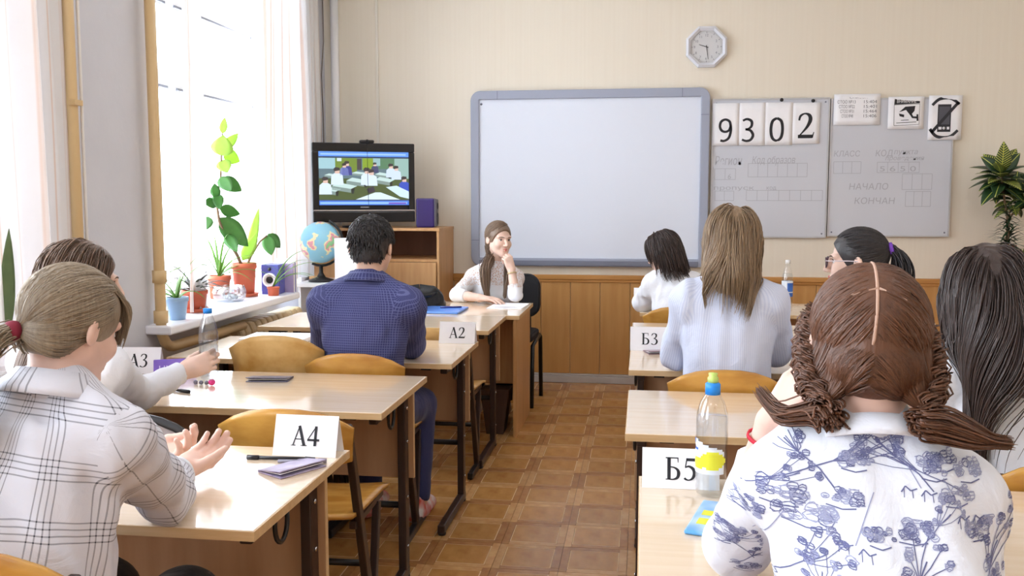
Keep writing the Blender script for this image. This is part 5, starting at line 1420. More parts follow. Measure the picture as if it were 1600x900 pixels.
def torso_prims(f, J, W=1.0, D=1.0, g=0.0, bust=0.0, k=0.05, slump=0.0):
    lat = nrm(J['shR']-J['shL']); up = nrm(J['neck']-J['pel']); fw = nrm(np.cross(up, lat)); lat = np.cross(fw, up)
    R = np.stack([lat, fw, up], 1); ch = J['chest']; pel = J['pel']; mid = pel*0.5+ch*0.5
    f.el(pel, V3(0.165*W+g, 0.125*D+g, 0.12+g), R, k); f.el(mid, V3(0.132*W+g, 0.10*D+g, 0.17+g), R, k); f.el(ch, V3(0.150*W+g, 0.105*D+g, 0.155+g), R, k)
    i0 = J['shL'] + lat*0.045; i1 = J['shR'] - lat*0.045
    f.rc(i0, i1, 0.054+g, 0.054+g, k)
    f.rc(J['neck'], J['shL'], 0.046+g, 0.046+g, k*0.8); f.rc(J['neck'], J['shR'], 0.046+g, 0.046+g, k*0.8)
    if bust:
        for q in (-1, 1): f.el(ch + lat*q*0.075 + fw*0.085 - up*0.02, V3(0.062, 0.05, 0.06)*bust, R, 0.04)
    return R

def folds(seed, amp, scale=0.07, zs=0.5):
    r = np.random.default_rng(seed); ks = []
    for i in range(7):
        d = r.normal(size=3); d[2] *= zs; d /= np.linalg.norm(d); ks.append((d*2*math.pi/(scale*r.uniform(0.6, 1.6)), r.uniform(0, 6.28), r.normal(size=3)*6))
    def fn(X, Y, Z):
        o = 0
        for k_, ph, w in ks:
            o = o + np.sin(X*k_[0] + Y*k_[1] + Z*k_[2] + ph + 1.3*np.sin(X*w[0] + Y*w[1] + Z*w[2]))
        return amp*o/2.6
    return fn

def seg_uv(V, F, J, R, arms):
    """cloth coordinates per face corner: round the torso, along and round the sleeves"""
    c = (J['pel']+J['chest'])/2; q = (V-c) @ R
    U = [np.stack([np.arctan2(q[:, 0], -q[:, 1])*0.15, q[:, 2]], 1)]; per = [0.15*2*math.pi]
    dist = [np.where(np.abs(q[:, 2]) < 0.6, np.sqrt((q[:, 0]/1.3)**2 + q[:, 1]**2) - 0.115, 9.0)]
    for a, b, r in arms:
        a, b = np.asarray(a), np.asarray(b); ba = b-a; L = np.linalg.norm(ba); t = np.clip(((V-a) @ ba)/L**2, 0, 1)
        dist.append(np.linalg.norm(V-a-t[:, None]*ba, axis=1) - r)
        ax_ = ba/L; side = nrm(np.cross(ax_, V3(0.35, -0.9, 0.25))); oth = np.cross(ax_, side); rel_ = V-a
        U.append(np.stack([np.arctan2(rel_ @ side, rel_ @ oth)*0.055 + 0.3, -(rel_ @ ax_)], 1)); per.append(0.055*2*math.pi)
    D = np.stack(dist, 0)[:, F].mean(2); reg = D.argmin(0); U = np.stack(U, 0)
    uv = U[reg[:, None], F]; p = np.array(per)[reg][:, None]
    uv[:, :, 0] += np.round((uv[:, :1, 0]-uv[:, :, 0])/p)*p
    return uv.reshape(-1, 2)

def skin(name, c): return mat(name, c, 0.48, spec=0.35, sss=0.0, var=(tuple(int(v*0.965) for v in c), 22, (1,1,1), 3), bump=(220, (1,1,1), 0.06, 0.002))
SKIN = skin('fair_skin', (232, 198, 182)); SKIN2 = skin('rosy_skin', (232, 194, 178)); SKIN3 = skin('warm_skin', (232, 190, 166))
LIP = mat('lips', (198, 112, 108), 0.4); EYEW = mat('eye_white', (236, 232, 230), 0.25); IRIS = mat('iris', (66, 56, 50), 0.2); BROW = mat('eyebrow', (92, 70, 56), 0.8)
def hairmat(name, c1, c2, rough=0.42):
    m, nt, b = nodes_of(name)
    at = nt.nodes.new('ShaderNodeAttribute'); at.attribute_name = 'tone'
    tc = nt.nodes.new('ShaderNodeTexCoord'); mp = nt.nodes.new('ShaderNodeMapping'); mp.inputs['Scale'].default_value = (60, 60, 6)
    nz = nt.nodes.new('ShaderNodeTexNoise'); nz.inputs['Scale'].default_value = 3.0; nz.inputs['Detail'].default_value = 4
    nt.links.new(tc.outputs['Object'], mp.inputs[0]); nt.links.new(mp.outputs[0], nz.inputs['Vector'])
    fac = math_node(nt, 'ADD', math_node(nt, 'MULTIPLY', at.outputs['Fac'], 0.42), math_node(nt, 'MULTIPLY', nz.outputs['Fac'], 0.55))
    c = mix_rgb(nt, fac, lin(c1), lin(c2)); nt.links.new(c, b.inputs['Base Color'])
    b.inputs['Roughness'].default_value = rough; b.inputs['Specular IOR Level'].default_value = 0.55
    bp = nt.nodes.new('ShaderNodeBump'); bp.inputs['Strength'].default_value = 0.35; bp.inputs['Distance'].default_value = 0.004
    nt.links.new(nz.outputs['Fac'], bp.inputs['Height']); nt.links.new(bp.outputs[0], b.inputs['Normal'])
    return m

# ---- hair: strands that slide over the head and shoulders
def ell_push(P, c, R, r):
    q = ((P-c) @ R)/r; n = np.linalg.norm(q, axis=-1, keepdims=True)
    return np.where(n < 1, c + ((q/np.maximum(n, 1e-6))*r) @ R.T, P)
def cap_push(P, a, b, r):
    ba = b-a; t = np.clip(((P-a) @ ba)/(ba@ba), 0, 1)[..., None]; c = a + t*ba; d = P-c; n = np.linalg.norm(d, axis=-1, keepdims=True)
    return np.where(n < r, c + d/np.maximum(n, 1e-6)*r, P)
def tubes(paths, r, seed, tip=0.25, sides=3, mid=1.0):
    """paths (N,S,3) -> strand tube mesh"""
    N, S, _ = paths.shape; rng = np.random.default_rng(seed)
    T_ = np.gradient(paths, axis=1); T_ /= np.linalg.norm(T_, axis=2, keepdims=True) + 1e-9
    ref = rng.normal(size=(N, 1, 3)); A = np.cross(T_, ref); A /= np.linalg.norm(A, axis=2, keepdims=True) + 1e-9; B = np.cross(T_, A)
    t = np.linspace(0, 1, S); prof = (0.6 + 0.4*np.minimum(1, t/0.15))*np.where(t > 0.6, 1-(1-tip)*((t-0.6)/0.4)**1.5, 1.0)
    rr = (np.asarray(r) if np.ndim(r) else np.full(N, r))*rng.uniform(0.75, 1.25, N)
    V = []
    for k in range(sides):
        a = 2*math.pi*k/sides; V.append(paths + (A*math.cos(a) + B*math.sin(a))*(rr[:, None]*prof[None, :])[:, :, None])
    V = np.stack(V, 2).reshape(-1, 3)
    i = np.arange(N)[:, None, None]*S*sides + np.arange(S-1)[None, :, None]*sides; k = np.arange(sides)[None, None, :]; l = (k+1) % sides
    F = np.stack([i+k, i+l, i+sides+l, i+sides+k], -1).reshape(-1, 4)
    tone = np.repeat(rng.uniform(0, 1, N), S*sides)
    return V, F, tone
def scalp(n, seed, R, c, s, grow=1.03, cond=None):
    rng = np.random.default_rng(seed); out = []
    while len(out) < n:
        d = rng.normal(size=3); d /= np.linalg.norm(d)
        if d[1] > 0.42 and d[2] < 0.62: continue
        if d[2] < (-0.62 if d[1] > -0.2 else -0.86): continue
        if d[1] > 0.12 and d[2] < 0.0: continue
        if cond and not cond(d): continue
        out.append(d)
    d = np.array(out); loc = d*V3(0.073, 0.092, 0.084)*s*grow + V3(0, -0.015, 0.03)*s
    return c + loc @ R.T, d
def hair_cap(c, R, s, grow=0.010, zcut=-0.075, front=0.042):
    f = Field(); W = lambda *p: c + R @ (V3(*p)*s)
    f.el(W(0, -0.017, 0.032), V3(0.073+grow, 0.092+grow, 0.084+grow)*s, R, 0.01); f.el(W(0, -0.05, -0.03), V3(0.056+grow*0.6, 0.046+grow, 0.056)*s, R, 0.02)
    n1 = R @ nrm(V3(0, .85, -.53)); n2 = R @ V3(0, 0, -1.0)
    return f, [(n1, n1 @ c + front*s), (n2, n2 @ c - zcut*s)]
def run_hair(P0, D0, length, S, c, R, s, caps, rng, layer, g=0.36, wave=0.0, pull=None, tang=1.0, cling=0.7, narrow=0.35):
    """march strands under gravity, kept outside the head and the shoulders"""
    N = len(P0); P = P0.copy(); D = D0/np.linalg.norm(D0, axis=1, keepdims=True); out = [P.copy()]
    st = (length/(S-1)); st = st[:, None] if np.ndim(st) else st
    er = V3(0.073, 0.092, 0.084)*s; ec = c + R @ (V3(0, -0.015, 0.03)*s)
    ph = rng.uniform(0, 6.28, (N, 1)); wdir = rng.normal(size=(N, 3))
    nr = (P-ec) @ R/er**2 @ R.T; nr /= np.linalg.norm(nr, axis=1, keepdims=True)
    D = D - nr*(np.sum(D*nr, 1, keepdims=True)*tang); D /= np.linalg.norm(D, axis=1, keepdims=True) + 1e-9
    for i in range(1, S):
        D = D*(1-g) + g*V3(0, 0, -1) + (pull(P, i/S) if pull else 0); D /= np.linalg.norm(D, axis=1, keepdims=True)
        Q = P + D*st + wave*wdir*np.sin(ph + i*0.9)
        q = ((Q-ec) @ R)/(er + 0.0115*s + layer[:, None]); n = np.linalg.norm(q, axis=1, keepdims=True)
        Q = np.where(n < 1, ec + ((q/np.maximum(n, 1e-6))*(er + 0.0115*s + layer[:, None])) @ R.T, Q)
        up_ = ((Q-ec) @ R)[:, 2:3] > 0.0; n2 = np.linalg.norm(((Q-ec) @ R)/(er + 0.0115*s + layer[:, None]), axis=1, keepdims=True); Q = np.where(up_ & (n2 > 1), Q + ((ec + (Q-ec)/n2) - Q)*cling, Q)
        lo_ = (Q-ec) @ R; rm = np.linalg.norm(lo_[:, :2]/(er + 0.0115*s + layer[:, None])[:, :2], axis=1, keepdims=True); sh = np.where((lo_[:, 2:3] <= 0) & (rm > 1), 1 - narrow*(1-1/np.maximum(rm, 1e-6)), 1.0); lo_[:, :2] *= sh; Q = ec + lo_ @ R.T
        for a, b, r in caps: 
            ba = b-a; t = np.clip(((Q-a) @ ba)/(ba@ba), 0, 1)[:, None]; cc = a+t*ba; d = Q-cc; nn = np.linalg.norm(d, axis=1, keepdims=True)
            Q = np.where(nn < r+layer[:, None], cc + d/np.maximum(nn, 1e-6)*(r+layer[:, None]), Q)
        D = Q-P; D /= np.linalg.norm(D, axis=1, keepdims=True) + 1e-9; P = Q; out.append(P.copy())
    out = np.stack(out, 1)
    for _ in range(4): out[:, 1:-1] = 0.5*out[:, 1:-1] + 0.25*(out[:, :-2] + out[:, 2:])
    return out
def tail_path(p0, d0, L, S, n, rng, spread, caps, g=0.2, layer=0.0, end_spread=1.0):
    """a bundle (pony tail) of strands leaving a tie"""
    P = p0 + rng.normal(size=(n, 3))*0.006; D = np.tile(nrm(d0), (n, 1)) + rng.normal(size=(n, 3))*0.10; out = [P.copy()]; st = L*rng.uniform(0.8, 1.05, n)[:, None]/(S-1); off = rng.normal(size=(n, 3))
    lay = layer + rng.uniform(0, 0.02, n)
    for i in range(1, S):
        D = D/np.linalg.norm(D, axis=1, keepdims=True) + g*V3(0, 0, -1); D /= np.linalg.norm(D, axis=1, keepdims=True)
        Q = P + D*st + off*spread*math.cos(math.pi*min(1, i/S*1.1))*0.03
        for a, b, r in caps:
            ba = b-a; t = np.clip(((Q-a) @ ba)/(ba@ba), 0, 1)[:, None]; cc = a+t*ba; d = Q-cc; nn = np.linalg.norm(d, axis=1, keepdims=True)
            Q = np.where(nn < r+lay[:, None], cc + d/np.maximum(nn, 1e-6)*(r+lay[:, None]), Q)
        D = Q-P; P = Q; out.append(P.copy())
    return np.stack(out, 1)
def slide_to(P0, target, c, R, s, S, lift, sag=None, grow=0.0115):
    """strands combed over the skull from roots to a target point (array or point)"""
    er = V3(0.073, 0.092, 0.084)*s; ec = c + R @ (V3(0, -0.015, 0.03)*s); tg = np.broadcast_to(target, P0.shape); out = []
    for i in range(S):
        t = i/(S-1); Q = P0*(1-t) + tg*t
        if sag is not None: Q = Q + np.asarray(sag)*math.sin(math.pi*t)
        e2 = er + (grow*s + lift[:, None]*er*math.sin(math.pi*t)); q = ((Q-ec) @ R)/e2; n = np.linalg.norm(q, axis=1, keepdims=True)
        Q = np.where((n < 1) | (i == 0), ec + ((q/np.maximum(n, 1e-6))*e2) @ R.T, Q)
        Q = ell_push(Q, c + R @ (V3(0, -0.05, -0.03)*s), R, V3(0.056, 0.046, 0.050)*s + 0.0125); out.append(Q)
    return np.stack(out, 1)

def build_hair(parent, m, parts, name='hair'):
    V, F, T_ = [], [], []; o = 0
    for p in parts:
        v, f = p[0], p[1]; t = p[2] if len(p) > 2 else np.full(len(v), 0.45)
        V.append(v); F.append(f+o); T_.append(t); o += len(v)
    return np_mesh(name, np.concatenate(V), np.concatenate(F), m, parent, True, None, np.concatenate(T_))

def eyes(parent, W, R, s, gaze=(0, 1, 0), lash=True, lid=0.6):
    for q in (-1, 1):
        c = W(q*0.0308, 0.0672, 0.002); g = R @ nrm(gaze); r = 0.0110*s
        f = MB(); f.lathe([(0.0001 + r*math.sin(math.pi*k/10), -r*math.cos(math.pi*k/10)) for k in range(11)], 14, tuple(c)); e = f.build('eye', EYEW, parent)
        f = MB(); ir = 0.0060*s; f.lathe([(ir, 0), (ir*0.9, 0.0010), (0.0001, 0.0014)], 14, tuple(c + g*(math.sqrt(r*r-ir*ir)+0.0002)), axis=tuple(g)); f.build('iris', IRIS, e)
        up = R[:, 2]; f = MB(); pts = [W(q*(0.0308 + 0.0120*math.cos(a)), 0.0785 - 0.007*abs(math.cos(a))**2, 0.0030 + 0.0060*math.sin(a)) for a in [math.radians(d) for d in range(0, 181, 20)]]
        f.tube([tuple(p) for p in pts], 0.0017*s, 5); f.build('eyelash', BROW, e)
        f = MB(); pts = [W(q*x, y_, z) for x, y_, z in ((0.013, 0.0905, 0.0185), (0.025, 0.0865, 0.0220), (0.038, 0.0795, 0.0215), (0.047, 0.0735, 0.0175))]
        f.tube([tuple(p) for p in pts], [0.0022*s, 0.0028*s, 0.0023*s, 0.0012*s], 5); f.build('eyebrow', BROW, parent)
def lips(parent, W, s):
    f = Field(); R1 = 0.0042*s
    f.rc(W(-0.017, 0.0865, -0.0585), W(0, 0.0925, -0.0565), 0.0026*s, 0.0042*s, 0.003); f.rc(W(0.017, 0.0865, -0.0585), W(0, 0.0925, -0.0565), 0.0026*s, 0.0042*s, 0.003)
    f.rc(W(-0.015, 0.0865, -0.0655), W(0.015, 0.0865, -0.0655), 0.003*s, 0.003*s, 0.004); f.el(W(0, 0.0880, -0.0672), V3(0.011, 0.0055, 0.0050)*s, None, 0.004)
    v, fc = f.mesh(0.0016); np_mesh('lips', v, fc, LIP, parent)

def base_body(J, W=1.0, D=1.0, s=1.0, slim=0.012, h=0.013, arms=True):
    f = Field(); torso_prims(f, J, W*0.93, D*0.9, -slim, 0, 0.05)
    for q in 'LR':
        if arms:
            f.rc(J['sh'+q], J['el'+q], 0.043*s, 0.036*s, 0.03); f.rc(J['el'+q], J['wr'+q], 0.035*s, 0.025*s, 0.02)
        f.rc(J['hip'+q], J['kn'+q], 0.074*s, 0.052*s, 0.04); f.rc(J['kn'+q], J['an'+q], 0.05*s, 0.036*s, 0.02)
        f.rc(J['an'+q], J['an'+q] + J['toe']*0.12 + V3(0, 0, -0.03), 0.036, 0.026, 0.02)
    return f.mesh(h)
def lower_clothes(parent, J, m, shoe_m, name='trousers', s=1.0, h=0.012, shoes=True, rnd=0.0):
    f = Field(); f.el(J['pel'] + V3(0, 0, -0.03), V3(0.175*s, 0.14*s, 0.10), None, 0.03)
    for q in 'LR':
        f.rc(J['hip'+q], J['kn'+q], 0.092*s, 0.07*s, 0.04); f.rc(J['kn'+q], J['an'+q], 0.068*s, 0.055*s, 0.02, cut=0.97)
    v, fc = f.mesh(h, folds(3, 0.002, 0.08), dispmax=0.003); np_mesh(name, v, fc, m, parent)
    if shoes:
        for q in 'LR':
            f = Field(); a = J['an'+q]; t = J['toe']; z0 = V3(a[0], a[1], 0.0)
            f.rc(z0 + V3(0, 0, 0.045) - t*0.03, z0 + V3(0, 0, 0.04) + t*0.05, 0.042, 0.04, 0.02); f.rc(z0 + V3(0, 0, 0.04) + t*0.05, z0 + V3(0, 0, 0.034) + t*0.15, 0.04, 0.033, 0.02); f.rc(z0 + V3(0, 0, 0.05) - t*0.02, z0 + V3(0, 0, 0.10) - t*0.02, 0.04, 0.04, 0.02)
            v, fc = f.mesh(0.008, cuts=[(V3(0, 0, -1), -0.001)]); np_mesh('shoe', v, fc, shoe_m, parent)
def legs(J, fwd=(0, 1, 0), spread=0.09, knee=0.40, kz=0.50, az=0.07, shin=0.0):
    fw = nrm(fwd); lat = V3(fw[1], -fw[0], 0); p = J['pel']
    for q, s_ in (('L', -1), ('R', 1)):
        J['hip'+q] = p + lat*s_*0.085 + V3(0, 0, -0.02); J['kn'+q] = V3(p[0], p[1], 0) + lat*s_*spread + fw*knee + V3(0, 0, kz)
        J['an'+q] = V3(J['kn'+q][0], J['kn'+q][1], az) + fw*shin
    J['toe'] = fw; return J
def joints(**k): return {a: V3(*b) for a, b in k.items()}
def collar(parent, J, c_neck, R, m, r0=0.062, r1=0.075, h=0.035, gap=60, tilt=0.25, name='collar', th=0.003):
    """folded shirt collar: standing band and the fall that lies outside it, open at the throat"""
    f = MB(); n = 30; vs = []; fs = []; prof = [(r0*0.97, -0.012), (r0, h), (r0+0.006, h+0.003), (r1*1.04, h*0.15), (r1*1.06, -0.006)]
    for i in range(n+1):
        a = math.radians(gap/2 + (360-gap)*i/n)
        for r, z in prof:
            fwd_low = 0.012*max(0, math.cos(a)); vs.append(c_neck + R @ V3(r*math.sin(a), r*math.cos(a)*1.05, z - fwd_low - tilt*r*math.cos(a)*0.6))
    k = len(prof)
    for i in range(n):
        for j in range(k-1): fs.append((i*k+j, i*k+j+1, (i+1)*k+j+1, (i+1)*k+j))
    uv = np.array([(i*0.011 + 0.05, 0.03 + 0.012*j) for i in range(n+1) for j in range(k)])
    o = np_mesh(name, np.array(vs), np.array(fs), m, parent, True, uv); md = o.modifiers.new('thickness', 'SOLIDIFY'); md.thickness = th; return o
def shirt(parent, J, m, W=1.0, D=1.0, t=0.014, bust=0.0, seed=1, amp=0.0022, h=0.0075, sl=(0.056, 0.048, 0.047, 0.036), cut=0.97, name='shirt', forearm=True, hem=None, neckcut=None, extra=None, fold_scale=0.07, sleeve_k=0.03):
    f = Field(); R = torso_prims(f, J, W, D, t, bust); arms = []
    for q in 'LR':
        if 'el'+q not in J: continue
        f.rc(J['sh'+q], J['el'+q], sl[0], sl[1], sleeve_k)
        if forearm is True or forearm == q or (isinstance(forearm, (set, tuple)) and q in forearm): f.rc(J['el'+q], J['wr'+q], sl[2], sl[3], 0.018, cut=cut if not isinstance(cut, dict) else cut[q])
        arms += [(J['sh'+q], J['el'+q], sl[0]), (J['el'+q], J['wr'+q], sl[2])]
    if extra: extra(f)
    cuts = []
    if hem is not None: cuts.append((V3(0, 0, -1), -hem))
    if neckcut is not None: cuts.append(neckcut)
    v, fc = f.mesh(h, folds(seed, amp, fold_scale), cuts, dispmax=0.006)
    o = np_mesh(name, v, fc, m, parent, True, None); l_ = o.data.uv_layers.new(name='UVMap'); l_.data.foreach_set('uv', seg_uv(v, fc, J, R, arms).astype(np.float32).ravel())
    return o, v, fc, R
def body_obj(parent, parts, m):
    v, f = merge(parts); return np_mesh('body', v, f, m, parent)
# ================================================================== cloth materials
def uv_sep(nt):
    u = nt.nodes.new('ShaderNodeUVMap'); u.uv_map = 'UVMap'; s = nt.nodes.new('ShaderNodeSeparateXYZ'); nt.links.new(u.outputs[0], s.inputs[0]); return s.outputs[0], s.outputs[1]
def weave(nt, b, scale=900, strength=0.15):
    tc = nt.nodes.new('ShaderNodeTexCoord'); nz = nt.nodes.new('ShaderNodeTexNoise'); nz.inputs['Scale'].default_value = 15; nz.inputs['Detail'].default_value = 6; nz.inputs['Distortion'].default_value = 0.8
    nt.links.new(tc.outputs['Object'], nz.inputs['Vector']); bp = nt.nodes.new('ShaderNodeBump'); bp.inputs['Strength'].default_value = strength; bp.inputs['Distance'].default_value = 0.03
    nt.links.new(nz.outputs['Fac'], bp.inputs['Height']); nt.links.new(bp.outputs[0], b.inputs['Normal'])
def plain_cloth(name, c, strength=0.2):
    m, nt, b = nodes_of(name); b.inputs['Base Color'].default_value = lin(c); b.inputs['Roughness'].default_value = 0.8; b.inputs['Sheen Weight'].default_value = 0.15; weave(nt, b, strength=strength); return m
def band(nt, x, period, spacing, width, count):
    m_ = math_node(nt, 'FLOORED_MODULO', x, period) if False else math_node(nt, 'MODULO', math_node(nt, 'ADD', x, 100*period), period)
    inside = math_node(nt, 'LESS_THAN', m_, spacing*count); l_ = math_node(nt, 'LESS_THAN', math_node(nt, 'MODULO', m_, spacing), width)
    return math_node(nt, 'MULTIPLY', inside, l_)
def plaid_cloth():
    m, nt, b = nodes_of('white_plaid_cotton'); u, v = uv_sep(nt)
    a = band(nt, u, 0.098, 0.0105, 0.0024, 4); c = band(nt, v, 0.098, 0.0105, 0.0024, 4)
    cross = math_node(nt, 'MULTIPLY', a, c); any_ = math_node(nt, 'MAXIMUM', a, c)
    col = mix_rgb(nt, math_node(nt, 'MULTIPLY', any_, 0.62), lin((216, 217, 228)), lin((96, 96, 108))); col = mix_rgb(nt, cross, col, lin((60, 60, 72)))
    nt.links.new(col, b.inputs['Base Color']); b.inputs['Roughness'].default_value = 0.8; weave(nt, b, strength=0.25); return m
def check_cloth():
    m, nt, b = nodes_of('navy_check_wool'); u, v = uv_sep(nt)
    a = band(nt, u, 0.0095, 0.0095, 0.0022, 1); c = band(nt, v, 0.0095, 0.0095, 0.0022, 1)
    col = mix_rgb(nt, math_node(nt, 'MULTIPLY', math_node(nt, 'MAXIMUM', a, c), 0.55), lin((54, 58, 108)), lin((118, 124, 172)))
    nt.links.new(col, b.inputs['Base Color']); b.inputs['Roughness'].default_value = 0.85; weave(nt, b, strength=0.25); return m
def stripe_cloth():
    m, nt, b = nodes_of('pale_blue_striped_cotton'); u, v = uv_sep(nt)
    a = band(nt, u, 0.0085, 0.0085, 0.0035, 1)
    col = mix_rgb(nt, math_node(nt, 'MULTIPLY', a, 0.5), lin((208, 214, 234)), lin((178, 188, 218))); nt.links.new(col, b.inputs['Base Color']); b.inputs['Roughness'].default_value = 0.75; weave(nt, b, strength=0.25); return m
def lace_cloth(z0):
    m, nt, b = nodes_of('white_lace_knit'); tc = nt.nodes.new('ShaderNodeTexCoord'); s = nt.nodes.new('ShaderNodeSeparateXYZ'); nt.links.new(tc.outputs['Object'], s.inputs[0])
    vo = nt.nodes.new('ShaderNodeTexVoronoi'); vo.feature = 'DISTANCE_TO_EDGE'; vo.inputs['Scale'].default_value = 75; nt.links.new(tc.outputs['Object'], vo.inputs['Vector'])
    hole = math_node(nt, 'MULTIPLY', math_node(nt, 'GREATER_THAN', vo.outputs[0], 0.12), math_node(nt, 'GREATER_THAN', s.outputs[2], z0))
    col = mix_rgb(nt, math_node(nt, 'MULTIPLY', hole, 0.8), lin((232, 233, 238)), lin((206, 174, 156))); nt.links.new(col, b.inputs['Base Color']); b.inputs['Roughness'].default_value = 0.8; weave(nt, b, strength=0.15); return m
PLAID, CHECK, STRIPE, LACE = plaid_cloth(), check_cloth(), stripe_cloth(), lace_cloth(0.80)
WHITEC = plain_cloth('white_cotton', (228, 230, 238)); WHITEC2 = plain_cloth('white_knit', (222, 224, 232)); BLOUSE = plain_cloth('white_printed_blouse', (226, 230, 242), 0.25)
NAVY = plain_cloth('navy_trouser_cloth', (44, 50, 98)); BLACKC = plain_cloth('black_cloth', (28, 28, 34)); GREYC = plain_cloth('charcoal_cloth', (58, 56, 62))
SHOE_W = mat('white_red_trainer', (232, 226, 224), 0.5, var=((214, 84, 70), 22, (1,1,1), 1)); SHOE_B = mat('black_shoe', (30, 28, 30), 0.4); SHOE_L = mat('pale_shoe', (206, 200, 196), 0.5)
H_LIGHT = hairmat('ash_blond_hair', (96, 82, 68), (180, 162, 138)); H_BROWN = hairmat('brown_hair', (58, 42, 34), (126, 98, 78)); H_DARK = hairmat('dark_brown_hair', (30, 22, 22), (74, 56, 50)); H_BLACK = hairmat('black_hair', (22, 20, 22), (58, 52, 54))
H_RED = hairmat('chestnut_hair', (52, 30, 22), (124, 80, 54)); H_HONEY = hairmat('honey_brown_hair', (84, 64, 48), (176, 148, 116)); H_TEACH = hairmat('light_brown_hair', (84, 66, 54), (150, 124, 102))

def person(loc, label):
    p = empty('person', loc, 0, label, 'person'); ABSP.add(p.name); return p
def grp(o): o['group'] = 'pupils at the desks'

# ------------------------------------------------------------------ the boy
p = person((-1.07, 3.5, 0), 'boy with short dark hair in a navy checked jacket, seen from behind'); grp(p)
J = joints(pel=(-1.07, 3.445, .545), chest=(-1.068, 3.475, .835), neck=(-1.063, 3.51, 1.02), shL=(-1.235, 3.485, .938), shR=(-.898, 3.485, .938), elL=(-1.295, 3.66, .76), wrL=(-1.13, 3.85, .745), elR=(-.93, 3.66, .76), wrR=(-1.03, 3.86, .745))
legs(J, (0.12, 1, 0), 0.11, 0.33, 0.49, 0.08, -0.05)
R = frame_az(2, 10); c = V3(-1.06, 3.555, 1.158); hf, W = head_field(c, R, 1.0, J['neck'])
hp = Field(); hand_prims(hp, J['wrL'], J['elL'], (0.6, 0.6, -0.05), (0, 0, 1), 'L', 1.0); hp2 = Field(); hand_prims(hp2, J['wrR'], J['elR'], (-0.6, 0.5, -0.05), (0, 0, 1), 'R', 1.0)
body_obj(p, [base_body(J), hf.mesh(0.005), hp.mesh(0.005), hp2.mesh(0.005)], SKIN3)
shirt(p, J, CHECK, 1.02, 1.0, 0.018, 0, 5, 0.0026, 0.0075, (0.068, 0.056, 0.056, 0.044), 0.98, 'jacket', hem=0.58)
collar(p, J, J['neck'] + V3(0, 0.0, 0.005), R, CHECK, 0.066, 0.09, 0.032, 70, 0.1)
lower_clothes(p, J, NAVY, SHOE_W)
rng = np.random.default_rng(2)
f, cuts = hair_cap(c, R, 1.0, 0.010, -0.065, 0.05); capm = f.mesh(0.005, folds(8, 0.002, 0.03), cuts, 0.004)
P0, d = scalp(1600, 3, R, c, 1.0, 1.10, lambda d: not (abs(d[0]) > 0.75 and d[2] < 0.05)); D0 = (d*0.3 + V3(0.1, 0.25, -0.45) + rng.normal(size=d.shape)*0.35) @ R.T
pa = run_hair(P0, D0, rng.uniform(0.02, 0.042, 1600)*np.where(d[:, 2] > 0.2, 1.15, 0.7), 6, c, R, 1.0, [], rng, rng.uniform(0.000, 0.007, 1600), 0.2, tang=0.75)
build_hair(p, H_BLACK, [capm, tubes(pa, 0.0026, 1, 0.1)])

# ------------------------------------------------------------------ girl in the plaid shirt
p = person((-1.07, 1.5, 0), 'girl in a white plaid shirt with cupped hands and blond ponytail'); grp(p)
J = joints(pel=(-1.09, 1.40, .55), chest=(-1.07, 1.455, .82), neck=(-1.035, 1.505, .995), shL=(-1.20, 1.50, .945), shR=(-.905, 1.485, .925), elL=(-1.30, 1.76, .752), wrL=(-1.205, 2.03, .740), elR=(-.948, 1.715, .750), wrR=(-1.03, 1.90, .738))
legs(J, (0.1, 1, 0), 0.10, 0.40, 0.50, 0.08, 0.05)
R = frame_az(18, 20, -3); c = V3(-1.028, 1.552, 1.118); s = 0.90; hf, W = head_field(c, R, s, J['neck'])
hL = Field(); hand_prims(hL, J['wrL'] + V3(0.02, 0.012, 0.0), J['elL'], (0.90, 0.22, 0.02), (0.05, 0.45, -1), 'L', 0.92, fr=1.18, spread=-1, curls=((30, 36, 20), (34, 38, 22), (38, 40, 22), (42, 42, 24)), thumb=(0.45, 0.85, -0.2), thumb2=(0.1, 0.98, -0.1))
hR = Field(); hand_prims(hR, J['wrR'] + V3(0.006, 0.02, 0.004), J['elR'], (0.12, 0.95, 0.06), (-0.55, 0.10, -1), 'R', 0.92, fr=1.18, spread=-2, curls=((18, 32, 20), (22, 34, 22), (26, 36, 22), (30, 36, 22)), thumb=(0.35, 0.8, -0.55), thumb2=(0.1, 0.95, -0.3))
body_obj(p, [base_body(J, 0.95, 0.95), hf.mesh(0.0042), hL.mesh(0.0028), hR.mesh(0.0028)], SKIN2)
def drape(f): f.rc(V3(-1.09, 1.40, .70), V3(-1.09, 1.40, .46), 0.155, 0.19, 0.06); f.rc(V3(-0.99, 1.44, .72), V3(-0.97, 1.43, .46), 0.07, 0.085, 0.05)
shirt(p, J, PLAID, 1.02, 1.0, 0.014, 0.5, 12, 0.0052, 0.0065, (0.057, 0.055, 0.052, 0.041), 0.96, 'shirt', hem=0.47, extra=drape, fold_scale=0.075)
collar(p, J, J['neck'] + V3(0, -0.005, 0.008), frame_az(10, 15), PLAID, 0.060, 0.082, 0.034, 70, 0.1)
for q in 'LR':
    f = MB(); a, b_ = J['wr'+q], J['el'+q]; d_ = nrm(b_-a); ring = []
    f.tube([tuple(a + d_*t) for t in (0.004, 0.012, 0.03, 0.05)], [0.041, 0.044, 0.046, 0.048], 24, caps=False); o = f.build('cuff', WHITEC, p); md = o.modifiers.new('thickness', 'SOLIDIFY'); md.thickness = 0.004
lower_clothes(p, J, BLACKC, SHOE_B, 'skirt')
rng = np.random.default_rng(4)
f, cuts = hair_cap(c, R, s, 0.010, -0.07, 0.045); capm = f.mesh(0.0045, None, cuts)
tie = W(-0.012, -0.113, -0.035); P0, d = scalp(2200, 5, R, c, s, 1.08)
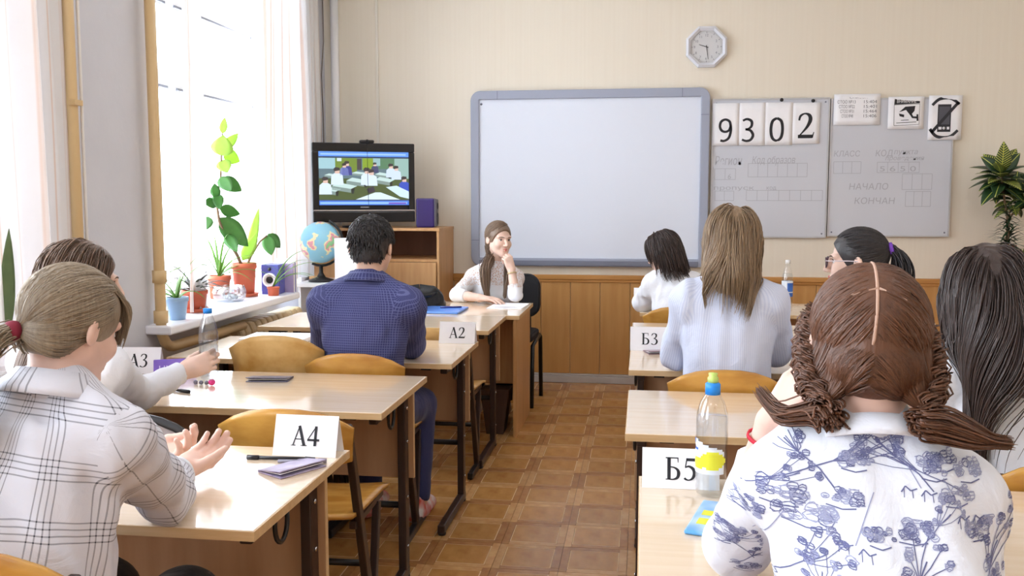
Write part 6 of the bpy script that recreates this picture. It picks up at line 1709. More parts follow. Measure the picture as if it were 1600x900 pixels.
P0 = P0[:]; pa = slide_to(P0, tie, c, R, s, 12, rng.uniform(0, 0.035, len(P0))*0.6)
P1_, d1 = scalp(220, 6, R, c, s, 1.10, lambda d: d[1] > 0.25 and d[2] > 0.55)
tg = P1_*0 + (c + ((np.stack([d1[:, 0]*0.075, np.full(len(d1), 0.088), -0.005 + 0.02*rng.uniform(-1, 1, len(d1))], 1)*s) @ R.T))
bang = slide_to(P1_, tg, c, R, s, 9, rng.uniform(0.02, 0.07, len(P1_)), sag=R @ V3(0, 0.02, 0.015))
caps_ = [(J['neck'], J['pel'], 0.12)]
tl = tail_path(tie, R @ V3(-0.15, -1.0, -0.35), 0.36, 16, 420, rng, 0.03, [(J['shL'], J['shR'], 0.07), (J['neck'] + V3(-0.05, 0, -0.1), J['pel'] + V3(-0.05, 0, 0), 0.125)], 0.28)
build_hair(p, H_LIGHT, [capm, tubes(pa, 0.0019, 2, 0.6), tubes(bang, 0.002, 3, 0.4), tubes(tl, 0.0022, 4, 0.3)])
f = MB(); dd = nrm(R @ V3(-0.15, -1.0, -0.35)); f.lathe([(0.010, -0.010), (0.0165, -0.008), (0.018, 0.0), (0.0165, 0.008), (0.010, 0.010)], 18, tuple(tie + dd*0.004), axis=tuple(dd)); f.build('hair_tie', mat('dark_red_hair_tie', (128, 34, 56), 0.8), p)
eyes(p, W, R, s); lips(p, W, s)

# ------------------------------------------------------------------ girl with the bottle
p = person((-1.62, 2.42, 0), 'girl in profile with long brown hair holding a water bottle'); grp(p)
J = joints(pel=(-1.66, 2.34, .545), chest=(-1.63, 2.40, .79), neck=(-1.615, 2.43, .95), shL=(-1.76, 2.45, .88), shR=(-1.495, 2.41, .87), elL=(-1.86, 2.66, .748), wrL=(-1.72, 2.82, .745), elR=(-1.53, 2.62, .752), wrR=(-1.476, 2.80, .79))
legs(J, (0.05, 1, 0), 0.1, 0.40, 0.50, 0.08)
R = frame_az(48, 6); c = V3(-1.585, 2.455, 1.112); s = 0.97; hf, W = head_field(c, R, s, J['neck'])
hR = Field(); hand_prims(hR, J['wrR'], J['elR'], (0.72, 0.52, 0.30), (0.55, -0.8, 0.15), 'R', 0.95, curls=((32, 48, 30),)*4, spread=2, thumb=(0.3, 0.6, -0.75), thumb2=(0.1, 0.7, -0.75))
hL = Field(); hand_prims(hL, J['wrL'], J['elL'], (0.7, 0.5, -0.05), (0, 0, 1), 'L', 0.95)
body_obj(p, [base_body(J, 0.92, 0.95), hf.mesh(0.004), hL.mesh(0.005), hR.mesh(0.0035)], SKIN)
shirt(p, J, WHITEC2, 0.95, 0.95, 0.014, 0.8, 21, 0.0030, 0.007, (0.056, 0.052, 0.050, 0.036), 0.95, 'sweater', hem=0.56)
lower_clothes(p, J, BLACKC, SHOE_B)
rng = np.random.default_rng(6); caps_ = [(J['shL'], J['shR'], 0.07), (J['neck'] + V3(0, 0, -0.08), J['pel'], 0.13)]
f, cuts = hair_cap(c, R, s, 0.011, -0.08, 0.040); f.rc(W(0, -0.06, 0.0), W(0.0, -0.10, -0.18), 0.06, 0.05, 0.03); capm = f.mesh(0.006, None, [cuts[0]])
P0, d = scalp(2200, 7, R, c, s, 1.06); D0 = np.stack([np.sign(d[:, 0])*0.45*np.clip((d[:, 2]-0.3)/0.4, 0, 1), -0.75*np.clip(d[:, 2]+0.4, 0, 1), -0.1 - 0.5*(1-d[:, 2])], 1) @ R.T
pa = run_hair(P0, D0, rng.uniform(0.34, 0.5, len(P0)), 18, c, R, s, caps_, rng, rng.uniform(0.0, 0.018, len(P0)), 0.36, 0.0005, lambda P, t: R @ V3(0, -0.06, 0))
build_hair(p, H_BROWN, [capm, tubes(pa, 0.0019, 8, 0.4)])
eyes(p, W, R, s, (0, 1, 0)); lips(p, W, s)

# ------------------------------------------------------------------ the teacher
p = person((-0.94, 6.0, 0), 'woman in white lace blouse resting chin on hand, facing the class'); 
J = joints(pel=(-.935, 6.03, .545), chest=(-.945, 5.955, .77), neck=(-.935, 5.925, .915), shR=(-1.085, 5.93, .842), shL=(-.815, 5.93, .842), elR=(-1.165, 5.755, .745), wrR=(-1.0, 5.655, .738), elL=(-.785, 5.735, .752), wrL=(-.815, 5.765, .905))
legs(J, (0, -1, 0), 0.09, 0.40, 0.49, 0.09)
R = frame_az(140, 3, 2); c = V3(-.912, 5.885, 1.092); s = 0.95; hf, W = head_field(c, R, s, J['neck'])
hR = Field(); hand_prims(hR, J['wrR'], J['elR'], (0.95, -0.25, -0.03), (0.05, -0.1, 1), 'R', 0.92, curls=((12, 14, 10),)*4)
hL = Field(); hand_prims(hL, J['wrL'], J['elL'], (-0.30, 0.12, 0.95), (0.55, -0.80, 0.1), 'L', 0.90, curls=((50, 70, 40), (55, 72, 40), (58, 75, 40), (60, 75, 40)), thumb=(0.2, 0.9, -0.4), thumb2=(0.1, 0.9, -0.3))
body_obj(p, [base_body(J, 0.9, 0.95), hf.mesh(0.0036), hR.mesh(0.004), hL.mesh(0.004)], SKIN)
shirt(p, J, LACE, 0.93, 0.95, 0.012, 0.95, 31, 0.0014, 0.0075, (0.052, 0.045, 0.042, 0.037), {'R': 0.42, 'L': 0.42}, 'blouse', hem=0.6)
f = MB(); f.tube([tuple(J['neck'] + V3(0, 0, z)) for z in (-0.01, 0.012, 0.032)], [0.063, 0.057, 0.054], 24, caps=False); o = f.build('collar_band', WHITEC, p); md = o.modifiers.new('thickness', 'SOLIDIFY'); md.thickness = 0.003
f = MB(); f.tube([tuple(J['wrL'] + nrm(J['elL']-J['wrL'])*t) for t in (0.015, 0.024)], 0.0305, 16, caps=False); o = f.build('bracelet', mat('pale_gold', (214, 190, 150), 0.3, metal=0.6), p); md = o.modifiers.new('thickness', 'SOLIDIFY'); md.thickness = 0.003
lower_clothes(p, J, GREYC, SHOE_L)
rng = np.random.default_rng(8)
f, cuts = hair_cap(c, R, s, 0.009, -0.075, 0.026); capm = f.mesh(0.0045, None, cuts)
tie = W(0.045, -0.082, -0.055); P0, d = scalp(1300, 9, R, c, s, 1.06, lambda d: not (d[1] > 0.22 and d[2] < 0.74)); pa = slide_to(P0, tie, c, R, s, 12, rng.uniform(0, 0.03, len(P0)))
fr = [tie, V3(-.965, 5.87, .98), V3(-.985, 5.80, .92), V3(-.985, 5.79, .84), V3(-.978, 5.785, .77), V3(-.972, 5.78, .725)]
def spline(pts, S):
    pts = np.array(pts); t = np.linspace(0, len(pts)-1, S); out = []
    for x in t:
        i = min(int(x), len(pts)-2); u = x-i; p0, p1, p2, p3 = pts[max(i-1, 0)], pts[i], pts[i+1], pts[min(i+2, len(pts)-1)]
        out.append(0.5*((2*p1) + (-p0+p2)*u + (2*p0-5*p1+4*p2-p3)*u*u + (-p0+3*p1-3*p2+p3)*u**3))
    return np.array(out)
def bundle(path, n, rad, rng, S=18, end=1.0, jitter=1.0):
    sp = spline(path, S); off = rng.normal(size=(n, 1, 3))*rad; t = np.linspace(0, 1, S)[None, :, None]
    return sp[None] + off*(0.4 + 0.6*np.sin(math.pi*np.minimum(1, t*1.2))*jitter + (end-0.4)*t*0.3)
tl = bundle(fr, 260, 0.012, rng); fr2 = [W(-0.05, -0.05, -0.06), V3(-.87, 5.93, .96), V3(-.853, 5.84, .88), V3(-.856, 5.80, .80), V3(-.862, 5.79, .73)]
build_hair(p, H_TEACH, [capm, tubes(pa, 0.0021, 11, 0.6), tubes(tl, 0.0024, 12, 0.5), tubes(bundle(fr2, 50, 0.007, rng), 0.0034, 13, 0.5)])
eyes(p, W, R, s, (0.05, 1, 0.0)); lips(p, W, s)

# ------------------------------------------------------------------ dark-haired girl at the front right desk
p = person((0.2, 5.24, 0), 'dark-haired girl in white shirt bent over the desk nearest the board'); grp(p)
J = joints(pel=(.24, 5.20, .545), chest=(.21, 5.25, .775), neck=(.165, 5.28, .93), shL=(.06, 5.30, .86), shR=(.33, 5.26, .85), elL=(.0, 5.44, .748), wrL=(.13, 5.60, .742), elR=(.42, 5.44, .748), wrR=(.28, 5.62, .742))
legs(J, (0, 1, 0), 0.1, 0.40, 0.50, 0.08)
R = frame_az(-58, 20, 4); c = V3(.112, 5.285, 1.052); s = 0.95; hf, W = head_field(c, R, s, J['neck'])
hL = Field(); hand_prims(hL, J['wrL'], J['elL'], (0.7, 0.6, -0.05), (0, 0, 1), 'L', 0.92); hR = Field(); hand_prims(hR, J['wrR'], J['elR'], (-0.5, 0.8, -0.05), (0, 0, 1), 'R', 0.92)
body_obj(p, [base_body(J, 0.92, 0.95), hf.mesh(0.0045), hL.mesh(0.005), hR.mesh(0.005)], SKIN)
shirt(p, J, WHITEC, 0.95, 0.95, 0.016, 0.6, 41, 0.0045, 0.008, (0.060, 0.054, 0.052, 0.040), 0.95, 'shirt', hem=0.55)
collar(p, J, J['neck'] + V3(0, 0, 0.0), frame_az(-20, 20), WHITEC, 0.06, 0.078, 0.03, 70, 0.1)
lower_clothes(p, J, BLACKC, SHOE_B)
rng = np.random.default_rng(10); caps_ = [(J['shL'], J['shR'], 0.065), (J['neck'] + V3(0, 0, -0.08), J['pel'], 0.13)]
f, cuts = hair_cap(c, R, s, 0.011, -0.08, 0.040); f.rc(W(0, -0.05, 0.0), W(0.02, -0.075, -0.07), 0.055, 0.04, 0.03); capm = f.mesh(0.006, None, [cuts[0]])
P0, d = scalp(1300, 12, R, c, s, 1.06); D0 = np.stack([np.sign(d[:, 0])*0.5*np.clip((d[:, 2]-0.3)/0.4, 0, 1), -0.7*np.clip(d[:, 2]+0.4, 0, 1), -0.1 - 0.5*(1-d[:, 2])], 1) @ R.T
pa = run_hair(P0, D0, rng.uniform(0.10, 0.19, len(P0)), 13, c, R, s, caps_, rng, rng.uniform(0, 0.012, len(P0)), 0.36, 0.0, lambda P, t: R @ V3(0.05, -0.08, 0))
build_hair(p, H_DARK, [capm, tubes(pa, 0.0025, 14, 0.4)])
eyes(p, W, R, s); lips(p, W, s)

# ------------------------------------------------------------------ girl in the pale blue shirt
p = person((0.31, 3.36, 0), 'girl with long honey-brown hair in a pale blue striped shirt, back turned'); grp(p)
J = joints(pel=(.305, 3.345, .55), chest=(.305, 3.355, .86), neck=(.31, 3.37, 1.055), shL=(.158, 3.36, .985), shR=(.455, 3.36, .985), elL=(.128, 3.50, .765), wrL=(.25, 3.70, .745), elR=(.498, 3.49, .79), wrR=(.478, 3.63, .745))
legs(J, (0, 1, 0), 0.1, 0.40, 0.50, 0.08)
R = frame_az(6, 4); c = V3(.318, 3.385, 1.198); s = 0.98; hf, W = head_field(c, R, s, J['neck'])
hL = Field(); hand_prims(hL, J['wrL'], J['elL'], (0.7, 0.6, -0.05), (0, 0, 1), 'L', 0.95); hR = Field(); hand_prims(hR, J['wrR'], J['elR'], (-0.2, 0.95, -0.05), (0, 0, 1), 'R', 0.95)
body_obj(p, [base_body(J, 0.95, 0.95), hf.mesh(0.0045), hL.mesh(0.005), hR.mesh(0.004)], SKIN)
def yoke(f): f.rc(V3(.305, 3.35, .78), V3(.305, 3.36, .52), 0.115, 0.145, 0.06)
shirt(p, J, STRIPE, 1.0, 0.98, 0.014, 0.5, 52, 0.0044, 0.007, (0.057, 0.054, 0.052, 0.041), 0.95, 'shirt', hem=0.5, extra=yoke, fold_scale=0.10)
collar(p, J, J['neck'] + V3(0, -0.004, 0.004), frame_az(0, 8), STRIPE, 0.062, 0.084, 0.034, 60, 0.1)
lower_clothes(p, J, GREYC, SHOE_B)
rng = np.random.default_rng(12); caps_ = [(J['shL'], J['shR'], 0.072), (J['neck'] + V3(0, 0, -0.1), J['pel'], 0.125)]
f, cuts = hair_cap(c, R, s, 0.013, -0.08, 0.040); f.rc(W(0, -0.045, 0.0), W(-0.01, -0.078, -0.12), 0.078, 0.062, 0.03); f.rc(W(-0.01, -0.078, -0.12), W(-0.02, -0.085, -0.15), 0.060, 0.035, 0.03); capm = f.mesh(0.006, folds(92, 0.002, 0.03, 0.08), [cuts[0]], 0.003)
caps_ += [(W(0, -0.045, 0.0), W(-0.01, -0.078, -0.12), 0.072), (W(-0.01, -0.078, -0.12), W(-0.03, -0.092, -0.19), 0.052)]
P0, d = scalp(3000, 13, R, c, s, 1.07); D0 = np.stack([np.sign(d[:, 0]-0.12)*0.55*np.clip((d[:, 2]-0.5)/0.4, 0, 1), -0.6*np.clip(d[:, 2]+0.3, 0, 1), -0.1 - 0.6*(1-d[:, 2])], 1) @ R.T
pa = run_hair(P0, D0, rng.uniform(0.17, 0.27, len(P0))*(1 + 0.35*np.clip(d[:, 2], 0, 1)), 17, c, R, s, caps_, rng, rng.uniform(0, 0.02, len(P0)), 0.30, 0.0010, lambda P, t: V3(-0.10, -0.03, 0) if t > 0.4 else V3(0, 0, 0))
build_hair(p, H_HONEY, [capm, tubes(pa, 0.0018, 15, 0.2)])

# ------------------------------------------------------------------ girl with glasses
p = person((0.8, 3.4, 0), 'girl with glasses and black ponytail tied with a violet band'); grp(p)
J = joints(pel=(.82, 3.33, .545), chest=(.81, 3.37, .80), neck=(.785, 3.41, .985), shL=(.66, 3.40, .905), shR=(.945, 3.39, .905), elL=(.62, 3.56, .75), wrL=(.72, 3.72, .745), elR=(1.0, 3.56, .75), wrR=(.90, 3.72, .745))
legs(J, (0, 1, 0), 0.1, 0.40, 0.50, 0.08)
R = frame_az(-74, 2); c = V3(.757, 3.46, 1.128); s = 0.97; hf, W = head_field(c, R, s, J['neck'])
hL = Field(); hand_prims(hL, J['wrL'], J['elL'], (0.7, 0.6, -0.05), (0, 0, 1), 'L', 0.95); hR = Field(); hand_prims(hR, J['wrR'], J['elR'], (-0.5, 0.8, -0.05), (0, 0, 1), 'R', 0.95)
body_obj(p, [base_body(J, 0.95, 0.95), hf.mesh(0.004), hL.mesh(0.006), hR.mesh(0.006)], SKIN)
shirt(p, J, WHITEC, 0.97, 0.97, 0.015, 0.6, 61, 0.0026, 0.009, (0.060, 0.055, 0.053, 0.040), 0.95, 'shirt', hem=0.52)
lower_clothes(p, J, BLACKC, SHOE_B)
rng = np.random.default_rng(14)
f, cuts = hair_cap(c, R, s, 0.009, -0.06, 0.030); capm = f.mesh(0.0045, None, cuts)
tie = W(0.0, -0.118, 0.045); P0, d = scalp(1300, 15, R, c, s, 1.06); pa = slide_to(P0, tie, c, R, s, 11, rng.uniform(0, 0.02, len(P0)))
tl = tail_path(tie, R @ V3(0, -0.8, 0.0), 0.19, 14, 260, rng, 0.05, [(J['neck'], J['pel'], 0.11), (J['shL'], J['shR'], 0.07)], 0.5)
build_hair(p, H_BLACK, [capm, tubes(pa, 0.002, 16, 0.6), tubes(tl, 0.0026, 17, 0.3)])
f = MB(); dd = nrm(R @ V3(0, -0.9, 0.25)); f.lathe([(0.012, -0.009), (0.021, -0.007), (0.022, 0.0), (0.021, 0.007), (0.012, 0.009)], 16, tuple(tie + dd*0.004), axis=tuple(dd)); f.build('hair_tie', mat('violet_hair_tie', (120, 70, 190), 0.7), p)
eyes(p, W, R, s); lips(p, W, s)
GLF = mat('dark_plum_frames', (64, 40, 62), 0.3); GLT = mat('pale_glasses_arm', (204, 190, 196), 0.3)
gl_ = MB()
for q in (-1, 1):
    pts = []
    for k in range(20):
        a = 2*math.pi*k/20; ex = 0.75
        cx_, sx_ = math.cos(a), math.sin(a); pts.append(tuple(W(q*0.033 + 0.025*math.copysign(abs(cx_)**ex, cx_), 0.1015 - 0.25*abs(0.025*cx_*0.5), -0.002 + 0.0185*math.copysign(abs(sx_)**ex, sx_))))
    gl_.tube(pts, 0.0022, 6, closed=True)
gl_.tube([tuple(W(-0.009, 0.102, 0.002)), tuple(W(0, 0.106, 0.004)), tuple(W(0.009, 0.102, 0.002))], 0.002, 6)
go = gl_.build('glasses', GLF, p)
gl_ = MB()
for q in (-1, 1): gl_.tube([tuple(W(q*0.058, 0.099, 0.006)), tuple(W(q*0.074, 0.085, 0.006)), tuple(W(q*0.083, 0.02, 0.006)), tuple(W(q*0.084, -0.015, 0.004)), tuple(W(q*0.082, -0.03, -0.016))], 0.002, 6)
gl_.build('temple_arm', GLT, go)
gl_ = MB()
for q in (-1, 1): gl_.add([W(q*0.033 + x, 0.1008, -0.002 + z) for x, z in ((-0.023, -0.015), (0.023, -0.015), (0.023, 0.015), (-0.023, 0.015))], [(0, 1, 2, 3)])
gl_.build('lens', thin_glass('spectacle_lens', (0.95, 0.93, 0.95, 1), 0.02), go)

# ------------------------------------------------------------------ girl with long dark hair at the right edge
p = person((0.92, 2.4, 0), 'girl with very long dark hair in a white shirt at the right edge'); grp(p)
J = joints(pel=(.965, 2.35, .545), chest=(.93, 2.40, .80), neck=(.87, 2.43, .985), shL=(.735, 2.42, .905), shR=(1.03, 2.42, .915), elL=(.66, 2.60, .75), wrL=(.78, 2.78, .745), elR=(1.10, 2.60, .75), wrR=(1.0, 2.78, .745))
legs(J, (0, 1, 0), 0.1, 0.40, 0.50, 0.08)
R = frame_az(5, 10, 3); c = V3(.852, 2.445, 1.112); s = 0.96; hf, W = head_field(c, R, s, J['neck'])
hL = Field(); hand_prims(hL, J['wrL'], J['elL'], (0.7, 0.6, -0.05), (0, 0, 1), 'L', 0.95); hR = Field(); hand_prims(hR, J['wrR'], J['elR'], (-0.5, 0.8, -0.05), (0, 0, 1), 'R', 0.95)
body_obj(p, [base_body(J, 0.95, 0.95), hf.mesh(0.005), hL.mesh(0.006), hR.mesh(0.006)], SKIN)
shirt(p, J, WHITEC, 0.98, 0.97, 0.016, 0.6, 71, 0.0028, 0.008, (0.062, 0.057, 0.054, 0.040), 0.95, 'shirt', hem=0.5)
lower_clothes(p, J, BLACKC, SHOE_B)
rng = np.random.default_rng(16); caps_ = [(J['shL'], J['shR'], 0.07), (J['neck'] + V3(0, 0, -0.1), J['pel'], 0.125)]
f, cuts = hair_cap(c, R, s, 0.016, -0.1, 0.040); f.rc(W(0, -0.045, 0.0), W(0.02, -0.09, -0.16), 0.080, 0.074, 0.03); f.rc(W(0.02, -0.09, -0.16), W(0.035, -0.105, -0.21), 0.074, 0.05, 0.03); capm = f.mesh(0.006, folds(91, 0.0022, 0.03, 0.08), [cuts[0]], 0.003)
caps_ += [(W(0, -0.045, 0.0), W(0.02, -0.09, -0.16), 0.084), (W(0.02, -0.09, -0.16), W(0.045, -0.125, -0.30), 0.078)]
P0, d = scalp(3400, 17, R, c, s, 1.08); D0 = np.stack([np.sign(d[:, 0]+0.05)*0.6*np.clip((d[:, 2]-0.5)/0.4, 0, 1), -0.55*np.clip(d[:, 2]+0.3, 0, 1), -0.1 - 0.6*(1-d[:, 2])], 1) @ R.T
pa = run_hair(P0, D0, rng.uniform(0.42, 0.56, len(P0)), 20, c, R, s, caps_, rng, rng.uniform(0, 0.026, len(P0)), 0.32, 0.0010, lambda P, t: V3(0.025, -0.01, 0) if t > 0.35 else V3(0, 0, 0))
build_hair(p, H_DARK, [capm, tubes(pa, 0.0018, 18, 0.3)])

# ------------------------------------------------------------------ girl with braids in the printed blouse
p = person((0.34, 1.35, 0), 'girl with two chestnut braids in a white blouse printed with trees'); grp(p)
J = joints(pel=(.355, 1.26, .55), chest=(.345, 1.325, .84), neck=(.328, 1.385, 1.01), shL=(.212, 1.37, .945), shR=(.445, 1.35, .928), elL=(.168, 1.60, .757), wrL=(.215, 1.545, .985), elR=(.49, 1.58, .757), wrR=(.44, 1.55, .985))
legs(J, (0, 1, 0), 0.1, 0.42, 0.50, 0.08)
R = frame_az(4, 16, -2); c = V3(.331, 1.415, 1.132); s = 0.97; hf, W = head_field(c, R, s, J['neck'])
hL = Field(); hand_prims(hL, J['wrL'], J['elL'], (0.42, -0.30, 0.80), (-0.75, -0.55, 0.30), 'L', 0.95, curls=((14, 30, 20),)*4, spread=2)
hR = Field(); hand_prims(hR, J['wrR'], J['elR'], (-0.40, -0.28, 0.80), (0.8, -0.5, 0.25), 'R', 0.95, curls=((14, 30, 20),)*4, spread=2)
body_obj(p, [base_body(J, 0.95, 0.95), hf.mesh(0.0042), hL.mesh(0.0035), hR.mesh(0.004)], SKIN2)
def bl(f): f.rc(V3(.35, 1.27, .78), V3(.36, 1.22, .5), 0.125, 0.165, 0.06)
so_, sv, sf, SR = shirt(p, J, BLOUSE, 0.93, 1.0, 0.012, 0.4, 83, 0.0050, 0.0065, (0.058, 0.056, 0.054, 0.040), {'L': 0.72, 'R': 0.72}, 'blouse', hem=0.5, extra=bl, fold_scale=0.12)
collar(p, J, J['neck'] + V3(0, -0.010, -0.010), frame_az(0, 22), BLOUSE, 0.062, 0.080, 0.022, 60, 0.1)
lower_clothes(p, J, NAVY, SHOE_B)
f = MB(); a, b_ = J['wrL'], J['elL']; f.tube([tuple(a + nrm(b_-a)*t) for t in (0.030, 0.036)], 0.0335, 20, caps=False); o = f.build('bracelet', mat('red_thread', (206, 36, 60), 0.6), p); md = o.modifiers.new('thickness', 'SOLIDIFY'); md.thickness = 0.003
# printed trees: ink lines lying on the cloth
INKB = mat('blue_grey_print_ink', (150, 154, 186), 0.8); INKD = mat('indigo_print_ink', (100, 104, 146), 0.8)
bvh = BVHTree.FromPolygons([tuple(v) for v in sv], [tuple(int(i) for i in q) for q in sf])
pr = MB(); rr = random.Random(17)
def proj(x, z):
    h_ = bvh.ray_cast(Vector((x, 0.6, z)), Vector((0, 1, 0)))
    return None if h_[0] is None else (h_[0] + h_[1]*0.0009, h_[1])
def stroke(pts, w, mi):
    pts2 = []
    for i in range(len(pts)-1):
        (x0, z0), (x1, z1) = pts[i], pts[i+1]; n = max(1, int(math.hypot(x1-x0, z1-z0)/0.006))
        for k in range(n): pts2.append((x0+(x1-x0)*k/n, z0+(z1-z0)*k/n))
    pts2.append(pts[-1]); hit = [proj(x, z) for x, z in pts2]
    for i in range(len(hit)-1):
        if hit[i] is None or hit[i+1] is None: continue
        (a, na), (b, nb) = hit[i], hit[i+1]
        if (a-b).length > 0.03: continue
        t = (b-a)
        if t.length < 1e-5: continue
        sd = t.normalized().cross(na).normalized()*w/2
        pr.add([a-sd, b-sd, b+sd, a+sd], [(0, 1, 2, 3)], mi)
def blob(x, z, r, mi):
    n = rr.randint(6, 9); out = [(x + r*rr.uniform(0.6, 1.15)*math.cos(2*math.pi*k/n), z + 0.8*r*rr.uniform(0.6, 1.15)*math.sin(2*math.pi*k/n)) for k in range(n)]
    stroke(out + [out[0]], 0.0012, mi)
    for k in range(3): stroke([(x - r*0.7 + rr.uniform(-1, 1)*r*0.2, z + r*(k*0.5-0.5)), (x, z + r*(k*0.5-0.45) + rr.uniform(-1, 1)*r*0.3), (x + r*0.7, z + r*(k*0.5-0.5))], 0.0013, mi)
def tree(x, z, s_, lean=0.0):
    tr_ = [(x, z), (x + 0.006*s_ + lean*0.3*s_, z + 0.03*s_), (x - 0.002*s_ + lean*0.6*s_, z + 0.055*s_), (x + lean*s_, z + 0.085*s_)]
    stroke(tr_, 0.0030*s_, 1); top = tr_[-1]
    for bx, bz in ((-0.035, 0.02), (0.03, 0.03), (-0.018, 0.045), (0.012, 0.05), (0.04, 0.005), (-0.042, -0.008)):
        e_ = (top[0] + bx*s_, top[1] + bz*s_ - 0.01*s_); stroke([tr_[2], ((tr_[2][0]+e_[0])/2 + rr.uniform(-.004, .004), (tr_[2][1]+e_[1])/2 - 0.004*s_), e_], 0.0020*s_, 1)
        for k in range(3): blob(e_[0] + rr.uniform(-.009, .009)*s_, e_[1] + rr.uniform(-.006, .009)*s_, rr.uniform(0.006, 0.011)*s_, rr.choice((0, 1)))
def bush(x, z, s_):
    for k in range(14): blob(x + rr.uniform(-0.045, 0.045)*s_, z + rr.uniform(0, 0.028)*s_, rr.uniform(0.008, 0.016)*s_, rr.choice((0, 0, 1)))
    stroke([(x - 0.035*s_, z - 0.006), (x, z - 0.009), (x + 0.03*s_, z - 0.006)], 0.0018, 1)
def deer(x, z):
    stroke([(x, z), (x+0.006, z+0.007), (x+0.012, z+0.002), (x+0.02, z+0.005)], 0.0018, 1); stroke([(x+0.004, z+0.004), (x+0.003, z-0.006)], 0.0011, 1); stroke([(x+0.014, z+0.003), (x+0.014, z-0.006)], 0.0011, 1)
def twig(x, z, s_, d):
    stroke([(x, z), (x + 0.02*d*s_, z + 0.04*s_), (x + 0.05*d*s_, z + 0.10*s_)], 0.0014, 0)
for a in ((0.165, 0.955, 0.66, 0.25), (0.262, 0.96, 0.68, -0.1), (0.385, 0.965, 0.62, -0.1), (0.33, 0.835, 0.66, 0.05), (0.405, 0.84, 0.68, 0.1), (0.185, 0.83, 0.62, 0.1), (0.24, 0.82, 0.5, 0), (0.43, 0.96, 0.5, -0.2), (0.12, 0.93, 0.5, 0.2), (0.13, 0.85, 0.5, -0.1), (0.47, 0.90, 0.5, 0.1), (0.10, 0.86, 0.5, 0.1), (0.36, 0.905, 0.42, 0.1), (0.15, 0.75, 0.55, 0.1), (0.185, 0.775, 0.5, -0.1), (0.125, 0.79, 0.45, 0.1)): tree(*a)
for a in ((0.195, 0.935, 0.75), (0.225, 0.915, 0.8), (0.27, 0.945, 0.55), (0.31, 0.91, 0.4), (0.352, 0.915, 0.55), (0.415, 0.955, 0.5), (0.445, 0.915, 0.5), (0.25, 0.83, 0.5), (0.29, 0.99, 0.5), (0.15, 0.90, 0.5), (0.405, 0.995, 0.45), (0.44, 0.98, 0.45), (0.46, 0.86, 0.45), (0.39, 0.985, 0.5), (0.125, 0.965, 0.4), (0.115, 0.835, 0.5), (0.135, 0.805, 0.4), (0.175, 0.745, 0.5), (0.15, 0.83, 0.4)): bush(*a)
for a in ((0.345, 0.962), (0.258, 0.895), (0.41, 0.93)): deer(*a); deer(a[0]+0.024, a[1]-0.003)
for a in ((0.37, 0.968, 0.7, -1), (0.28, 0.90, 0.6, 1), (0.115, 0.90, 0.6, 1), (0.425, 0.93, 0.5, -1), (0.17, 0.86, 0.6, 1), (0.14, 0.99, 0.4, -1)): twig(*a)
po = pr.build('tree_print', [INKB, INKD], so_); po['kind'] = 'stuff'
# hair: parted at the back, combed into two braids
rng = np.random.default_rng(18)
f, cuts = hair_cap(c, R, s, 0.010, -0.085, 0.045); capm = f.mesh(0.0045, None, [cuts[0], cuts[1]])
def braid_line(q, t): return W(q*(0.078 + 0.012*math.sin(math.pi*t)) if t < 0.8 else q*(0.078 - 0.05*(t-0.8)), 0.03 - 0.10*t, 0.055 - 0.155*t)
parts = [capm]; P0, d = scalp(2600, 19, R, c, s, 1.07); Pn, dn = scalp(700, 29, R, c, s, 1.07, lambda d: d[2] < -0.3 and d[1] < -0.2); P0 = np.concatenate([P0, Pn]); d = np.concatenate([d, dn]); sd = np.where(d[:, 0] + 0.06 > 0, 1, -1)
tt = np.clip(0.55 - 0.55*d[:, 2] + rng.uniform(-0.12, 0.12, len(d)) - 0.1*d[:, 1], 0.05, 0.98)
tg = np.array([braid_line(q, t) for q, t in zip(sd, tt)])
pa = slide_to(P0, tg, c, R, s, 12, rng.uniform(0, 0.03, len(P0)), sag=V3(0, 0, -0.006)); parts.append(tubes(pa, 0.0018, 19, 0.7))
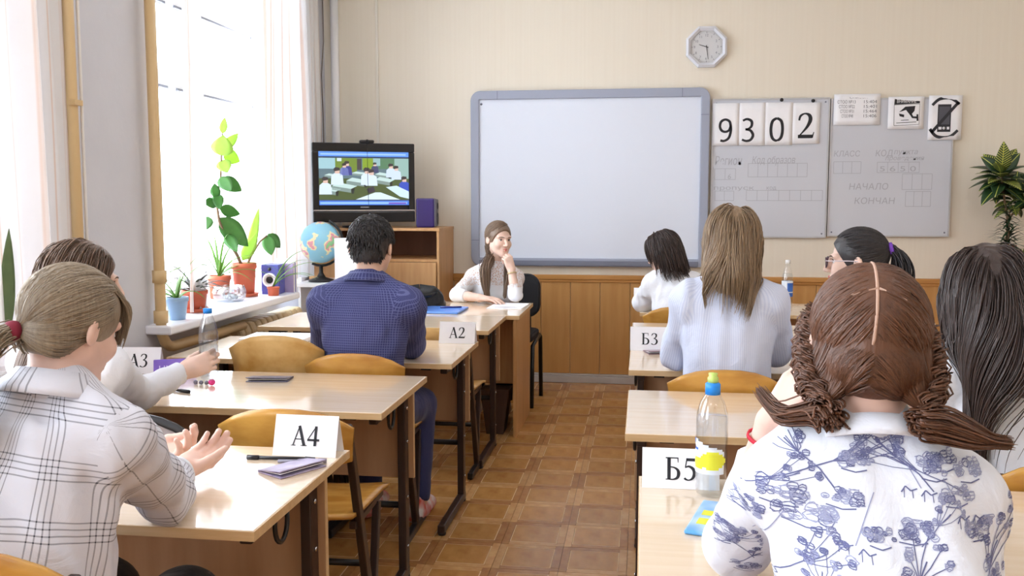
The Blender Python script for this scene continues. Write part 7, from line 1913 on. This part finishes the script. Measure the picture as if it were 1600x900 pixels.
for q in (-1, 1):
    S = 40; line = np.array([braid_line(q, t) for t in np.linspace(0, 1, S)]); out = nrm(R @ V3(q, -0.25, 0)); tan = np.gradient(line, axis=0); tan /= np.linalg.norm(tan, axis=1, keepdims=True); side = np.cross(tan, out)
    for k in range(3):
        th = np.linspace(0, 2*math.pi*4.0, S) + 2*math.pi*k/3; base = line + side*(0.0125*np.sin(th))[:, None] + out*(0.007*np.sin(2*th) + 0.004)[:, None]
        n = 34; off = rng.normal(size=(n, 1, 3))*0.0042; parts.append(tubes(base[None] + off, 0.0022, 30+k, 0.9))
    end = braid_line(q, 1.0)
    path = [end, W(q*0.060, -0.085, -0.118), V3(.255, 1.335, 1.052), V3(.205, 1.36, 1.040), V3(.178, 1.42, 1.062)] if q < 0 else [end, W(q*0.058, -0.09, -0.115), V3(.405, 1.30, 1.043), V3(.450, 1.29, 1.030), V3(.492, 1.305, 1.022)]
    parts.append(tubes(bundle(path, 240, 0.0085, rng, 18, 0.3), 0.0019, 40+q, 0.2))
build_hair(p, H_RED, parts)
PARTM = mat('scalp_parting', (186, 152, 134), 0.7)
def skull(x, y, z, k=1.142):
    v = V3(x, y + 0.015, z - 0.03)/V3(0.073, 0.092, 0.084); v = v/np.linalg.norm(v)*k; return tuple(c + R @ ((v*V3(0.073, 0.092, 0.084) + V3(0, -0.015, 0.03))*s))
f = MB()
f.tube([skull(-0.003 - 0.004*i/8, -0.015 - 0.10*math.sin(i/8*1.7), 0.03 + 0.10*math.cos(i/8*1.7)) for i in range(9)], [0.0024]*8 + [0.001], 6)
f.tube([skull(-0.006, -0.1, 0.03), skull(-0.008, -0.1, 0.0), skull(-0.014, -0.09, -0.03)], [0.0024, 0.0026, 0.0014], 6)
f.tube([skull(-0.004, -0.09, 0.062), skull(-0.03, -0.085, 0.055), skull(-0.05, -0.07, 0.05)], [0.0022, 0.0016, 0.0006], 6); f.tube([skull(-0.003, -0.09, 0.062), skull(0.025, -0.085, 0.05), skull(0.045, -0.07, 0.025)], [0.0022, 0.0016, 0.0006], 6)
f.build('parting', PARTM, p)
